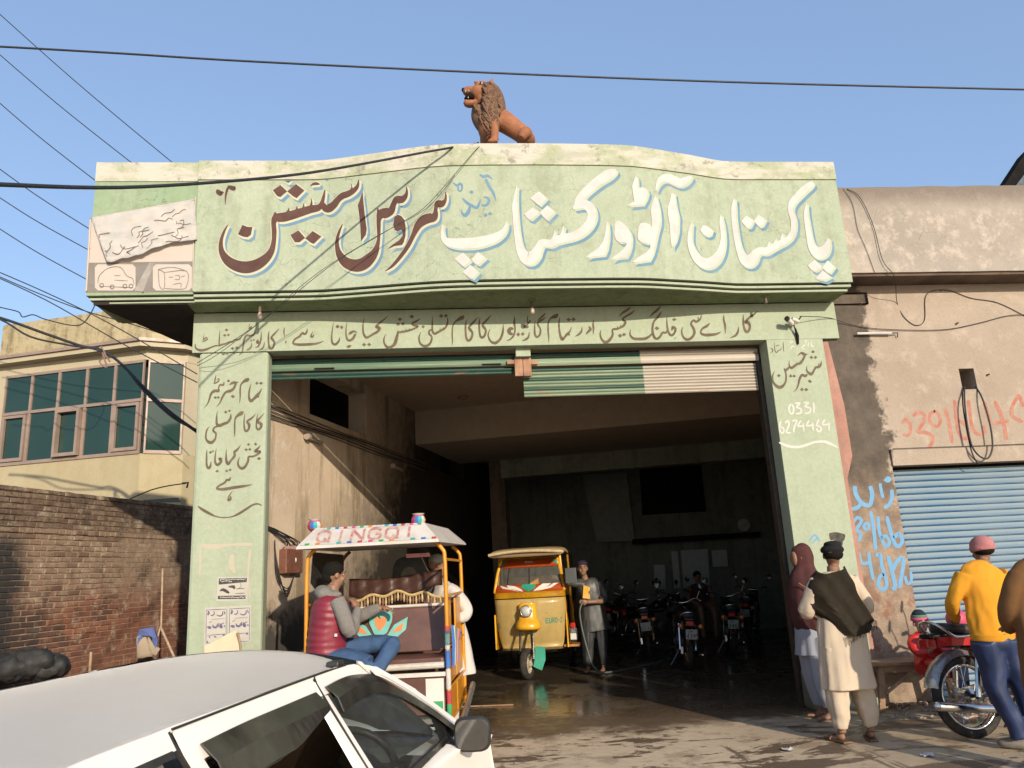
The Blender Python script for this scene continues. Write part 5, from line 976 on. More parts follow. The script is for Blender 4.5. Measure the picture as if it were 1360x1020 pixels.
# ---------------------------------------------------------------- motorcycles
m_cblk = mat('black motorcycle paint', (.012, .012, .013), (.02, .02, .02), 8, .2, coat=.4); m_cred = mat('red motorcycle paint', (.45, .02, .02), (.38, .02, .02), 5, .25, coat=.5); m_plate = mat('number plate white', (.36, .36, .34), (.3, .3, .28), 9, .6); m_engine = mat('cast engine alloy', (.22, .21, .2), (.1, .1, .1), 16, .5, .7)
m_sblk = mat('black vinyl seat', (.015, .015, .016), (.03, .03, .03), 22, .5)
def motorcycle(label, loc, rz, l1='LEK', l2='6174', paint=m_cblk, group='motorcycles parked in the dark workshop', lean=5, fender=None, plate=True, green=False):
    t = thing('motorcycle', label, 'motorcycle', loc, rz, group); t.rotation_euler = (0, R(lean), rz)
    o_ = lambda n, bm, m, par=None, **k: ob(n, bm, m, par or t, local=True, **k); fender = fender or m_chrome
    for nm, y in (('rear_wheel', 0), ('front_wheel', 1.22)):
        q = bpy.data.objects.new(nm, None); COL.objects.link(q); q.parent = t; M0 = world_of(t); wheel(q, M0 @ Vector((0, y, .3)), M0.to_3x3() @ Vector((1, 0, 0)), .30, .075, m_chrome, spokes=28, hub_r=.06)
    for y0, a0, a1, par in ((0, 15, 150, 'rear'), (1.22, 30, 140, 'front')):
        bm = B(); rows = []
        for k in range(15):
            a = R(a0+(a1-a0)*k/14); rr = .325+.015*(par == 'rear'); cy, cz = y0-rr*math.cos(a)*(1 if par == 'rear' else 1), .3+rr*math.sin(a)
            rows.append([(x, y0-(rr+d)*math.cos(a), .3+(rr+d)*math.sin(a)) for x, d in ((-.07, -.035), (-.055, 0), (0, .014), (.055, 0), (.07, -.035))])
        loft(bm, rows, cap=False, closed=False); bmesh.ops.solidify(bm, geom=bm.faces[:], thickness=.003); o_(par+'_fender', bm, fender, smooth=True)
    bm = loft(B(), [[(w_*math.copysign(abs(math.cos(a))**.6, math.cos(a)), y, z+.045*math.copysign(abs(math.sin(a))**.7, math.sin(a))) for a in [2*math.pi*k/16 for k in range(16)]] for y, w_, z in ((-.14, .06, .815), (-.12, .11, .815), (.04, .125, .80), (.25, .12, .775), (.45, .10, .76), (.5, .06, .76))]); o_('seat', bm, m_sblk, smooth=True)
    bm = loft(B(), [[(w_*math.cos(a), y, z+h_*math.sin(a)) for a in [2*math.pi*k/16 for k in range(16)]] for y, w_, z, h_ in ((.45, .07, .76, .05), (.52, .11, .78, .09), (.7, .135, .81, .11), (.88, .12, .83, .10), (.97, .05, .84, .05))]); o_('fuel_tank', bm, paint, smooth=True)
    o_('side_cover', box(B(), (-.13, .12, .52), (.13, .42, .70)), paint, bevel=.03)
    o_('tail_cowl', loft(B(), [[(-w_, y, z), (w_, y, z), (w_*.8, y, z-.07), (-w_*.8, y, z-.07)] for y, w_, z in ((-.20, .06, .75), (-.1, .11, .755), (.15, .12, .74))]), paint)
    bm = tube(B(), [(-.11, .1, .75), (-.13, -.08, .75), (-.125, -.16, .80), (-.07, -.22, .86), (.07, -.22, .86), (.125, -.16, .80), (.13, -.08, .75), (.11, .1, .75)], .012, 8, 4); o_('grab_rail', bm, m_chrome, smooth=True)
    TL = o_('tail_light', box(B(), (-.06, -.29, .67), (.06, -.21, .745)), m_redl, bevel=.015); o_('lamp_shroud', box(B(), (-.075, -.26, .745), (.075, -.1, .785)), m_cblk, TL, bevel=.015)
    for s in (-1, 1):
        o_('indicator_stalk', tube(B(), [(s*.05, -.30, .67), (s*.13, -.31, .67)], .009, 6), m_chrome); o_('indicator', lathe(B(), [(.012, -.05), (.034, -.03), (.036, .02), (.026, .03)], 14, Matrix.Translation((s*.15, -.33, .67)) @ Matrix.Rotation(R(90), 4, 'X')), m_ambl, smooth=True)
        o_('shock_absorber', tube(B(), [(s*.12, -.0, .3), (s*.12, .1, .68)], .022, 8), m_chrome); o_('front_fork', tube(B(), [(s*.075, 1.22, .3), (s*.075, 1.0, .92)], .02, 8), m_chrome)
        o_('grip', tube(B(), [(s*.36, .80, 1.0), (s*.27, .86, 1.03)], .018, 8), m_sblk); o_('mirror_stem', tube(B(), [(s*.28, .88, 1.03), (s*.33, .86, 1.16), (s*.35, .84, 1.22)], .006, 6), m_chrome)
        o_('mirror', lathe(B(), [(.02, -.012), (.055, -.006), (.055, .006), (.02, .012)], 14, Matrix.Translation((s*.36, .83, 1.25)) @ Matrix.Rotation(R(80), 4, 'X')), m_cblk)
    o_('handlebar', tube(B(), [(-.34, .80, 1.0), (-.25, .87, 1.04), (-.1, .93, .97), (.1, .93, .97), (.25, .87, 1.04), (.34, .80, 1.0)], .012, 8, 4), m_chrome, smooth=True)
    o_('headlamp', lathe(B(), [(.03, -.12), (.08, -.05), (.09, .0), (.08, .03), (.01, .05)], 18, Matrix.Translation((0, 1.08, .90)) @ Matrix.Rotation(R(-90), 4, 'X')), paint, smooth=True)
    o_('engine', lathe(B(), [(.07, -.12), (.12, -.1), (.13, 0), (.12, .1), (.07, .12)], 14, Matrix.Translation((0, .62, .36)) @ Matrix.Rotation(R(90), 4, 'Y')), m_engine, bevel=.01); o_('cylinder', box(B(), (-.06, .66, .34), (.06, .88, .46)), m_engine, bevel=.01)
    o_('frame', tube(B(), [(0, 1.0, .82), (0, .8, .68), (0, .5, .64), (0, .1, .68), (0, -.2, .70)], .025, 8, 3), m_cblk, smooth=True); o_('swing_arm', tube(B(), [(.1, 0, .3), (.1, .45, .34)], .018, 8), m_cblk)
    o_('chain_case', loft(B(), [[(-.12, y, z-.05), (-.09, y, z-.05), (-.09, y, z+.05), (-.12, y, z+.05)] for y, z in ((-.07, .3), (0, .3), (.5, .36))]), m_chrome)
    o_('exhaust', tube(B(), [(.08, .85, .36), (.12, .7, .2), (.14, .4, .19), (.15, .2, .2), (.155, -.1, .23), (.155, -.4, .27), (.155, -.43, .275)], [.015, .016, .018, .03, .034, .034, .02], 12), m_chrome, smooth=True)
    o_('stand', tube(B(), [(-.08, .5, .25), (-.22, .46, .02)], .01, 6), m_cblk)
    o_('footrest', tube(B(), [(-.24, .42, .30), (.24, .42, .30)], .014, 6), m_sblk)
    if plate:
        pl = o_('number_plate', box(B(), (-.085, -.405, .49), (.085, -.398, .63)), m_plate if not green else mat('plate pale green', (.30, .36, .30), (.26, .32, .26), 9, .6)); f = lambda u, v, o: Vector((u, -.4065-o, v))
        bm = text(B(), l1, f, -.05, .585, .032, .18); text(bm, l2, f, -.07, .505, .062, .17); o_('plate_text', bm, m_cblk, pl)
    return t
motorcycle('black motorcycle seen from behind with round red lamp, first one right of the rickshaw washer', (3.70, 5.7, 0), -R(14), 'LEP', '6014', lean=-3)
motorcycle('nearest black motorcycle in the bay, plate reading 4395 below a red tail light', (3.78, 3.75, 0), -R(10), 'LRM', '4395', lean=4)
motorcycle('black motorcycle with a pale green plate, rightmost in the dark bay', (5.0, 5.1, 0), -R(16), 'LEK', '2460', lean=3, green=True)
motorcycle('motorcycle standing sideways behind the two nearest plated ones', (4.0, 7.9, 0), -R(72), lean=4, plate=False)
motorcycle('motorcycle deep in shadow just behind the rickshaw washer', (3.75, 9.0, 0), -R(28), 'LEO', '310', lean=4)
motorcycle('motorcycle at the back wall left of the seated dark figure', (5.4, 8.8, 0), R(150), lean=3, plate=False)
motorcycle('motorcycle parked at the back right under the wall clock', (6.3, 7.6, 0), -R(30), 'LEL', '118', lean=4)
FB = motorcycle('red and chrome motorcycle on its stand, rear wheel beside the wooden table', (4.60, -1.62, 0), -R(84), 'LE', '70', paint=m_cred, group=None, lean=-5, plate=False, fender=mat('silver fender', (.6, .6, .6), (.5, .5, .5), 8, .25, .6)); FB.scale = (1.12, 1.12, 1.12)
for o in [o for o in bpy.data.objects if o.parent == FB and o.name.startswith('indicator')]: bpy.data.objects.remove(o)
# ---------------------------------------------------------------- painted passenger cab of the motorcycle rickshaw
QA = R(7); QK = thing('cargo_rickshaw', 'decorated motorcycle rickshaw with white lettered roof, orange frame and brown seats', 'rickshaw', (-.55, -1.05, 0), -QA)
qo = lambda n, bm, m, par=None, **k: ob(n, bm, m, par or QK, local=True, **k)
m_of = mat('orange frame paint', (.60, .24, .01), (.50, .19, .01), 6, .4, coat=.2, wear=((.3, .2, .1), .68)); m_brn = mat('brown vinyl', (.115, .05, .036), (.085, .038, .028), 4, .38, bump=.15, bscale=8); m_roofw = mat('white sheet roof', (.52, .48, .44), (.44, .39, .34), 6, .5, wear=((.42, .15, .12), .64))
m_turq = mat('turquoise vinyl', (.14, .40, .36), (.11, .34, .31), 8, .5); m_heart = mat('orange vinyl', (.55, .19, .06), (.5, .17, .05), 8, .5); m_dred = mat('faded dark red lettering', (.36, .13, .11), (.45, .30, .26), 16, .7, lo=.42, hi=.6)
XL_, XR_ = -.66, .62; YB = 1.35
# roof: hipped shell, near edge toward the camera
bm = loft(B(), [[(-.70, -.2, 1.90), (.60, -.2, 1.90), (.70, YB+.1, 1.92), (-.73, YB+.1, 1.92)], [(-.69, -.2, 1.925), (.59, -.2, 1.925), (.69, YB+.1, 1.945), (-.72, YB+.1, 1.945)], [(-.58, .0, 2.09), (.44, .0, 2.09), (.52, YB-.05, 2.10), (-.56, YB-.05, 2.10)]]); roof = qo('roof', bm, m_roofw)
def rface(u, v, o=0):      # u along x, v 0..1 up the sloping near face
    return Vector((u*(1-.0)+(-.01)*v, -.2+.2*v-.004-o, 1.925+.165*v-.0))
x = -.52
for ch in 'QINGQI':
    bm = B()
    for st in FONT[ch]:
        for a, c in zip(st, st[1:]):
            wd = .155; ax, av, bx, bv = x+a[0]*wd, .2+a[1]*.62, x+c[0]*wd, .2+c[1]*.62; dx, dz = bx-ax, (bv-av)*.165; l = math.hypot(dx, dz) or 1; t_ = .011; nx, nz = -dz/l*t_, dx/l*t_
            for sh, oo in ((0, .003),):
                bm.faces.new([bm.verts.new(rface(u, v, oo+random.uniform(0, .0008))) for u, v in ((ax+nx, av+nz/.165), (bx+nx, bv+nz/.165), (bx-nx, bv-nz/.165), (ax-nx, av-nz/.165))])
    x += .157; ob('letter', bm, m_dred, roof, local=True)
cols = [mat('trim tile '+n, c, tuple(v*.8 for v in c), 9, .5) for n, c in (('red', (.42, .04, .05)), ('blue', (.04, .13, .42)), ('teal', (.03, .32, .32)), ('white', (.5, .48, .45)), ('orange', (.55, .2, .03)), ('green', (.04, .28, .1)), ('pink', (.5, .08, .2)))]
for row, v in (('low', .04), ('high', .9)):
    n = 26
    for k in range(n):
        u0 = -.67+1.25*k/n if row == 'low' else -.57+1.0*k/n; u1 = u0+(1.25/n if row == 'low' else 1.0/n)*.86
        qo('trim_tile', quad(B(), (rface(u0, v, .002), rface(u1, v, .002), rface(u1, v+.11, .002), rface(u0, v+.11, .002))), cols[(k*3+(row == 'low')*2) % 7] if k % 2 else cols[3], roof)
for px_, lab in ((-.60, 'small striped pot on the left end of the rickshaw roof'), (.38, 'small striped pot on the right end of the rickshaw roof')):
    p = thing('striped_pot', lab, 'pot', tuple(world_of(QK) @ Vector((px_, .05, 2.06))), 0, 'striped pots on the rickshaw roof')
    prof = [(.03, 0), (.06, .03), (.068, .06), (.055, .095), (.045, .105), (.06, .12)]
    seg = 24; bm = B(); vs = [[bm.verts.new((a*math.cos(2*math.pi*k/seg), a*math.sin(2*math.pi*k/seg), z)) for k in range(seg)] for a, z in prof]
    for i in range(len(prof)-1):
        for k in range(seg): f = bm.faces.new((vs[i][k], vs[i][(k+1) % seg], vs[i+1][(k+1) % seg], vs[i+1][k])); f.material_index = (k//2) % 7 if 0 < i < 3 else (0 if i != 4 else 3)
    bm.faces.new(vs[0][::-1]); ob('pot_body', bm, cols, p, local=True)
# frame posts with curved tops
for x0, y0 in ((XR_, .02), (XR_+.02, YB), (XL_, .02), (XL_, YB)):
    s = 1 if x0 > 0 else -1
    qo('post', tube(B(), [(x0, y0, .3), (x0, y0, 1.0), (x0, y0, 1.72), (x0-s*.02, y0, 1.84), (x0-s*.09, y0, 1.91)], .019, 8, 3), m_of if s > 0 or y0 < 1 else mat('brown bent tube', (.16, .06, .03), (.1, .05, .03), 8, .5), smooth=True)
for z in (.34, .62, .98, 1.42, 1.75): qo('side_rail', tube(B(), [(XR_, .03, z), (XR_+.02, YB-.02, z)], .013, 6), m_of)
for (z0, z1, y0, y1) in ((.34, .60, .06, .62), (.34, .60, .7, 1.3), (.66, .95, .06, .62), (.66, .95, .7, 1.3), (1.02, 1.38, .06, .3), (1.02, 1.38, .7, 1.3)): qo('side_panel', box(B(), (XR_-.004, y0, z0), (XR_+.012, y1, z1)), m_of, bevel=.004)
for z in (.95, 1.4): qo('side_rail', tube(B(), [(XL_, .03, z), (XL_, YB-.02, z)], .013, 6), m_of)
qo('side_panel', box(B(), (XL_-.008, .3, .99), (XL_+.008, .62, 1.37)), m_of)
qo('side_awning', loft(B(), [[(XL_+.01, .1, 1.6), (XL_+.02, .5, 1.42), (XL_+.02, 1.2, 1.42)], [(XL_+.03, .1, 1.88), (XL_+.03, .6, 1.88), (XL_+.03, 1.3, 1.88)]], cap=False, closed=False), m_sblk)
for k, (c, z0, z1) in enumerate(((3, .96, 1.08), (0, 1.085, 1.16), (1, .80, .95), (2, .99, 1.13), (3, .62, .79), (0, .50, .61), (5, .4, .5), (1, .3, .39))): qo('tape_band', lathe(B(), [(.0215, z0), (.023, z0+.003), (.023, z1-.003), (.0215, z1)], 10, Matrix.Translation((XR_, .02 if k % 2 == 0 else .02, 0))), cols[c])
for k in range(8): qo('ribbon', loft(B(), [[(XR_+.03+.012*k*.5, .1+.05*k, 1.16-.01*k), (XR_+.05+.006*k, .12+.05*k, 1.16-.01*k)], [(XR_+.035, .11+.05*k, 1.0), (XR_+.06, .13+.05*k, 1.0)], [(XR_+.03, .1+.05*k, .80+.03*(k % 3)), (XR_+.05, .12+.05*k, .80)]], cap=False, closed=False), cols[(k*2+1) % 7])
qo('side_step_tube', tube(B(), [(XR_+.05, -.05, .20), (XR_+.09, 0, .30), (XR_+.10, .5, .36), (XR_+.12, 1.2, .5)], .03, 10, 3), m_steel, smooth=True)
qo('bumper_tube', tube(B(), [(XL_, -.06, .30), (XR_, -.06, .30)], .022, 8), m_steel)
qo('mudguard_tube', tube(B(), [(XL_-.02, .03, .98), (XL_-.12, .03, .96), (XL_-.15, .03, .86), (XL_-.15, .03, .5)], .014, 8, 4), cols[1], smooth=True); qo('tape_band', tube(B(), [(XL_-.135, .03, .92), (XL_-.148, .03, .86)], .018, 8), cols[0])
# seat facing back, centre back rest, skirt and floor
qo('cushion', box(B(), (XL_+.03, -.02, .83), (XR_-.03, .42, .90)), m_brn, bevel=.025); qo('seat_edge_board', box(B(), (XL_+.02, -.035, .74), (XR_-.02, -.005, .775)), m_roofw); qo('seat_edge_roll', tube(B(), [(XL_+.1, -.03, .825), (XR_-.03, -.03, .835)], .028, 10), mat('white vinyl roll', (.50, .46, .40), (.4, .36, .3), 8, .5))
sb = qo('seat_back', loft(B(), [[(XL_+.04, y, z0), (XR_-.03, y, z0), (XR_-.03, y+.05, z0), (XL_+.04, y+.05, z0)] for y, z0 in ((.36, .92), (.40, 1.10), (.46, 1.32))]), m_brn, bevel=.012); qo('back_top_rail', tube(B(), [(XL_+.04, .475, 1.335), (XR_-.03, .475, 1.335)], .015, 8), m_roofw)
qo('skirt', box(B(), (XL_+.04, .0, .42), (XR_-.03, .02, .735)), m_brn); qo('floor_board', box(B(), (XL_+.02, -.1, .36), (XR_-.02, 1.3, .40)), m_steel); qo('corner_panel', box(B(), (.42, -.008, .42), (.58, -.002, .72)), m_wfilm); qo('green_patch', box(B(), (.44, -.014, .42), (.57, -.009, .53)), cols[5])
def decal(cx, cz, k, y0, slope, par):
    f = lambda u, v, o: Vector((cx+u*k, y0+slope*(cz+v*k-1.1)-.006-o, cz+v*k))
    def pt(pts, m, o, nm): 
        bm = B(); vs = [bm.verts.new(f(u, v, o)) for u, v in pts]
        for t in tessellate_polygon([[Vector((u, v, 0)) for u, v in pts]]): bm.faces.new([vs[i] for i in t])
        qo(nm, bm, m, par)
    pt([(-.42, .85), (-.25, .78), (0, .9), (.25, .8), (.45, .95), (.42, .5), (.25, .12), (0, 0), (-.2, .1), (-.38, .45)], m_turq, 0, 'decal_bloom'); pt([(-.2, .6), (-.12, .68), (0, .62), (.12, .68), (.22, .6), (.2, .42), (0, .18), (-.18, .4)], m_heart, .003, 'decal_heart')
    for s in (-1, 1):
        pt([(s*.25, .02), (s*.5, .38), (s*.98, .62), (s*.92, .2), (s*.6, -.05)], m_turq, 0, 'decal_leaf'); pt([(s*.42, .1), (s*.62, .32), (s*.85, .45), (s*.78, .18)], m_heart, .003, 'decal_leaf')
decal(-.06, 1.07, .27, .385, .20, sb); decal(-.10, .50, .24, -.004, 0, QK)
# curtain with a tasselled cord under the roof line, further panels and the black hoop behind
bm = B(); rows = []
for v in range(7):
    rows.append([(XL_+.25+(.93)*u/24, .62+.012*math.sin(u*1.7)+.01*math.sin(u*.6+v), 1.62-(.17+.02*math.sin(u*.5))*v/6-.03*math.sin(math.pi*u/24)+.05*u/24) for u in range(25)])
loft(bm, rows, cap=False, closed=False); bmesh.ops.solidify(bm, geom=bm.faces[:], thickness=.006); qo('curtain', bm, m_brn, smooth=True)
bm = tube(B(), [(XL_+.28+.9*u/24, .60, 1.44-.02*math.sin(u*.9)-.02*math.cos(u*.26)) for u in range(25)], .014, 6); qo('gold_cord', bm, mat('gold braid', (.46, .34, .15), (.34, .24, .1), 30, .7))
for u in range(30):
    xx = XL_+.29+.9*u/30; zt = 1.43-.02*math.sin(u*.72)-.02*math.cos(u*.2); bm = tube(B(), [(xx, .6, zt), (xx, .598, zt-.05), (xx, .598, zt-.085)], [.006, .013, .004], 6); qo('tassel', bm, mat('gold braid', (.46, .34, .15)) if u % 2 else mat('brown tassel', (.2, .08, .05)))
qo('front_panel', box(B(), (XL_+.05, 1.2, .5), (XR_-.02, 1.24, 1.38)), m_brn)
P = [(-.10, 1.35), (-.14, 1.55), (-.10, 1.78), (.06, 1.84), (.2, 1.84), (.30, 1.6), (.42, 1.35)]; Q = [(-.02, 1.4), (-.06, 1.55), (-.02, 1.68), (.06, 1.72), (.13, 1.66), (.15, 1.52), (.10, 1.4)]
bm = B(); a_ = cat(P, 5); c_ = cat(Q, 5); va = [[bm.verts.new((x, 1.5+d, z)) for x, z in a_] for d in (0, .03)]; vb = [[bm.verts.new((x, 1.5+d, z)) for x, z in c_] for d in (0, .03)]
for i in range(len(a_)-1): bm.faces.new((va[0][i], va[0][i+1], vb[0][i+1], vb[0][i])); bm.faces.new((va[1][i], vb[1][i], vb[1][i+1], va[1][i+1])); bm.faces.new((va[0][i], va[1][i], va[1][i+1], va[0][i+1])); bm.faces.new((vb[0][i], vb[0][i+1], vb[1][i+1], vb[1][i]))
qo('windscreen_hoop', bm, m_sblk); qo('hoop_trim', tube(B(), [(.18, 1.49, 1.84), (.30, 1.49, 1.6), (.42, 1.49, 1.36)], .008, 6), m_chrome)
qo('red_lamp_bar', box(B(), (.12, .9, 1.80), (.36, .95, 1.84)), m_redl)
for s in (-1, 1):
    q = bpy.data.objects.new('rear_wheel', None); COL.objects.link(q); q.parent = QK; M0 = world_of(QK); wheel(q, M0 @ Vector((s*.5, .65, .27)), M0.to_3x3() @ Vector((1, 0, 0)), .27, .11)
q = bpy.data.objects.new('front_wheel', None); COL.objects.link(q); q.parent = QK; wheel(q, M0 @ Vector((0, 2.7, .29)), M0.to_3x3() @ Vector((1, 0, 0)), .29, .08, m_chrome, spokes=24)
qo('motorcycle_tank', loft(B(), [[(w_*math.cos(a), y, z+.09*math.sin(a)) for a in [2*math.pi*k/14 for k in range(14)]] for y, w_, z in ((1.9, .06, .8), (2.0, .12, .82), (2.25, .13, .84), (2.4, .05, .84))]), m_cred, smooth=True); qo('rider_seat', box(B(), (-.12, 1.45, .74), (.12, 1.95, .82)), m_sblk, bevel=.03)
qo('handlebar', tube(B(), [(-.34, 2.3, 1.0), (-.1, 2.42, .98), (.1, 2.42, .98), (.34, 2.3, 1.0)], .012, 8, 3), m_chrome); qo('fork', tube(B(), [(.08, 2.7, .29), (.08, 2.45, .95)], .02, 8), m_chrome); qo('drawbar', tube(B(), [(0, 1.3, .4), (0, 2.0, .5), (0, 2.45, .85)], .03, 8), m_cblk)
# ================================================================ people
SKIN = mat('brown skin', (.235, .125, .078), (.19, .10, .062), 12, .55, spec=.4, lo=.3, hi=.7); SKIN2 = mat('fair child skin', (.36, .21, .15), (.32, .17, .12), 12, .55, lo=.3, hi=.7); m_hair = mat('black hair', (.007, .006, .005), (.012, .01, .008), 60, .9, bump=.4, bscale=120, spec=.15)
def cloth(name, c, c2=None, scale=3, bump=.35, bscale=160): return mat(name, c, c2 or tuple(v*.82 for v in c), scale, .92, bump=bump, bscale=bscale, spec=.15, lo=.3, hi=.7)
def V3(*p): return Vector(p)
def remesh(o, vs, sm=3):
    m = o.modifiers.new('merge', 'REMESH'); m.mode = 'VOXEL'; m.voxel_size = vs; m.use_smooth_shade = True
    s = o.modifiers.new('relax', 'SMOOTH'); s.iterations = sm; s.factor = .5
    return o
def limb(bm, pts, rs, seg=12): return tube(bm, pts, rs, seg, 4)
def head(bm, c, yaw, pitch=0, s=1.0, ears=True):
    """skull, jaw, nose, brow, lips and ears about centre c; faces +y before yaw"""
    M = Matrix.Rotation(yaw, 3, 'Z') @ Matrix.Rotation(pitch, 3, 'X'); c = Vector(c); P = lambda x, y, z: c+M @ Vector((x*s, y*s, z*s))
    ell(bm, c+M @ Vector((0, -.012*s, .025*s)), (.076*s, .094*s, .096*s), M, 18, 12); ell(bm, P(0, .022, -.045), (.058*s, .068*s, .074*s), M, 16, 10); ell(bm, P(0, .052, -.088), (.030*s, .030*s, .026*s), M, 12, 8)
    ell(bm, P(0, .088, -.012), (.013*s, .020*s, .030*s), M @ Matrix.Rotation(-.35, 3, 'X'), 10, 8); ell(bm, P(0, .098, -.028), (.018*s, .014*s, .012*s), M, 10, 6); ell(bm, P(0, .078, .030), (.052*s, .016*s, .012*s), M, 12, 6)
    ell(bm, P(0, .084, -.056), (.024*s, .012*s, .006*s), M, 10, 6); ell(bm, P(0, .082, -.068), (.021*s, .012*s, .007*s), M, 10, 6)
    for q in (-1, 1):
        ell(bm, P(q*.042, .064, -.030), (.022*s, .018*s, .024*s), M, 10, 6)
        if ears: ell(bm, P(q*.078, -.005, -.008), (.010*s, .020*s, .032*s), M, 10, 6)
    return M
def face_bits(par, c, yaw, pitch=0, s=1.0):
    M = Matrix.Rotation(yaw, 3, 'Z') @ Matrix.Rotation(pitch, 3, 'X'); c = Vector(c); P = lambda x, y, z: c+M @ Vector((x*s, y*s, z*s))
    for q in (-1, 1):
        e = ob('eye', ell(B(), P(q*.029, .068, .008), (.012*s, .010*s, .0075*s), M, 10, 6), mat('eye white', (.5, .47, .43)), par, smooth=True); ob('iris', ell(B(), P(q*.029, .0755, .008), (.006*s, .004*s, .006*s), M, 8, 5), m_hair, e, smooth=True)
        ob('eyebrow', tube(B(), [P(q*.012, .092, .030), P(q*.030, .091, .036), P(q*.050, .078, .030)], [.003*s, .0045*s, .002*s], 6, 3), m_hair, par)
def hand(bm, w, d, up, side=1, s=1.0, curl=.5, spread=.3):
    """palm and five bent fingers; w wrist, d pointing direction, up back-of-hand normal"""
    d = Vector(d).normalized(); up = Vector(up); up = (up-d*up.dot(d)).normalized(); r = d.cross(up)*side; w = Vector(w)
    Q = Matrix((r, d, up)).transposed(); ell(bm, w+d*.045*s, (.040*s, .052*s, .018*s), Q, 12, 8)
    for k, L in enumerate((.068, .078, .072, .056)):
        b_ = w+d*.082*s+r*(.027-.018*k)*s; a = (.5-k/3.)*spread; dd = (d+r*a*.5).normalized(); p1 = b_+dd*L*.45*s-up*L*.45*s*curl*.5; p2 = p1+(dd*(1-curl)-up*curl).normalized()*L*.32*s; p3 = p2+(dd*(.6-curl)-up*(curl+.2)).normalized()*L*.26*s
        tube(bm, [b_-dd*.02*s, b_, p1, p2, p3], [.0085*s, .009*s, .0085*s, .008*s, .006*s], 7)
    t0 = w+r*.032*s+d*.025*s; tube(bm, [w+r*.018*s+d*.012*s, t0, t0+(d*.7+r*.7-up*.3).normalized()*.03*s, t0+(d*.95+r*.35-up*.6).normalized()*.058*s], [.012*s, .012*s, .010*s, .0075*s], 7)
def foot(bm, a, d, s=1.0):
    d = Vector(d).normalized(); a = Vector(a); r = d.cross(Vector((0, 0, 1))); Q = Matrix((r, d, Vector((0, 0, 1)))).transposed()
    ell(bm, a+d*.02*s-Vector((0, 0, .035*s)), (.034*s, .05*s, .032*s), Q, 12, 8); ell(bm, a+d*.085*s-Vector((0, 0, .052*s)), (.040*s, .085*s, .020*s), Q, 12, 8)
    for k in range(5): ell(bm, a+d*(.165-.010*k)*s+r*(.028-.015*k)*s*-1-Vector((0, 0, .058*s)), (.0085*s, .017*s, .010*s), Q, 8, 5)
def fold_tube(bm, pts, rads, seed=0, seg=36, amp=.06, n=5, k=(5, 9, 13), flat=None):
    """garment tube: pts centres, rads (rx, ry); vertical folds deepen with each ring's amp"""
    P = cat([(*p, rx, ry) for p, (rx, ry) in zip(pts, rads)], n); rings = []; T = len(P)
    xax = Vector(flat or (1, 0, 0)).normalized()
    for i, q in enumerate(P):
        c = Vector(q[:3]); a = Vector(P[max(i-1, 0)][:3]); b_ = Vector(P[min(i+1, T-1)][:3]); t = (b_-a).normalized(); x = (xax-t*xax.dot(t)).normalized(); y = t.cross(x); am = (amp[0]+(amp[1]-amp[0])*i/(T-1)) if isinstance(amp, tuple) else amp; r = []
        for j in range(seg):
            th = 2*math.pi*j/seg; f = sum(math.sin(kk*th+seed*1.7*kk+.35*math.sin(i*.25+kk+seed))/(1+m) for m, kk in enumerate(k)); f2 = noise.noise(Vector((math.cos(th)*2+seed, math.sin(th)*2, i*.12)))
            g = 1+am*(.55*f+.9*f2); r.append(c+x*math.cos(th)*q[3]*g+y*math.sin(th)*q[4]*g)
        rings.append(r)
    return loft(bm, rings)
def creases(bm, amp=.006, sc=9, seed=0, zs=.45):
    bm.normal_update()
    for v in bm.verts: v.co += v.normal*amp*(noise.noise(Vector((v.co.x*sc+seed, v.co.y*sc, v.co.z*sc*zs)))+.6*noise.noise(Vector((v.co.x*sc*2.3, v.co.y*sc*2.3+seed, v.co.z*sc*1.1))))
    return bm
def person(label, loc, group=None): return thing('person', label, 'person', loc, 0, group)
def wrap_cloth(bm, rows, th=.008):
    R_ = [cat(r, 5) for r in rows]; m = [cat([R_[i][j] for i in range(len(R_))], 5) for j in range(len(R_[0]))]
    loft(bm, [[Vector(p) for p in r] for r in m], cap=False, closed=False); bmesh.ops.solidify(bm, geom=bm.faces[:], thickness=th); return bm

# ---- 1: standing man in cream kurta, back to the camera, dark shawl over the left shoulder
x, y = 3.62, -1.42
P1 = person('man seen from behind in cream tunic, dark fringed shawl and black wool cap', (x, y, 0))
m_cream = cloth('cream cotton', (.50, .41, .31), (.45, .36, .27)); m_shawl = cloth('dark olive wool', (.042, .034, .024), (.06, .048, .034), 12); m_capb = cloth('black felt', (.018, .017, .018)); m_sand = mat('tan sandal leather', (.16, .08, .045), (.1, .05, .03), 14, .6)
bm = B(); head(bm, (x+.02, y, 1.60), R(-22)); limb(bm, [(x, y, 1.36), (x+.01, y, 1.50)], [.058, .055]); ell(bm, (x, y, 1.22), (.17, .10, .2)); ell(bm, (x, y, .95), (.15, .11, .14))
for s, ex, ey, wx, wy, wz in ((-1, -.27, .06, -.10, .24, 1.15), (1, .29, .07, .19, .27, 1.17)):
    limb(bm, [(x+s*.17, y, 1.36), (x+ex, y+ey-.02, 1.13), (x+wx, y+wy, wz)], [.05, .043, .028]); hand(bm, (x+wx, y+wy, wz), (-s*.7, .5, .15), (0, 0, 1), s, 1, .6)
    limb(bm, [(x+s*.09, y, .9), (x+s*.12, y+.02, .5), (x+s*.135, y-.01, .08)], [.085, .06, .036]); foot(bm, (x+s*.135, y, .085), (s*.45-.0, 1, 0) if s > 0 else (-.25, -1, 0) if False else (s*.3, 1, 0))
remesh(ob('body', bm, SKIN, P1), .009)
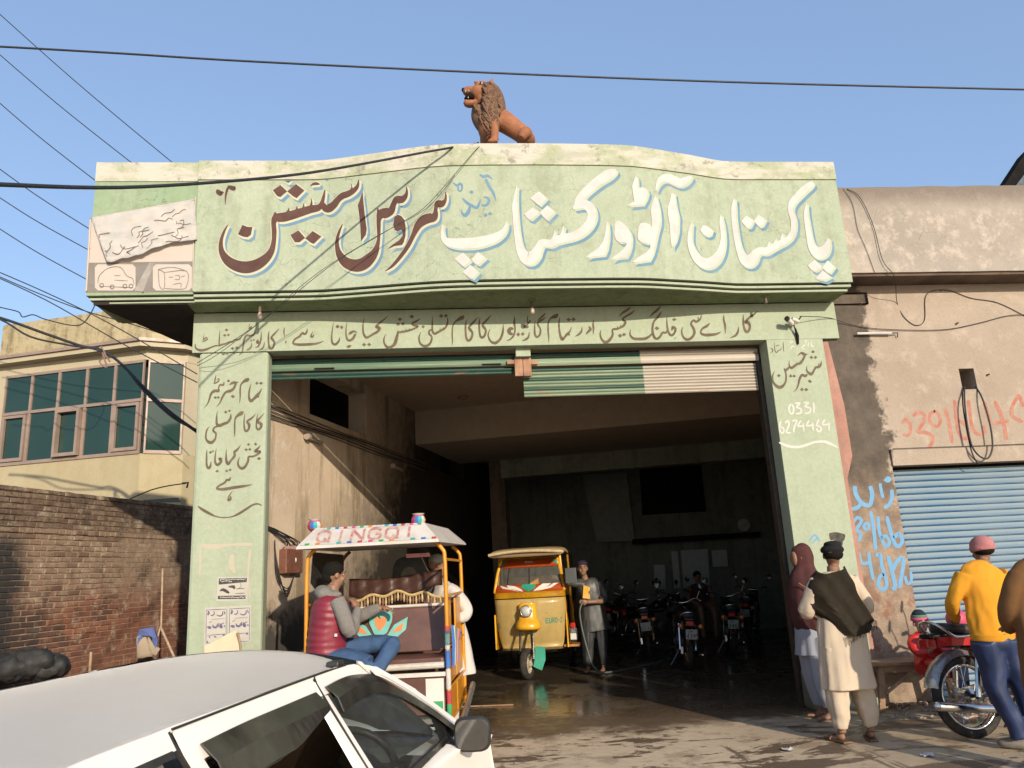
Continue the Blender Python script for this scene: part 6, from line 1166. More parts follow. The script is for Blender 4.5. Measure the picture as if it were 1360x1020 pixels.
bm = B(); fold_tube(bm, [(x, y, 1.45), (x, y, 1.40), (x, y, 1.30), (x, y+.01, 1.10), (x, y, .95), (x, y, .75), (x, y-.01, .44)], [(.075, .06), (.19, .09), (.215, .125), (.195, .13), (.205, .145), (.225, .155), (.255, .165)], 1, 48, (.0, .085))
for s, ex, ey, wx, wy, wz in ((-1, -.28, .05, -.13, .22, 1.15), (1, .30, .06, .21, .25, 1.17)): fold_tube(bm, [(x+s*.15, y, 1.37), (x+s*.225, y+.01, 1.26), (x+ex, y+ey, 1.12), (x+(ex+wx)/2, y+(ey+wy)/2, 1.13), (x+wx, y+wy, wz)], [(.075, .08), (.075, .085), (.07, .075), (.062, .068), (.05, .055)], 3+s, 20, .07, k=(3, 5))
remesh(ob('tunic', creases(bm, .013, 8, 2), m_cream, P1), .010, 2)
bm = B()
for s in (-1, 1): fold_tube(bm, [(x+s*.10, y, .80), (x+s*.115, y+.01, .5), (x+s*.13, y-.01, .25), (x+s*.135, y-.01, .125)], [(.115, .12), (.105, .115), (.085, .095), (.062, .07)], 5+s, 30, .07)
remesh(ob('trousers', creases(bm, .013, 12, 5, 1.2), m_cream, P1), .010, 2)
bm = B(); ell(bm, (x+.02, y-.01, 1.655), (.098, .112, .045), None, 20, 8); lathe(bm, [(.085, 0), (.10, .012), (.105, .03), (.10, .045), (.088, .05)], 22, Matrix.Translation((x+.02, y-.008, 1.618))); ell(bm, (x+.025, y-.02, 1.70), (.078, .085, .030), None, 16, 8); remesh(ob('cap', bm, m_capb, P1), .008, 2)
ob('hair', ell(B(), (x+.018, y-.020, 1.605), (.086, .098, .058), None, 18, 10), m_hair, P1, smooth=True)
rows = [[(x-.10, y+.09, 1.44), (x-.16, y+.02, 1.47), (x-.14, y-.09, 1.44), (x-.0, y-.12, 1.46), (x+.09, y-.07, 1.50)], [(x-.25, y+.09, 1.30), (x-.27, y-.02, 1.33), (x-.19, y-.125, 1.33), (x-.02, y-.15, 1.34), (x+.10, y-.13, 1.40)],
        [(x-.27, y+.10, 1.15), (x-.28, y-.04, 1.18), (x-.15, y-.165, 1.18), (x+.02, y-.17, 1.18), (x+.12, y-.15, 1.26)], [(x-.15, y-.09, 1.02), (x-.12, y-.15, 1.03), (x-.02, y-.185, 1.02), (x+.10, y-.18, 1.04), (x+.18, y-.165, 1.13)],
        [(x-.05, y-.16, .90), (x+.0, y-.18, .90), (x+.07, y-.19, .90), (x+.16, y-.19, .93), (x+.23, y-.175, 1.02)]]
bm = wrap_cloth(B(), rows, .012)
for v in bm.verts: v.co += Vector((0, -1, 0))*(.020*math.sin((v.co.x-x)*38+(v.co.z)*22)+.008*math.sin((v.co.x-x)*90+v.co.z*50)+.012*noise.noise(v.co*9))
SW = ob('shawl', bm, m_shawl, P1, smooth=True); bm = B()
for k in range(26):
    t = k/25; a = Vector(rows[4][0]).lerp(Vector(rows[4][4]), t)+Vector((0, -.02, -.005*math.sin(k))); tube(bm, [a, a+Vector((.004, -.003, -.035)), a+Vector((random.uniform(-.008, .008), 0, -.065-random.uniform(0, .02)))], [.004, .003, .002], 4)
ob('fringe', bm, m_shawl, SW, kind='stuff')
for s in (-1, 1): ob('sandal', prism(B(), [(-.04, -.06), (.04, -.06), (.05, .1), (.04, .19), (-.03, .19), (-.045, .1)], lambda u, v, d: Vector((x+s*.135+u*1+s*.3*v*.9, y+v, d)), .004, .02), m_sand, P1, bevel=.004); ob('strap', tube(B(), [(x+s*.135+s*.03-.045, y+.09, .02), (x+s*.135+s*.03, y+.09, .062), (x+s*.135+s*.03+.045, y+.09, .02)], .010, 8, 4), m_sand, P1)

# ---- 2: figure wrapped in a maroon shawl beside the green pier
x, y = 3.83, -.42
P2 = person('person wrapped in a maroon shawl from head to waist beside the right pier', (x, y, 0)); m_mar = cloth('maroon wool shawl', (.085, .032, .030), (.06, .024, .024), 5); m_grb = cloth('pale blue grey cotton', (.30, .31, .35), (.25, .26, .30))
bm = B(); head(bm, (x-.03, y+.0, 1.60), R(75)); limb(bm, [(x, y, 1.36), (x-.01, y, 1.50)], [.058, .055]); ell(bm, (x, y, 1.2), (.12, .16, .2))
for s in (-1, 1): limb(bm, [(x, y+s*.09, .9), (x-.0, y+s*.1, .5), (x+.03, y+s*.1, .08)], [.085, .06, .036]); foot(bm, (x+.03, y+s*.1, .085), (-1, .1, 0))
limb(bm, [(x, y-.17, 1.35), (x+.03, y-.22, 1.12), (x-.16, y-.16, 1.05)], [.05, .043, .028]); hand(bm, (x+.05, y-.18, .60), (.05, 0, -1), (0, -1, 0), 1, .95, .5); limb(bm, [(x+.03, y-.2, .9), (x+.05, y-.18, .62)], [.04, .028]); remesh(ob('body', bm, SKIN, P2), .009)
bm = B(); fold_tube(bm, [(x, y, 1.4), (x, y, 1.2), (x, y, .9), (x-.0, y, .62)], [(.15, .13), (.16, .15), (.17, .17), (.2, .19)], 7, 40, (.02, .09)); remesh(ob('tunic', creases(bm, .008, 9, 3), m_grb, P2), .011, 2)
bm = B()
for s in (-1, 1): fold_tube(bm, [(x, y+s*.09, .8), (x+.0, y+s*.1, .45), (x+.03, y+s*.1, .22), (x+.03, y+s*.1, .12)], [(.12, .11), (.12, .11), (.1, .09), (.07, .07)], 9+s, 28, .08)
remesh(ob('trousers', creases(bm, .009, 10, 5), m_grb, P2), .011, 2)
bm = B(); fold_tube(bm, [(x-.005, y, 1.74), (x-.0, y, 1.70), (x+.0, y, 1.60), (x+.005, y, 1.50), (x, y, 1.40), (x-.01, y, 1.25), (x-.01, y, 1.05), (x+.03, y, .88), (x+.06, y, .74)], [(.02, .02), (.088, .085), (.112, .102), (.105, .10), (.15, .17), (.19, .215), (.20, .22), (.17, .19), (.12, .12)], 4, 44, (.015, .10), k=(4, 7, 11))
m = Matrix.Rotation(0, 3, 'Z'); sh = remesh(ob('shawl', creases(bm, .012, 7, 8), m_mar, P2), .011, 2)
ob('face_opening', ell(B(), (x-.108, y-.02, 1.585), (.028, .055, .075), None, 14, 8), SKIN, P2, smooth=True)
for k, z in enumerate((.98, 1.22)): ob('shawl_stripe', tube(B(), [(x-.16, y-.16-.01*k, z+.12), (x-.05, y-.235, z+.02), (x+.1, y-.20, z-.08)], .006, 6, 4), cloth('tan woven stripe', (.25, .15, .09)), sh)

# ---- 3: man in an orange jumper leaning over the motorcycle
x, y = 4.56, -2.12
P3 = person('man in orange jumper, navy track trousers and pink woollen cap, seen from behind', (x, y, 0)); m_ora = cloth('orange knit', (.58, .27, .025), (.52, .22, .02)); m_nav = mat('shiny navy tracksuit', (.012, .026, .085), (.009, .018, .06), 5, .5, bump=.3, bscale=30); m_pnk = cloth('dusty pink knit', (.40, .17, .165), (.34, .14, .14), 20)
hx, hy = x+.16, y+.10
bm = B(); head(bm, (x+.17, y+.17, 1.575), R(-10), R(-15)); limb(bm, [(x+.08, y+.10, 1.35), (x+.15, y+.14, 1.48)], [.06, .058]); ell(bm, (x+.03, y+.07, 1.16), (.14, .08, .18))
limb(bm, [(x-.12, y+.08, 1.36), (x-.20, y+.14, 1.16), (x-.05, y+.36, 1.0)], [.05, .043, .03]); hand(bm, (x-.05, y+.36, 1.0), (.4, .8, -.3), (0, 0, 1), -1, 1, .5); limb(bm, [(x+.26, y+.1, 1.36), (x+.36, y+.2, 1.14), (x+.25, y+.42, 1.02)], [.05, .043, .03]); hand(bm, (x+.25, y+.42, 1.02), (-.2, .9, -.2), (0, 0, 1), 1, 1, .5)
remesh(ob('body', bm, SKIN, P3), .010)
bm = B(); fold_tube(bm, [(x+.12, y+.12, 1.45), (x+.10, y+.1, 1.41), (x+.07, y+.09, 1.32), (x+.04, y+.06, 1.12), (x+.01, y+.03, .95), (x, y+.01, .86)], [(.07, .06), (.165, .09), (.20, .12), (.18, .125), (.17, .13), (.16, .128)], 2, 44, (.01, .07)); 
for pts in (((x-.09, y+.09, 1.37), (x-.17, y+.10, 1.25), (x-.21, y+.14, 1.14), (x-.14, y+.25, 1.06), (x-.06, y+.35, 1.01)), ((x+.25, y+.12, 1.37), (x+.32, y+.14, 1.26), (x+.37, y+.2, 1.13), (x+.32, y+.3, 1.08), (x+.26, y+.4, 1.03))): fold_tube(bm, pts, [(.07, .075), (.065, .07), (.058, .06), (.05, .052), (.042, .044)], 3, 20, .08, k=(3, 5))
remesh(ob('jumper', creases(bm, .013, 11, 4), m_ora, P3), .011, 2); ob('hem_band', fold_tube(B(), [(x+.002, y+.01, .90), (x, y+.01, .845)], [(.176, .142), (.170, .136)], 2, 40, .01), m_ora, P3, smooth=True)
bm = B(); ell(bm, (x, y, .84), (.165, .13, .1))
for s, kx, kz, fx in ((-1, .0, .48, .04), (1, .08, .48, .20)): fold_tube(bm, [(x+s*.08, y, .86), (x+s*.08+.04, y+.02, .66), (x+s*.075+kx+.02, y+.01, .46), (x+fx-.0, y+.0, .22), (x+fx+.02, y, .09)], [(.12, .12), (.105, .115), (.08, .09), (.068, .075), (.062, .068)], 6+s, 28, .05, k=(3, 6, 8))
remesh(ob('trousers', creases(bm, .010, 11, 6), m_nav, P3), .011, 2)
for s, fx in ((-1, .06), (1, .22)):
    bm = B(); ell(bm, (x+fx, y+.05, .045), (.052, .14, .045), Matrix.Rotation(R(60 if s < 0 else 40), 3, 'Z'), 16, 8); ob('shoe', bm, mat('dusty grey shoe', (.12, .11, .10), (.2, .17, .14), 12, .8), P3, smooth=True)
bm = B(); ell(bm, (x+.165, y+.15, 1.615), (.092, .11, .085), Matrix.Rotation(R(-12), 3, 'X'), 22, 12); lathe(bm, [(.088, -.02), (.100, -.015), (.102, .02), (.09, .03)], 22, Matrix.Translation((x+.165, y+.148, 1.585)) @ Matrix.Rotation(R(-10), 4, 'X')); remesh(ob('woolly_cap', bm, m_pnk, P3), .009, 2)

ob('hair', ell(B(), (x+.168, y+.150, 1.575), (.084, .098, .050), None, 18, 10), m_hair, P3, smooth=True)
# ---- 4: cropped man in a brown tunic, right edge
x, y = 4.34, -3.02
P4 = person('man in long brown tunic, back turned, cut off by the right picture edge', (x, y, 0)); m_brt = cloth('brown wool tunic', (.17, .085, .035), (.14, .068, .028)); m_dkb = cloth('dark blue cotton', (.016, .019, .035))
bm = B(); head(bm, (x+.08, y, 1.62), R(5)); limb(bm, [(x+.05, y, 1.38), (x+.07, y, 1.52)], [.06, .055]); ell(bm, (x+.03, y, 1.2), (.17, .11, .2)); limb(bm, [(x-.14, y, 1.38), (x-.22, y+.08, 1.12), (x-.1, y+.28, 1.0)], [.05, .043, .03]); hand(bm, (x-.1, y+.28, 1.0), (.4, .8, 0), (0, 0, 1), -1)
for s in (-1, 1): limb(bm, [(x+s*.09, y, .9), (x+s*.1, y, .5), (x+s*.11, y, .08)], [.085, .06, .036]); foot(bm, (x+s*.11, y, .085), (s*.2, 1, 0))
remesh(ob('body', bm, SKIN, P4), .011)
bm = B(); fold_tube(bm, [(x+.04, y, 1.50), (x+.03, y, 1.44), (x+.02, y, 1.34), (x, y, 1.12), (x, y, .95), (x+.01, y, .78), (x+.02, y, .60)], [(.08, .07), (.19, .10), (.235, .14), (.225, .145), (.235, .155), (.26, .165), (.285, .18)], 3, 44, (.0, .06)); fold_tube(bm, [(x-.13, y, 1.39), (x-.19, y+.02, 1.27), (x-.22, y+.08, 1.12), (x-.16, y+.18, 1.05), (x-.11, y+.26, 1.01)], [(.08, .085), (.08, .085), (.072, .078), (.062, .065), (.05, .055)], 5, 20, .06, k=(3, 5)); remesh(ob('tunic', creases(bm, .010, 7, 4), m_brt, P4), .012, 2)
bm = B(); [fold_tube(bm, [(x+s*.1, y, .8), (x+s*.11, y, .5), (x+s*.115, y, .22), (x+s*.12, y, .1)], [(.12, .12), (.11, .11), (.09, .09), (.075, .075)], 4+s, 26, .07) for s in (-1, 1)]; remesh(ob('trousers', creases(bm, .009, 10, 1), m_dkb, P4), .012, 2)
ob('hair', ell(B(), (x+.08, y-.012, 1.66), (.085, .10, .085), None, 18, 10), m_hair, P4, smooth=True)

# ---- 5, 6: children by the table
x, y = 4.95, -.52
P5 = person('small child in a bright red coat and striped bobble cap sitting on the wooden table', (x, y, .5)); m_red = mat('bright red satin', (.55, .02, .015), (.42, .012, .012), 9, .45, bump=.3, bscale=40)
bm = B(); head(bm, (x, y, .875), R(180-8), 0, .86); limb(bm, [(x, y, .72), (x, y, .80)], [.04, .04]); ell(bm, (x, y, .62), (.10, .09, .13)); 
for s in (-1, 1): limb(bm, [(x+s*.09, y, .71), (x+s*.14, y-.05, .62), (x+s*.05, y-.15, .72 if s > 0 else .60)], [.03, .027, .02]); hand(bm, (x+s*.05, y-.15, .72 if s > 0 else .60), (-s*.3, -.4, .6), (0, -1, 0), s, .6)
remesh(ob('body', bm, SKIN2, P5), .006, 2); face_bits(P5, (x, y, .875), R(172), 0, .86)
bm = B(); fold_tube(bm, [(x, y, .785), (x, y, .75), (x, y, .68), (x, y-.01, .56), (x, y-.03, .49), (x, y-.06, .46)], [(.05, .05), (.095, .07), (.11, .085), (.115, .10), (.14, .13), (.15, .15)], 4, 36, (.02, .07)); 
for s in (-1, 1): fold_tube(bm, [(x+s*.08, y, .735), (x+s*.14, y-.03, .67), (x+s*.12, y-.09, .60), (x+s*.06, y-.14, .70 if s > 0 else .60)], [(.05, .05), (.055, .055), (.05, .05), (.035, .035)], 2, 16, .08, k=(3, 5))
remesh(ob('coat', creases(bm, .010, 16, 2), m_red, P5), .008, 2)
bands = [((.10, .22, .12), 'moss green knit', .93, .955), ((.55, .10, .22), 'pink knit', .895, .93), ((.02, .03, .05), 'dark knit', .955, 1.0)]
for c_, nm, z0, z1 in bands:
    r0 = .083*math.sqrt(max(0, 1-((z0-.90)/.112)**2)); r1 = .083*math.sqrt(max(.02, 1-((z1-.90)/.112)**2)); ob('cap_band', lathe(B(), [(r0*.9, z0-.001), (r0, z0), ((r0+r1)/2+.004, (z0+z1)/2), (r1, z1), (r1*.6, z1+.006)], 24, Matrix.Translation((x, y+.005, 0))), cloth(nm, c_, None, 30), P5, smooth=True)
bm = B(); [limb(bm, [(x+s*.06, y-.08, .50), (x+s*.07, y-.22, .48), (x+s*.07, y-.24, .36)], [.05, .045, .035]) for s in (-1, 1)]; ob('leggings', bm, m_red, P5, smooth=True)
x, y = 5.04, -.88
P6 = person('child in a puffy pink jacket half hidden behind the motorcycle seat', (x, y, .3)); m_pj = mat('puffy pink nylon', (.52, .07, .14), (.42, .05, .11), 7, .5, bump=.2)
bm = B(); head(bm, (x+.12, y-.02, .90), R(-70), R(20), .8); ell(bm, (x, y, .70), (.1, .09, .14)); limb(bm, [(x, y, .5), (x, y, .05)], [.06, .04]); foot(bm, (x, y, .06), (1, 0, 0), .7); remesh(ob('body', bm, SKIN2, P6), .008, 2)
bm = B(); 
for k in range(5): ell(bm, (x+.01*k, y, .58+.065*k), (.145-.008*k, .12, .042), None, 20, 8)
for s in (-1, 1): [ell(bm, (x+.02+s*.13+.02*k, y-.05*k, .80-.05*k), (.05, .05, .035)) for k in range(4)]
remesh(ob('jacket', bm, m_pj, P6), .009, 2); ob('hood', ell(B(), (x+.07, y+.0, .92), (.10, .10, .10)), m_pj, P6, smooth=True); ob('trousers', limb(B(), [(x, y, .56), (x, y, .3), (x, y, .1)], [.09, .07, .06]), m_dkb, P6, smooth=True)

# ---- 7: passenger in the rickshaw cab
px_, py_ = -.98, -.98
P7 = person('man in maroon padded waistcoat and blue jeans sitting sideways in the decorated rickshaw cab', (px_, py_, .9)); m_vest = mat('maroon quilted nylon', (.20, .018, .035), (.16, .014, .028), 5, .5, bump=.25, bscale=25); m_gry = cloth('heather grey knit', (.20, .185, .17), (.14, .13, .12), 70); m_jean = cloth('blue denim', (.055, .10, .19), (.035, .065, .13), 8)
hx, hy, hz = px_+.03, py_+.02, 1.66
bm = B(); head(bm, (hx, hy, hz), R(-62), R(-6), 1.02); limb(bm, [(px_+.0, py_, 1.42), (px_+.02, py_+.01, 1.57)], [.062, .058]); ell(bm, (px_-.02, py_, 1.22), (.15, .17, .22)); 
limb(bm, [(px_+.08, py_-.17, 1.42), (px_+.19, py_-.15, 1.17), (px_+.24, py_+.02, 1.36)], [.05, .043, .028]); hand(bm, (px_+.24, py_+.02, 1.36), (-.4, .3, .6), (.6, -.6, 0), 1, 1, .75)
limb(bm, [(px_+.02, py_+.17, 1.42), (px_+.2, py_+.26, 1.27), (px_+.44, py_+.18, 1.34)], [.05, .042, .03]); hand(bm, (px_+.44, py_+.2, 1.35), (1, -.2, -.35), (.2, 0, 1), 1, 1.05, .55)
remesh(ob('body', bm, SKIN, P7), .009); face_bits(P7, (hx, hy, hz), R(-62), R(-6), 1.02)
bm = B(); M = Matrix.Rotation(R(-62), 3, 'Z'); ell(bm, (hx-.012, hy-.012, hz+.045), (.086, .100, .082), M, 22, 12); ell(bm, (hx-.045, hy-.02, hz+.0), (.062, .07, .075), M, 18, 10); remesh(ob('hair', creases(bm, .005, 40), m_hair, P7), .008, 1)
bm = B(); ell(bm, (hx+.045, hy+.025, hz-.085), (.045, .045, .03), M, 12, 8); ob('beard', bm, mat('short stubble', (.06, .035, .025)), P7, smooth=True)
bm = B(); fold_tube(bm, [(px_+.02, py_, 1.50), (px_+.01, py_, 1.45), (px_, py_, 1.36), (px_-.02, py_, 1.2), (px_-.03, py_, 1.05), (px_-.02, py_-.01, .94)], [(.085, .08), (.13, .19), (.165, .215), (.17, .21), (.17, .2), (.175, .19)], 2, 44, (.0, .03))
for v in bm.verts:
    if v.co.z < 1.45: v.co += (v.co-Vector((px_, py_, v.co.z))).normalized()*.010*abs(math.sin(v.co.z*52))
remesh(ob('waistcoat', bm, m_vest, P7), .009, 1)
ob('zip_logo', box(B(), (px_+.06, py_-.215, 1.13), (px_+.085, py_-.205, 1.155)), m_lw, P7)
bm = B(); fold_tube(bm, [(px_+.07, py_-.155, 1.43), (px_+.13, py_-.19, 1.32), (px_+.19, py_-.16, 1.17), (px_+.22, py_-.07, 1.25), (px_+.24, py_+.01, 1.345)], [(.075, .08), (.072, .078), (.065, .07), (.055, .06), (.04, .042)], 5, 24, .07, k=(3, 5)); fold_tube(bm, [(px_+.02, py_+.15, 1.43), (px_+.1, py_+.22, 1.34), (px_+.2, py_+.26, 1.27), (px_+.34, py_+.22, 1.31), (px_+.43, py_+.19, 1.34)], [(.075, .08), (.07, .075), (.062, .066), (.052, .056), (.038, .04)], 6, 24, .07, k=(3, 5)); remesh(ob('sleeves', creases(bm, .006, 20, 3), m_gry, P7), .009, 2)
bm = B(); fold_tube(bm, [(px_-.03, py_-.01, .97), (px_-.03, py_-.01, .90)], [(.178, .195), (.17, .19)], 3, 30, .03); ell(bm, (px_-.055, py_-.03, 1.50), (.095, .12, .075), Matrix.Rotation(.3, 3, 'Y'), 20, 10); ell(bm, (px_+.01, py_-.07, 1.485), (.10, .07, .04), None, 16, 8); remesh(ob('hood_and_hem', creases(bm, .006, 20, 3), m_gry, P7), .009, 2)
bm = B(); fold_tube(bm, [(px_-.05, py_+.06, .95), (px_+.18, py_+.05, 1.0), (px_+.42, py_-.02, 1.03), (px_+.58, py_-.12, 1.02)], [(.11, .10), (.10, .095), (.085, .08), (.08, .075)], 1, 26, .05, flat=(0, 1, 0), k=(3, 5)); fold_tube(bm, [(px_+.56, py_-.1, 1.04), (px_+.50, py_-.2, .93), (px_+.40, py_-.26, .80), (px_+.28, py_-.28, .72)], [(.078, .078), (.07, .07), (.062, .062), (.055, .055)], 2, 24, .05, k=(3, 5))
fold_tube(bm, [(px_-.02, py_-.1, .93), (px_+.18, py_-.16, .93), (px_+.36, py_-.24, .88)], [(.11, .1), (.10, .09), (.085, .08)], 1, 26, .05, flat=(0, 1, 0), k=(3, 5)); fold_tube(bm, [(px_+.36, py_-.24, .90), (px_+.30, py_-.30, .70), (px_+.22, py_-.33, .52)], [(.08, .08), (.065, .065), (.055, .055)], 2, 24, .05, k=(3, 5)); remesh(ob('jeans', creases(bm, .009, 14, 4), m_jean, P7), .010, 2)
for k, (a, b_) in enumerate((((px_+.24, py_-.30, .66), 40), ((px_+.19, py_-.36, .46), 30))):
    bm = ell(B(), (a[0]+.03, a[1]-.06, a[2]-.02), (.05, .13, .045), Matrix.Rotation(R(b_), 3, 'Z'), 16, 8); s_ = ob('shoe', bm, mat('grey trainer', (.08, .085, .09), (.05, .055, .06), 9, .7), P7, smooth=True)

# ---- 8: man in pale kurta behind the cab
x, y = .10, .38
P8 = person('man in a long white tunic and grey prayer cap standing behind the rickshaw cab', (x, y, 0)); m_wht = cloth('off-white cotton', (.50, .46, .43), (.46, .42, .39))
bm = B(); head(bm, (x-.1, y, 1.72), R(-80)); limb(bm, [(x-.06, y, 1.46), (x-.09, y, 1.6)], [.06, .055]); ell(bm, (x-.04, y, 1.25), (.15, .18, .2)); limb(bm, [(x, y-.17, 1.45), (x+.19, y-.2, 1.24), (x+.02, y-.3, 1.16)], [.05, .043, .03]); hand(bm, (x+.14, y-.28, 1.16), (-1, -.1, .1), (0, -.3, 1), 1, 1, .5)
for s in (-1, 1): limb(bm, [(x-.02, y+s*.1, .8), (x, y+s*.1, .08)], [.07, .04]); foot(bm, (x, y+s*.1, .085), (1, 0, 0))
remesh(ob('body', bm, SKIN, P8), .011)
bm = B(); fold_tube(bm, [(x-.06, y, 1.53), (x-.05, y, 1.48), (x-.03, y, 1.38), (x-.0, y, 1.15), (x+.02, y, .95), (x+.04, y, .56)], [(.075, .075), (.11, .19), (.165, .21), (.17, .19), (.19, .2), (.24, .23)], 6, 44, (.0, .08)); fold_tube(bm, [(x, y-.16, 1.46), (x+.1, y-.19, 1.38), (x+.19, y-.2, 1.24), (x+.16, y-.26, 1.17), (x+.10, y-.3, 1.16)], [(.08, .085), (.08, .085), (.07, .072), (.06, .06), (.05, .05)], 3, 22, .06, k=(3, 5)); remesh(ob('tunic', creases(bm, .008, 9, 1), m_wht, P8), .011, 2)
bm = B(); [fold_tube(bm, [(x, y+s*.1, .7), (x, y+s*.1, .12)], [(.11, .11), (.08, .08)], 4, 24, .06) for s in (-1, 1)]; remesh(ob('trousers', bm, m_wht, P8), .012, 2)
ob('prayer_cap', ell(B(), (x-.105, y, 1.775), (.098, .088, .068), None, 20, 10), cloth('grey knit cap', (.20, .20, .19), (.28, .28, .27), 40), P8, smooth=True)

# ---- 9: washer beside the yellow three-wheeler
x, y = 2.44, 4.30
P9 = person('young man in wet grey tunic and dark cap washing the yellow auto rickshaw', (x, y, 0)); m_wet = mat('wet grey cotton', (.050, .048, .046), (.034, .033, .032), 5, .5, bump=.4, bscale=40, lo=.3, hi=.7)
bm = B(); head(bm, (x-.10, y-.03, 1.60), R(172)); limb(bm, [(x-.04, y, 1.36), (x-.09, y-.02, 1.5)], [.055, .052]); ell(bm, (x, y, 1.2), (.16, .1, .2)); limb(bm, [(x-.14, y-.02, 1.36), (x-.33, y-.05, 1.38), (x-.50, y-.06, 1.46)], [.048, .04, .028]); hand(bm, (x-.50, y-.06, 1.46), (-1, 0, .4), (0, -1, .3), 1); limb(bm, [(x+.16, y-.02, 1.36), (x+.20, y-.10, 1.10), (x+.04, y-.22, 1.08), (x-.10, y-.24, 1.08)], [.05, .045, .034, .028]); hand(bm, (x-.10, y-.24, 1.08), (-1, 0, .1), (0, -1, 0), -1, 1, .7)
for s, fx in ((-1, -.12), (1, .13)): limb(bm, [(x+s*.09, y, .9), (x+s*.11, y-.02, .5), (x+fx, y, .08)], [.08, .058, .036]); foot(bm, (x+fx, y-.02, .085), (-.5, -1, 0))
remesh(ob('body', bm, SKIN, P9), .010); face_bits(P9, (x-.10, y-.03, 1.60), R(172)); ob('cap', ell(B(), (x-.10, y-.01, 1.665), (.088, .098, .065), None, 20, 10), cloth('dark violet cap', (.03, .02, .04)), P9, smooth=True)
bm = B(); fold_tube(bm, [(x-.04, y, 1.43), (x-.03, y, 1.39), (x-.01, y, 1.30), (x+.02, y, 1.1), (x+.04, y, .85), (x+.06, y, .62)], [(.075, .065), (.18, .09), (.2, .12), (.19, .125), (.205, .135), (.235, .15)], 4, 40, (.0, .08)); fold_tube(bm, [(x-.12, y-.01, 1.36), (x-.22, y-.03, 1.37), (x-.34, y-.05, 1.39)], [(.08, .08), (.07, .075), (.055, .06)], 2, 20, .08, k=(3, 5)); fold_tube(bm, [(x+.14, y-.01, 1.37), (x+.20, y-.05, 1.24), (x+.21, y-.09, 1.12), (x+.13, y-.14, 1.09)], [(.08, .08), (.075, .075), (.068, .068), (.055, .055)], 2, 20, .08, k=(3, 5)); remesh(ob('tunic', creases(bm, .009, 10, 6), m_wet, P9), .011, 2)
bm = B(); [fold_tube(bm, [(x+s*.1+.03, y, .8), (x+s*.11+.02, y-.01, .5), (x+fx, y, .2), (x+fx, y, .1)], [(.11, .11), (.10, .1), (.078, .08), (.06, .06)], 3+s, 26, .08) for s, fx in ((-1, -.11), (1, .14))]; remesh(ob('trousers', creases(bm, .008, 10, 6), mat('wet dark grey cotton', (.028, .03, .032), (.02, .02, .022), 5, .5), P9), .011, 2)
ob('shirt_print', prism(B(), [(-.05, 1.14), (.07, 1.12), (.08, 1.3), (-.02, 1.34)], lambda u, z, d: Vector((x-.10+u, y-.128-d+.12*abs(u), z)), 0, .004), m_yel, P9)
HO = tag(ob('water_hose', tube(B(), [(x-.17, y-.26, 1.1), (x-.24, y-.27, .9), (x-.18, y-.35, .4), (x-.06, y-.38, .08), (x+.3, y-.2, .02), (x+1.4, y+.8, .02), (x+2.4, y+2, .02)], .014, 8, 6), mat('grey green hose', (.08, .10, .09)), smooth=True), 'thin grey hose hanging from the washer\'s hand down to the wet floor', 'hose')
# ---- 10: dark seated figure at the back
x, y = 5.55, 8.2
P10 = person('dark figure sitting far back in the bay in front of the white posters', (x, y, .5)); bm = B(); head(bm, (x, y, 1.30), R(175)); ell(bm, (x, y, .92), (.17, .12, .24)); limb(bm, [(x-.18, y, 1.1), (x-.27, y-.1, .85), (x-.1, y-.25, .75)], [.05, .045, .03]); limb(bm, [(x+.18, y, 1.1), (x+.27, y-.1, .85), (x+.1, y-.25, .75)], [.05, .045, .03]); [limb(bm, [(x+s*.1, y, .68), (x+s*.14, y-.4, .65), (x+s*.14, y-.42, .08)], [.09, .07, .04]) for s in (-1, 1)]; limb(bm, [(x, y, 1.1), (x, y, 1.22)], [.06, .055]); remesh(ob('body', bm, SKIN, P10), .012)
bm = B(); fold_tube(bm, [(x, y, 1.16), (x, y, 1.1), (x, y, .9), (x, y, .6)], [(.08, .07), (.2, .12), (.2, .14), (.22, .18)], 3, 36, .05); remesh(ob('tunic', bm, cloth('dark brown shirt', (.05, .03, .025)), P10), .012); ob('hair', ell(B(), (x, y+.01, 1.345), (.085, .098, .08)), m_hair, P10, smooth=True)
# ================================================================ lion statue on the parapet
LY = -.52
def LP(x, y, d=0): return onY(x, y, LY)+Vector((0, d, 0))
def px(n): return n*.0083
base = LP(665, 196); LI = thing('lion_statue', 'rust brown concrete lion with open mouth sitting on top of the sign, facing left', 'statue', tuple(base))
m_lion = mat('terracotta painted concrete', (.30, .115, .05), (.22, .085, .04), 9, .8, bump=.4, bscale=60, wear=((.18, .07, .035), .62)); m_mane = mat('brown ribbed mane', (.085, .045, .028), (.19, .10, .055), 30, .85, bump=.4, bscale=90)
bm = B()
limb(bm, [LP(664, 158), LP(676, 166), LP(690, 176), LP(702, 186)], [px(16), px(14.5), px(13), px(11)], 16); ell(bm, LP(699, 187, 0), (px(13), px(18), px(10))); ell(bm, LP(648, 168), (px(15), px(17), px(24)))
for d in (-.11, .11):
    x0 = 656 if d < 0 else 644; limb(bm, [LP(x0, 165, d*.8), LP(x0, 182, d), LP(x0-.5, 196, d)], [px(8), px(6), px(5.5)]); ell(bm, LP(x0-3, 195, d), (px(7.5), px(5.5), px(3.5)))
    limb(bm, [LP(698, 184, d*1.1), LP(694, 188, d*1.5), LP(690, 195, d*1.6)], [px(9), px(8), px(5)])
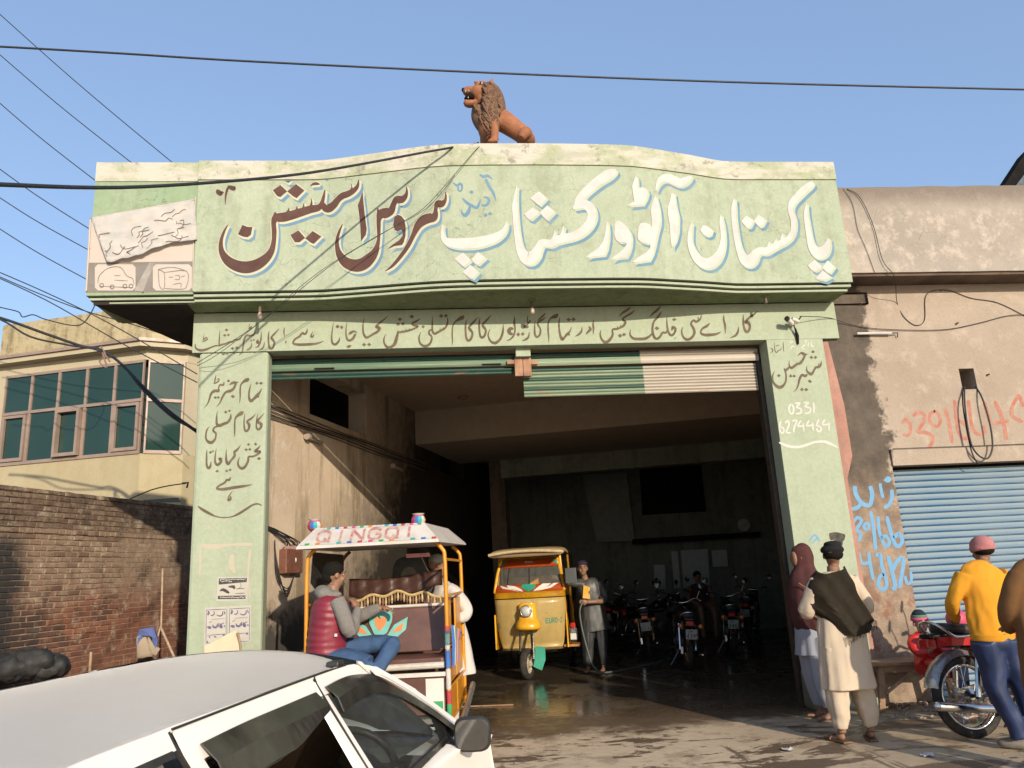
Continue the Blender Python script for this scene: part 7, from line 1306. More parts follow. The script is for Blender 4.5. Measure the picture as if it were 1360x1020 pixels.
ell(bm, LP(637, 124), (px(14), px(13), px(12.5))); ell(bm, LP(627, 121), (px(13), px(8.2), px(6)), Matrix.Rotation(R(10), 3, 'Y')); ell(bm, LP(625.5, 138), (px(10.5), px(7.2), px(5)), Matrix.Rotation(R(-6), 3, 'Y')); ell(bm, LP(619, 122), (px(5), px(7), px(5))); ell(bm, LP(620, 137), (px(5), px(6), px(5))); ell(bm, LP(640, 114), (px(9), px(10), px(5)))
ell(bm, LP(637, 131), (px(6), px(9.5), px(10)))
for d in (-.08, .08): limb(bm, [LP(650, 120, d), LP(652.5, 114, d), LP(653.5, 109.5, d)], [px(3.8), px(3), px(1)]); ell(bm, LP(632, 114, d*.85), (px(4), px(2.5), px(2.2)))
remesh(ob('body', bm, m_lion, LI), .012, 3)
bm = B(); Pm = [(646, 113, 10), (652, 124, 17), (655, 138, 20), (655, 152, 21), (657, 163, 17), (664, 168, 8)]; Pm2 = [(634, 142, 9), (637, 155, 14), (643, 168, 13), (648, 180, 7)]
for L in (Pm, Pm2): limb(bm, [LP(a, b_) for a, b_, r in L], [px(r*.86) for a, b_, r in L], 18)
MN = remesh(ob('mane', bm, m_mane, LI), .014, 2); bm = B(); rr = random.Random(3)
for k in range(190):
    t = rr.random(); side = -1 if rr.random() < .8 else 1; x0 = 642+16*rr.random(); y0 = 116+52*t; w_ = px(15+3*math.sin(t*3)); a = LP(x0-3, y0, side*w_*(.8+.2*rr.random())-.01*side); L = 10+9*rr.random(); b_ = LP(x0+rr.uniform(1, 5), y0+L*.6, side*w_*1.04); c_ = LP(x0+rr.uniform(3, 8), y0+L, side*w_*.92); tube(bm, [a, b_, c_], [.011, .014, .004], 5, 2)
for k in range(46): y0 = 148+32*rr.random(); x0 = 628+(y0-148)*.45; tube(bm, [LP(x0+2, y0-8, -.07*rr.random()-.02), LP(x0+1, y0, -.13*rr.random()), LP(x0+8, y0+10, -.14*rr.random())], [.01, .013, .004], 5, 2)
ob('mane_strands', bm, m_mane, MN, smooth=True, kind='stuff')
ob('mouth', ell(B(), LP(625.5, 129.5), (px(10), px(7.6), px(4.2)), Matrix.Rotation(R(-14), 3, 'Y')), m_black, LI, smooth=True)
for x_, y_, s_ in ((618, 127, 1), (622.5, 126.5, 1), (621.5, 132.5, -1)): ob('tooth', lathe(B(), [(.001, 0), (.008, s_*.022)], 8, Matrix.Translation(LP(x_, y_, -.066))), m_lw, LI)
ob('nose', ell(B(), LP(615.2, 119.5), (px(2.4), px(4.2), px(2.6))), m_black, LI, smooth=True)
for d in (-.085, .085): e = ob('eye', ell(B(), LP(638, 117.5, d*1.18), (px(2.8), px(1.6), px(1.7))), m_lw, LI, smooth=True); ob('pupil', ell(B(), LP(637.6, 117.5, d*1.33), (px(1.3), px(.9), px(1.5))), m_black, e, smooth=True)

# ================================================================ cables
m_cab = mat('black cable sheath', (.012, .012, .013), (.02, .02, .02), 20, .6)
def cable(label, pts, Y, r, group=None, name='cable', cat_='cable'):
    P = [onY(x, y, Y if isinstance(Y, (int, float)) else Y[i]) for i, (x, y) in enumerate(pts)]
    return tag(ob(name, tube(B(), P, r, 7, 5), m_cab, None, smooth=True), label, cat_, group)
cable('long thin black power line crossing the whole sky above the lion', [(-60, 60), (0, 62), (160, 71), (340, 82), (680, 98), (1000, 110), (1360, 119), (1460, 121)], 6.0, .022)
cable('thick black cable sagging across the sign\'s upper left and ending beside the lion', [(-60, 240), (0, 245), (160, 249), (300, 241), (400, 231), (480, 218), (560, 203), (600, 196), (612, 193), (640, 192)], [-4.9, -4.6, -3.6, -2.7, -2.0, -1.45, -.95, -.68, -.3, .6], .0125)
cable('thin paired wire hanging from beside the lion down across the sign to the left pier', [(652, 190), (640, 194), (632, 199), (600, 236), (562, 277), (520, 303), (440, 352), (340, 432), (262, 482)], [-.62, -.64, -.70, -.72, -.72, -.78, -.8, -.55, -.1], .0035)
cable('second thin wire close beside the first, crossing the sign diagonally', [(604, 233), (566, 277), (500, 314), (420, 364), (345, 428), (290, 470), (262, 486)], [-.72, -.73, -.8, -.86, -.6, -.3, -.08], .003)
tag(ob('wire_hook', tube(B(), [onY(636, 196, -.6), onY(630, 190, -.6), onY(631, 192, -.6), onY(635, 189, -.6), onY(637, 194, -.6)], .006, 6, 4), m_cab), 'small bent wire hook on the parapet just left of the lion\'s paws', 'hook')
sk = ['topmost', 'second', 'third', 'fourth', 'fifth', 'sixth']
for i, (a, b_) in enumerate((((-40, -17), (240, 225)), ((-40, 38), (190, 228)), ((-40, 102), (140, 250)), ((-40, 195), (130, 311)), ((-40, 236), (125, 336)), ((-40, 278), (130, 379)))):
    m_ = ((a[0]+b_[0])/2, (a[1]+b_[1])/2+4); cable(sk[i]+' of the thin slanting wires in the sky left of the sign', [a, m_, b_], 9.5, .012, 'slanting wires in the sky at the left')
for i, (nm, pts, Y) in enumerate((('uppermost thin wire passing over the yellow house towards the green pier', [(-40, 345), (60, 388), (150, 432), (262, 497)], 5.5), ('lower thin wire over the yellow house towards the green pier', [(-40, 352), (60, 398), (160, 455), (262, 508)], 5.3), ('wire skimming the parapet of the yellow house under the side box', [(-40, 350), (40, 385), (110, 412), (180, 432), (270, 462)], 5.9),
                            ('loosely wavy thin wire above the yellow parapet', [(-30, 400), (0, 408), (24, 414), (30, 421), (44, 418), (60, 424), (95, 432), (112, 428), (126, 405), (122, 398)], 5.0))): cable(nm, pts, Y, .010)
cable('thick black service cable drooping in front of the green windows to the pier', [(-60, 408), (0, 422), (60, 443), (110, 460), (130, 463), (155, 478), (185, 508), (215, 540), (262, 574)], 3.6, .022)
cable('second thick cable tied to the first and drooping below it', [(-60, 404), (0, 424), (40, 447), (90, 458), (130, 465), (160, 482), (190, 518), (230, 555), (264, 572)], 3.55, .015)
cable('thinner loop of the service drop beside the pier', [(150, 473), (190, 512), (225, 545), (262, 572)], 3.5, .010)
KN_ = tag(ob('cable_tie', tube(B(), [onY(134, 460, 3.5), onY(140, 472, 3.5), onY(132, 480, 3.5), onY(142, 488, 3.5), onY(136, 468, 3.5), onY(146, 480, 3.5)], .012, 6, 4), mat('rag knot', (.2, .13, .1))), 'ragged knot tying the thick cables in front of the house cornice', 'knot')
# wires on the shop wall
cable('thin wire running down the shop parapet and looping on the plaster', [(1125, 251), (1142, 262), (1160, 300), (1172, 345), (1188, 368), (1191, 400), (1200, 420), (1216, 432), (1228, 425), (1229, 395), (1240, 386), (1262, 386), (1290, 396), (1325, 402), (1362, 420)], [-.31, -.32, -.32, -.33, -.3, .03, .04, .04, .04, .04, .04, .04, .04, .04, .04], .0045)
cable('faint second wire down the shop parapet crossing a crack', [(1120, 251), (1132, 270), (1138, 300), (1142, 312), (1150, 330), (1162, 362)], -.31, .003)
cable('wire from the small floodlight running right along the shop wall', [(1062, 420), (1100, 422), (1130, 431), (1170, 437), (1250, 438), (1300, 429), (1340, 419), (1380, 418)], [-.15, -.02, .03, .03, .03, .03, .03, .03], .0045)
cable('thin straight wire just above the blue shutter', [(1186, 596), (1240, 594), (1300, 592), (1400, 588)], .0, .004)
cable('black rubber cable loop hanging out of the vent hole', [(1281, 512), (1281, 530), (1284, 560), (1290, 590), (1300, 605), (1311, 609), (1317, 600), (1318, 585), (1314, 560), (1305, 530), (1296, 514)], [.06, -.03, -.05, -.05, -.05, -.05, -.05, -.05, -.05, -.02, .07], .010)
cable('second longer cable strand below the vent hole', [(1278, 513), (1279, 540), (1284, 570), (1288, 590), (1292, 604), (1299, 617)], [.06, -.02, -.03, -.03, -.03, .0], .008)
TLx = thing('tube_light', 'white fluorescent tube fixed to the brown stained shop wall', 'lamp', tuple(onY(1164, 444, .03))); ob('tube', tube(B(), [onY(1138, 443, .0), onY(1184, 442.5, .0)], .015, 10), m_lw, TLx); ob('end_bracket', tube(B(), [onY(1184, 442.5, .0), onY(1192, 442, .01), onY(1192, 448, .03)], .007, 6), m_trim, TLx)
for a, b_ in ((1142, 404), (1270, 430), (1250, 386), (1311, 498)): tag(ob('wall_nail', lathe(B(), [(.012, 0), (.012, .02), (.006, .05)], 8, Matrix.Translation(onY(a, b_, .05)) @ Matrix.Rotation(R(90), 4, 'X')), m_rust), {1142: 'rusty bolt in the plaster beside the sign\'s right end', 1270: 'small rusty bolt left of the wire on the shop wall', 1250: 'rusty fixing where the loose wires meet under the soffit', 1311: 'rusty bolt just right of the vent hole'}[a], 'bolt')
# pin lamps under the soffit and the floodlight
for (x_, y_), lab, on in (((345, 412), 'dark round lamp holder with a broken socket under the left soffit', 1), ((707, 404), 'lamp holder with a pale bulb under the middle of the sign', 1), ((1020, 398), 'small lamp rose with a short bulb under the right soffit', 0)):
    p = onZ(x_, y_-8, 4.578); p.y = max(min(p.y, -.1), -.25); L = thing('lamp_holder', lab, 'lamp', tuple(p), 0, 'lamp holders under the sign')
    ob('rose', lathe(B(), [(.045, 0), (.045, -.012), (.018, -.022)], 16), m_soffit, L, local=True); ob('socket', lathe(B(), [(.014, -.02), (.018, -.06), (.02, -.085)], 12), mat('porcelain brown', (.12, .08, .06)), L, local=True); ob('bulb', lathe(B(), [(.014, -.085), (.022, -.11), (.028, -.14), (.02, -.165), (.002, -.172)], 14) if on else lathe(B(), [(.012, -.06), (.016, -.075), (.002, -.085)], 12), mat('dusty bulb glass', (.36, .28, .22), rough=.3), L, local=True, smooth=True)
FL = thing('floodlight', 'small white and grey floodlight bracket on the header above the right pier', 'lamp', tuple(onY(1052, 437, -.02)))
ob('lamp_head', tube(B(), [onY(1046, 424, -.14), onY(1052, 430, -.08)], [.032, .028], 12), m_wfilm, FL); ob('lamp_head', tube(B(), [onY(1052, 423, -.12), onY(1060, 427, -.1)], [.02, .022], 10), m_wfilm, FL); ob('lamp_glass', tube(B(), [onY(1044.5, 422.5, -.155), onY(1046, 424, -.14)], [.03, .032], 12), m_trim, FL); ob('bracket', tube(B(), [onY(1053, 428, -.08), onY(1057, 440, -.03), onY(1059, 450, -.012)], .008, 6), m_trim, FL); ob('cable_tail', tube(B(), [onY(1056, 436, -.05), onY(1059, 446, -.02), onY(1060, 457, -.015)], [.01, .02, .012], 6), m_black, FL); ob('arm', tube(B(), [onY(1060, 426, -.1), onY(1064, 420, -.1)], .008, 6), m_trim, FL)

# ================================================================ torn banner on the side box
BN_ = thing('torn_banner', 'torn pale vinyl banner with grey vehicle drawings hanging on the left side box', 'banner', tuple(onY(190, 388, -.39)))
m_ban = mat('faded banner vinyl', (.45, .39, .345), (.40, .345, .30), 3, .6, lo=.3, hi=.7); m_bang = mat('banner grey print', (.155, .135, .12), (.2, .175, .16), 4, .65); m_line = mat('grey print line', (.12, .11, .105), (.2, .19, .18), 20, .7)
yb = -.389
def bq(pts, Y, m, nm, par=BN_): return ob(nm, quad(B(), [onY(a, b_, Y) for a, b_ in pts]) if len(pts) == 4 else prism(B(), [(a, -b_) for a, b_ in pts], lambda u, v, d: onY(u, -v, Y-d), 0, .002), m, par)
bq([(120.5, 289), (258.5, 264), (256, 387.5), (115, 388.5)], yb, m_ban, 'backing')
bq([(118, 349), (136, 349), (256, 349), (255.5, 387), (115.5, 388)][0:1]+[(118, 347), (256.5, 347), (255.5, 387), (115.5, 388)][1:], yb-.003, m_bang, 'grey_print')
def rrect(x0, y0, x1, y1, r=4): return [(x0+r, y0), (x1-r, y0), (x1, y0+r), (x1, y1-r), (x1-r, y1), (x0+r, y1), (x0, y1-r), (x0, y0+r)]
bq(rrect(126, 351, 180, 386), yb-.006, m_ban, 'white_field'); bq(rrect(203, 351, 255, 386), yb-.006, m_ban, 'white_field'); bq([(198, 349), (178, 386), (190, 387), (206, 349)], yb-.005, mat('light print', (.3, .27, .24)), 'white_field')
bm = B(); fnb = lambda x, y: onY(x, y, yb-.0105)
for pts in ([(130, 376), (132, 366), (144, 356), (160, 355), (168, 366), (176, 370), (178, 378)], [(132, 380), (176, 382)], [(152, 366), (160, 366)], [(152, 372), (170, 373)], [(210, 358), (212, 380), (218, 383), (218, 362), (210, 358), (230, 355), (248, 360)], [(218, 362), (248, 360), (248, 380), (240, 384), (218, 383)], [(232, 366), (238, 366), (238, 371), (232, 371)], [(224, 368), (230, 368)], [(240, 368), (246, 366)], [(230, 378), (240, 376), (240, 382)]): stroke_strip(bm, [(a, b_, 1.0) for a, b_ in pts], fnb, 3)
for cx_, cy_ in ((135, 379), (149, 381), (166, 380), (174, 380)): stroke_strip(bm, [(cx_+2.6*math.cos(t), cy_+2.6*math.sin(t), 1.3) for t in [k*math.pi/4 for k in range(9)]], fnb, 2)
ob('printed_vehicles', bm, m_line, BN_)
bm = B(); cor = [(121, 289), (258, 265), (262, 316), (142, 347)]; rows = []
for j in range(17):
    v = j/16; row = []
    for i in range(29):
        u = i/28; xx = (cor[0][0]*(1-u)+cor[1][0]*u)*(1-v)+(cor[3][0]*(1-u)+cor[2][0]*u)*v; yy = (cor[0][1]*(1-u)+cor[1][1]*u)*(1-v)+(cor[3][1]*(1-u)+cor[2][1]*u)*v
        if j == 16: yy += 3*noise.noise(Vector((u*9, 0, 0)))+2.5*math.sin(u*7)
        d = .02+.055*v*(1-.3*u)+.022*noise.noise(Vector((u*5+v*3, v*6-u*5, 1)))+.014*abs(noise.noise(Vector((u*14+v*9, v*12, 5)))); row.append(onY(xx, yy, yb-d))
    rows.append(row)
loft(bm, rows, cap=False, closed=False); bmesh.ops.solidify(bm, geom=bm.faces[:], thickness=.003); FLP = ob('torn_flap', bm, mat('crumpled banner vinyl', (.76, .70, .65), (.66, .65, .62), 5, .55, bump=.5, bscale=14), BN_, smooth=True)
bm = B(); rr = random.Random(5)
for k in range(22):
    u, v = rr.uniform(.1, .9), rr.uniform(.25, .9); pts = []
    a = rr.uniform(0, 6.28)
    for s_ in range(5): pts.append((u, v)); a += rr.uniform(-.9, .9); u += .05*math.cos(a); v += .06*math.sin(a)
    P = []
    for u, v in pts:
        u = min(max(u, .03), .97); v = min(max(v, .05), .97); i, j = u*28, v*16; i0, j0 = int(i), int(j); P.append(rows[j0][i0].lerp(rows[min(j0+1, 16)][min(i0+1, 28)], .5)+Vector((0, -.007, 0)))
    tube(bm, P, .0035, 4, 2)
ob('crease_print', bm, m_line, FLP, kind='stuff')
for a, b_ in ((122, 290), (119, 330), (117, 360), (116, 386), (258, 266), (257, 345), (256, 386), (190, 388)): ob('fixing_screw', lathe(B(), [(.008, 0), (.008, .012)], 8, Matrix.Translation(onY(a, b_, yb)) @ Matrix.Rotation(R(90), 4, 'X')), m_rust, BN_)
ob('edge_batten', tube(B(), [onY(120, 292, yb-.01), onY(114.5, 387, yb-.01)], .010, 6), m_ban, BN_); ob('edge_batten', tube(B(), [onY(259.5, 262, yb-.01), onY(257, 330, yb-.01), onY(256, 386, yb-.01)], .007, 6), m_ban, BN_)

# ================================================================ posters, board and flaking on the left pier
m_pap = mat('poster paper', (.42, .39, .34), (.38, .35, .31), 6, .8); m_ink = mat('purple blue poster ink', (.085, .08, .15), (.14, .13, .2), 20, .85); m_inkb = mat('black poster ink', (.03, .028, .026), (.06, .055, .05), 20, .8)
def poster(label, quad_, name='poster'):
    t = thing(name, label, 'poster', tuple(onY(*quad_[3], -.001))); ob('paper', quad(B(), [onY(a, b_, -.0022) for a, b_ in quad_]), m_pap, t); return t
def ink(t, strokes, m, polys=()):
    bm = B()
    for k, st in enumerate(strokes): stroke_strip(bm, st, lambda x, y, k=k: onY(x, y, -.0045-k*.0001), 3)
    ob('print', bm, m, t)
    for k, p in enumerate(polys): ob('print_block', quad(B(), [onY(a, b_, -.0036) for a, b_ in p]), m, t)
pp = lambda x, y: (265+x/8.875, 755+y/8.87)
T1 = poster('white poster with black bands and a machine drawing, highest on the left green pier', [pp(215, 100), pp(577, 98), pp(560, 378), pp(200, 385)])
ink(T1, [[(*pp(340, 215), 2), (*pp(405, 215), 4), (*pp(400, 240), 3)], [(*pp(240, 265), 1.5), (*pp(280, 250), 4), (*pp(350, 290), 3.5)], [(*pp(430, 240), .7), (*pp(530, 235), 1)], [(*pp(420, 295), .7), (*pp(530, 290), 1)], [(*pp(480, 170), .5), (*pp(490, 215), .6), (*pp(440, 245), .6)]], m_inkb,
    [[pp(228, 118), pp(560, 110), pp(556, 160), pp(225, 190)], [pp(218, 322), pp(545, 318), pp(542, 358), pp(215, 362)]])
bm = B(); rr = random.Random(9)
for row in (130, 150, 340):
    xx = 240
    while xx < (535 if row != 150 else 380): stroke_strip(bm, [(*pp(xx, row+rr.uniform(-8, 4)), .8), (*pp(xx+9, row+rr.uniform(-8, 8)), 1.0), (*pp(xx+14, row+rr.uniform(-4, 8)), .5)], lambda x, y: onY(x, y, -.0050), 2); xx += 18
ob('white_print', bm, m_lw, T1)
for i, (lab, q, o_) in enumerate((('left one of the two lower handbills with purple blue lettering on the green pier', [pp(65, 462), pp(328, 448), pp(322, 775), pp(55, 915)], 0), ('right one of the two lower handbills, its corner behind the cream board', [pp(338, 448), pp(605, 430), pp(600, 870), pp(335, 880)], 275))):
    T = poster(lab, q); bm = B(); f = lambda x, y: onY(x, y, -.0045); a = (lambda x, y: pp(x+o_, y-o_*.05))
    for pts in ([(80, 490), (315, 478)], [(80, 490), (75, 880)], [(315, 478), (312, 860)], [(75, 880), (312, 870)]): stroke_strip(bm, [(*a(*p), 1.0) for p in pts], f, 2)
    for st in ([(95, 500, 1), (110, 520, 3), (95, 550, 3)], [(165, 500, .8), (175, 530, 1.6), (150, 555, 2), (130, 545, 1)], [(200, 545, 1), (235, 560, 2), (270, 545, 2), (275, 500, 1)], [(290, 500, 1), (300, 540, 2.2)], [(155, 660, 1), (165, 690, 3), (200, 690, 3), (215, 650, 1.6)], [(220, 640, 1), (225, 690, 2.4)], [(240, 640, 1), (245, 690, 2.6), (265, 690, 3), (255, 660, 2), (290, 640, 1)], [(290, 670, 2), (300, 690, 2)], [(90, 690, 3), (140, 700, 5)], [(110, 640, 1), (150, 620, .8)], [(90, 790, 1), (300, 770, 1)], [(110, 800, 2), (125, 815, 2)], [(170, 800, 2), (200, 810, 2)], [(270, 780, 3), (300, 782, 3)], [(85, 870, 4), (100, 865, 4)], [(130, 600, .7), (300, 590, .7)]): stroke_strip(bm, [(*a(p[0], p[1]), p[2]*.9) for p in st], f, 3)
    ob('print', bm, m_ink, T)
BO = thing('leaning_board', 'cream foam board with a slanted top leaning against the base of the green pier', 'board', tuple(onY(300, 880, -.35)))
ob('board', prism(B(), [(271, -858), (312, -837), (317, -840), (322, -905), (271, -905)], lambda u, v, d: onY(u, -v, -.32-d-(v+870)*-.0015), 0, .05), mat('cream foam board', (.50, .43, .30), (.46, .39, .27), 5, .8), BO, bevel=.006); ob('torn_edge', tube(B(), [onY(315.5, 840, -.36), onY(319, 855, -.36), onY(320, 868, -.37), onY(323, 890, -.37)], .012, 6, 3), mat('brown card', (.3, .2, .12)), BO)
m_flk = mat('flaked pink undercoat', (.42, .33, .27), (.36, .37, .27), 40, .9, lo=.45, hi=.55)
paint([S_((905, 355, 12), (960, 362, 26), (1040, 352, 12), (1140, 350, 18)), S_((905, 360, 8), (905, 420, 10), (900, 490, 6)), S_((1050, 395, 18), (1045, 440, 26), (1060, 480, 14)), S_((1130, 370, 10), (1125, 420, 12), (1120, 500, 8), (1130, 590, 8)), P_poly((938, 270), (950, 268), (948, 285)), P_poly((910, 328), (922, 326), (920, 342)), P_poly((982, 328), (992, 330), (986, 340)), S_((950, 230, 8), (955, 245, 6))], 0, 620, 3.4, W0, m_flk, n=3)

# ================================================================ yard: bags, stick with rag, broom handles
YB = thing('black_bags', 'heap of dusty black sacks at the foot of the brick wall behind the car', 'sack', tuple(onY(60, 900, 2.2)))
for k, (a, b_, rx, rz) in enumerate(((12, 888, .28, .16), (38, 880, .3, .17), (62, 886, .26, .16), (-12, 892, .3, .2))):
    bm = ell(B(), onY(a, b_, 1.9+.1*k), (rx, .2, rz), None, 40, 26); ob('sack', creases(creases(bm, .04, 7, k), .012, 30, k), mat('black sack', (.012, .012, .013), (.028, .026, .023), 10, .7), YB, smooth=True)
ST = thing('wooden_prop', 'bare wooden sticks standing against the brick wall near the pier', 'stick', tuple(onY(216, 900, 4.5)))
for pts, r in ((((216, 755), (214, 832)), .014), (((213, 832), (231, 872), (240, 890)), .018), (((214, 830), (205, 860)), .014), (((121, 866), (119, 895)), .02)): ob('stick', tube(B(), [onY(a, b_, 4.2) for a, b_ in pts], r, 7), mat('bare weathered wood', (.42, .31, .22), (.3, .21, .14), 14, .85), ST)
RG = thing('hanging_cloths', 'blue and beige cloths draped over the sticks by the brick wall', 'cloth', tuple(onY(196, 870, 4.0)))
for nm, pts, c_ in (('blue_cloth', [(183, 842), (186, 836), (204, 833), (210, 850), (207, 862), (200, 846), (190, 846), (182, 858)], (.10, .13, .30)), ('beige_cloth', [(182, 846), (191, 843), (198, 858), (203, 872), (182, 874)], (.34, .27, .20)), ('beige_cloth', [(196, 845), (204, 858), (212, 862), (208, 872), (199, 868)], (.36, .29, .22))):
    bm = prism(B(), [(a, -b_) for a, b_ in pts], lambda u, v, d: onY(u, -v, 4.0-d), 0, .10); bmesh.ops.subdivide_edges(bm, edges=bm.edges[:], cuts=2, use_grid_fill=True); ob(nm, creases(bm, .035, 10, len(pts)), cloth(nm, c_), RG, smooth=True)
ob('wire_stub', tube(B(), [onY(-5, 790, 3), onY(2, 752, 3)], .03, 6), m_lw, thing('white_post', 'edge of a white painted post at the left border of the picture', 'post', tuple(onY(-3, 800, 3))))
LA = thing('street_lamp_arm', 'thin wire arm and shallow tin canopy sticking up behind the brick wall', 'bracket', tuple(onY(215, 662, 7.0))); ob('arm', tube(B(), [onY(172, 663, 7.0), onY(200, 651, 7.0), onY(225, 645, 7.0), onY(247, 642, 7.0)], .012, 6, 3), m_trim, LA); ob('arm_end', tube(B(), [onY(242, 642, 7), onY(250, 641, 7), onY(248, 648, 7)], .02, 6), m_trim, LA); ob('tin_sheet', prism(B(), [(190, -664), (236, -661), (241, -667), (190, -668)], lambda u, v, d: onY(u, -v, 7-d), 0, .5), mat('dark tin', (.06, .07, .06)), LA)
# ================================================================ inside the garage
EB = thing('electric_box', 'rusty brown switch box with tangled wires on the lit garage wall', 'electric box', tuple(G(.0, .62, 1.55))); 
def gw(x, y, o=0): return onP(x, y, O0+Uv*o, Uv)
q = gw(365, 766); ob('box', gbox(B(), (.0, .70, 1.72), (.10, 1.10, 2.0)), mat('rusty brown enamel', (.17, .065, .04), (.12, .05, .03), 14, .6, wear=((.32, .25, .18), .6)), EB, bevel=.012); bx_ = G(.1, .9, 1.87); ob('dial', lathe(B(), [(.03, 0), (.03, .012), (.01, .018)], 14, Matrix.Translation(bx_) @ Matrix.Rotation(R(90), 4, 'Y') @ Matrix.Rotation(-TH, 4, 'X')), m_wfilm, EB)
bm = B(); rr = random.Random(2)
for k in range(9): v = .72+.04*k; tube(bm, [G(.03, v, 2.0), G(.05+.03*rr.random(), v-.05+.1*rr.random(), 2.08), G(.05, .55+.05*rr.random(), 2.16+.05*rr.random()), G(.03, .4, 2.22+.03*rr.random())], .006, 5, 3)
for k in range(4): tube(bm, [G(.03, .55, 2.1-.03*k), G(.05, .58+.02*k, 1.7), G(.06, .8, 1.55-.03*k), G(.04, 1.0, 1.7)], .006, 5, 4)
ob('wires', bm, m_cab, EB, kind='stuff'); bm = B()
for k in range(8): tube(bm, [G(.05, .74+.045*k, 2.0), G(.07, .75+.045*k, 2.035)], .010, 5)
ob('fuse_carriers', bm, mat('pink fuse holder', (.42, .24, .22)), EB, kind='stuff')
for k in range(5):
    z0 = 3.66-.035*k; nm_ = ('topmost', 'second from top', 'middle', 'second from bottom', 'lowest')[k]; tag(ob('wall_conduit', tube(B(), [G(.02, v, z0+.012*math.sin(v*2+k)) for v in (.1, .8, 1.6, 2.5, 3.5, 4.6, 6.0)], .008, 6, 3), m_cab if k % 2 else mat('dusty conduit', (.16, .12, .09))), nm_+' of the five dusty cable runs along the left garage wall', 'conduit', 'cable runs along the left garage wall')
for v, z, lab in ((1.25, 3.42, 'pale tube light fitting on the left garage wall near the shutter'), (4.25, 3.40, 'pale tube light fitting further back on the left garage wall')):
    t = thing('wall_light', lab, 'lamp', tuple(G(.02, v, z))); ob('batten', tube(B(), [G(.04, v, z), G(.04, v+.45, z-.02)], .025, 8), mat('grey fitting', (.34, .28, .23)), t); ob('reflector', tube(B(), [G(.05, v, z), G(.05, v+.05, z)], .045, 10), mat('grey fitting', (.34, .28, .23)), t)
CF = tag(ob('ceiling_rose', lathe(B(), [(.09, 0), (.09, -.02), (.04, -.05)], 16, Matrix.Translation(onZ(615, 527, 4.555))), m_rust), 'small round metal rose on the garage ceiling near the front', 'ceiling rose')
bwv = 12.28
def bwp(x, y, o=0): return onP(x, y, O0+Dv*(bwv-o), Dv)
def bpanel(nm, lab, cat_, pts, m, o=.05, frame=None):
    t = thing(nm, lab, cat_, tuple(bwp(*pts[-1], o))); bm = B(); va = [bm.verts.new(bwp(a, b_, o)) for a, b_ in pts]; vb = [bm.verts.new(bwp(a, b_, o)+Dv*.04) for a, b_ in pts]; bm.faces.new(va); bm.faces.new(vb[::-1])
    for i in range(len(va)): bm.faces.new((va[i], va[(i+1) % len(va)], vb[(i+1) % len(va)], vb[i]))
    ob('panel', bm, m, t); return t
bpanel('dark_opening', 'black square opening high on the back wall of the garage', 'opening', [(849, 619), (931, 617), (938, 679), (853, 684)], m_black)
bpanel('leaning_sheet', 'pale sheet hanging aslant from the upper back wall', 'sheet', [(773, 630), (832, 627), (843, 718), (793, 720)], mat('pale grey board', (.24, .245, .22), (.2, .2, .18)), .3)
bpanel('wall_shelf', 'long dark shelf edge across the back wall below the clock', 'shelf', [(840, 716), (1010, 706), (1010, 713), (840, 723)], m_black, .4)
for nm, lab, pts in (('white_cabinet', 'tall white cabinet standing against the garage back wall', [(904, 731), (940, 729), (943, 778), (908, 781)]), ('paper_poster', 'narrow pale poster left of the white cabinet at the back wall', [(891, 732), (900, 732), (904, 781), (896, 782)]), ('paper_poster', 'small pale poster far left of the cabinet in the dark', [(868, 750), (883, 750), (884, 782), (870, 783)]), ('paper_poster', 'patchwork of small prints right of the white cabinet', [(945, 731), (965, 730), (967, 752), (947, 753)])):
    t = bpanel(nm, lab, 'poster' if 'poster' in nm else 'cabinet', pts, mat('pale blue grey paint', (.42, .44, .44), (.36, .38, .38)), .15)
CK = thing('wall_clock', 'round white clock on the dark back wall at the right', 'clock', tuple(bwp(988, 697, .1))); ob('dial', lathe(B(), [(.15, 0), (.15, .03), (.13, .035), (.001, .035)], 24, Matrix.Translation(bwp(988, 697, .1)) @ Matrix.Rotation(-TH, 4, 'Z') @ Matrix.Rotation(R(90), 4, 'X')), mat('clock face', (.45, .46, .45)), CK)
# ================================================================ table, litter, rubble
TB = thing('wooden_table', 'rough low wooden table with crossed braces against the shop wall', 'table', (4.98, -.2, 0), -R(14)); m_wood = mat('weathered plank wood', (.30, .19, .115), (.22, .13, .075), 9, .8, bump=.4, bscale=30)
tb = lambda n, bm: ob(n, bm, m_wood, TB, local=True, bevel=.006)
for k in range(3): tb('plank', box(B(), (-.46, -.22+.15*k, .45), (.46, -.22+.15*k+.143, .485)))
for sx_ in (-1, 1):
    for sy_ in (-1, 1): tb('leg', loft(B(), [[(sx_*.40+a+sx_*.02, sy_*.17+b_, 0) for a, b_ in ((-.03, -.025), (.03, -.025), (.03, .025), (-.03, .025))], [(sx_*.36+a, sy_*.15+b_, .45) for a, b_ in ((-.032, -.028), (.032, -.028), (.032, .028), (-.032, .028))]]))
    tb('rail', box(B(), (sx_*.37-.02, -.14, .37), (sx_*.37+.02, .14, .44)))
tb('rail', box(B(), (-.34, -.185, .38), (.34, -.155, .448))); tb('rail', box(B(), (-.34, .15, .38), (.34, .18, .448)))
tb('brace', loft(B(), [[(-.36, -.20+d, .16+e) for d, e in ((0, 0), (.02, 0), (.02, .04), (0, .04))], [(-.02, -.20+d, .40+e) for d, e in ((0, 0), (.02, 0), (.02, .04), (0, .04))]])); tb('brace', loft(B(), [[(-.37+d, -.12, .14+e) for d, e in ((0, 0), (.02, 0), (.02, .04), (0, .04))], [(-.37+d, .12, .36+e) for d, e in ((0, 0), (.02, 0), (.02, .04), (0, .04))]]))
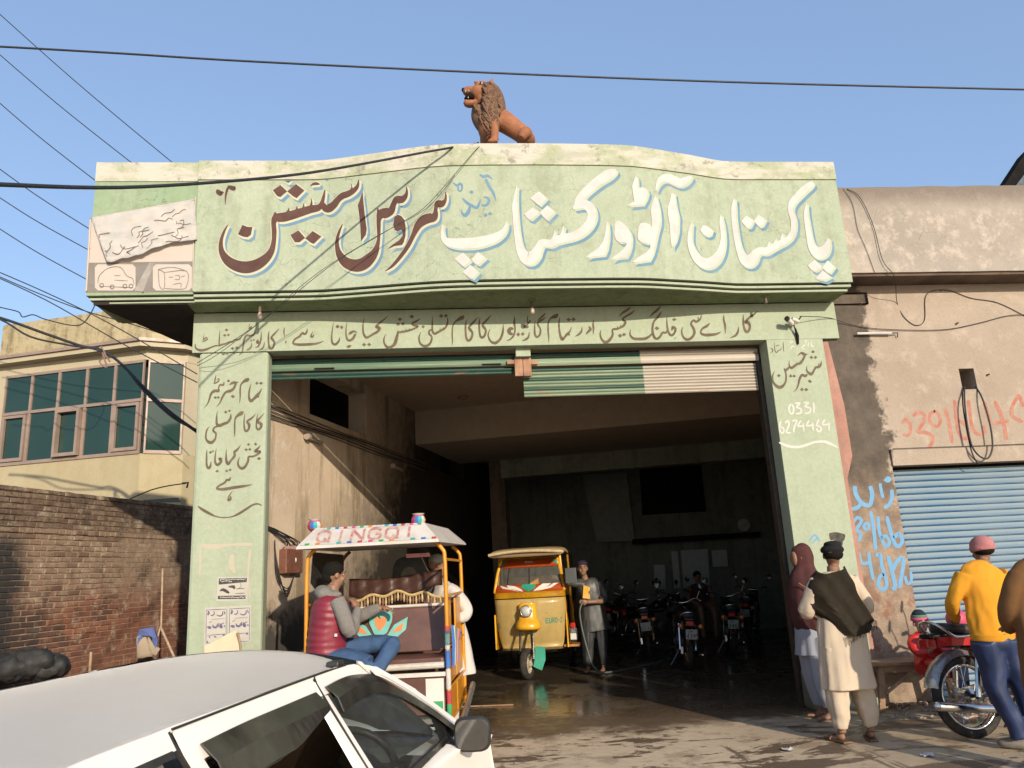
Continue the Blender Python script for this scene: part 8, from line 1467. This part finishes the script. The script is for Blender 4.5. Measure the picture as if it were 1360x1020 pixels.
def scrap(x_, y_, s, lab, m, seed):
    c = onZ(x_, y_, .0); bm = B(); vs = []; rr = random.Random(seed); n = 4
    rows = [[(c.x+s*(i/n-.5)+rr.uniform(-.2, .2)*s/n, c.y+s*.8*(j/n-.5)+rr.uniform(-.2, .2)*s/n, .006+rr.random()*s*.22) for i in range(n+1)] for j in range(n+1)]
    loft(bm, rows, cap=False, closed=False); return tag(ob('litter', bm, m), lab, 'litter', 'scraps of paper on the ground')
m_lit = mat('white scrap paper', (.5, .5, .5), (.35, .36, .38), 30, .6)
scrap(1047, 997, .09, 'crumpled silver white wrapper on the ground left of the cream dressed man', m_lit, 1); scrap(1232, 1005, .10, 'flat pale card lying on the ground at lower right', m_lit, 2); scrap(1285, 955, .10, 'crushed pale packet on the ground behind the motorcycle wheel', m_lit, 3); scrap(1300, 962, .07, 'small green and white wrapper under the motorcycle exhaust', mat('green wrapper', (.1, .25, .05)), 4)
bm = B(); rr = random.Random(11)
for k in range(420):
    if k < 260: c = Vector((rr.uniform(4.4, 7.2), rr.uniform(-.75, .02), 0)); s = rr.uniform(.008, .035)*(1.2 if c.y > -.3 else .8)
    else: c = Vector((rr.uniform(-.2, 6.5), rr.uniform(-3.6, .3), 0)); s = rr.uniform(.003, .009)
    ell(bm, (c.x, c.y, s*.3), (s*rr.uniform(.7, 1.3), s*rr.uniform(.7, 1.3), s*.55), Matrix.Rotation(rr.uniform(0, 3), 3, 'Z'), 6, 4)
tag(ob('gravel', bm, mat('grit and rubble', (.24, .18, .13), (.33, .27, .21), 30, .95), kind='stuff'), 'loose grit and rubble along the foot of the shop wall', 'gravel')
bm = B(); rr = random.Random(4)
for k in range(26):
    a = rr.uniform(0, 3.14); c = Vector((rr.uniform(4.5, 6.3), rr.uniform(-.45, .0), .012)); tube(bm, [c, c+Vector((.12*math.cos(a), .12*math.sin(a), .01)), c+Vector((.25*math.cos(a+.2), .25*math.sin(a+.2), 0))], rr.uniform(.003, .008), 5, 2)
tag(ob('twigs', bm, m_wood, kind='stuff'), 'twigs and splinters scattered under the wooden table', 'twigs')
SD = tag(ob('timber_strip', tube(B(), [onZ(600, 939, .01), onZ(682, 936, .01)], .009, 6), m_wood), 'thin timber strip lying across the bay floor behind the decorated cab', 'timber')
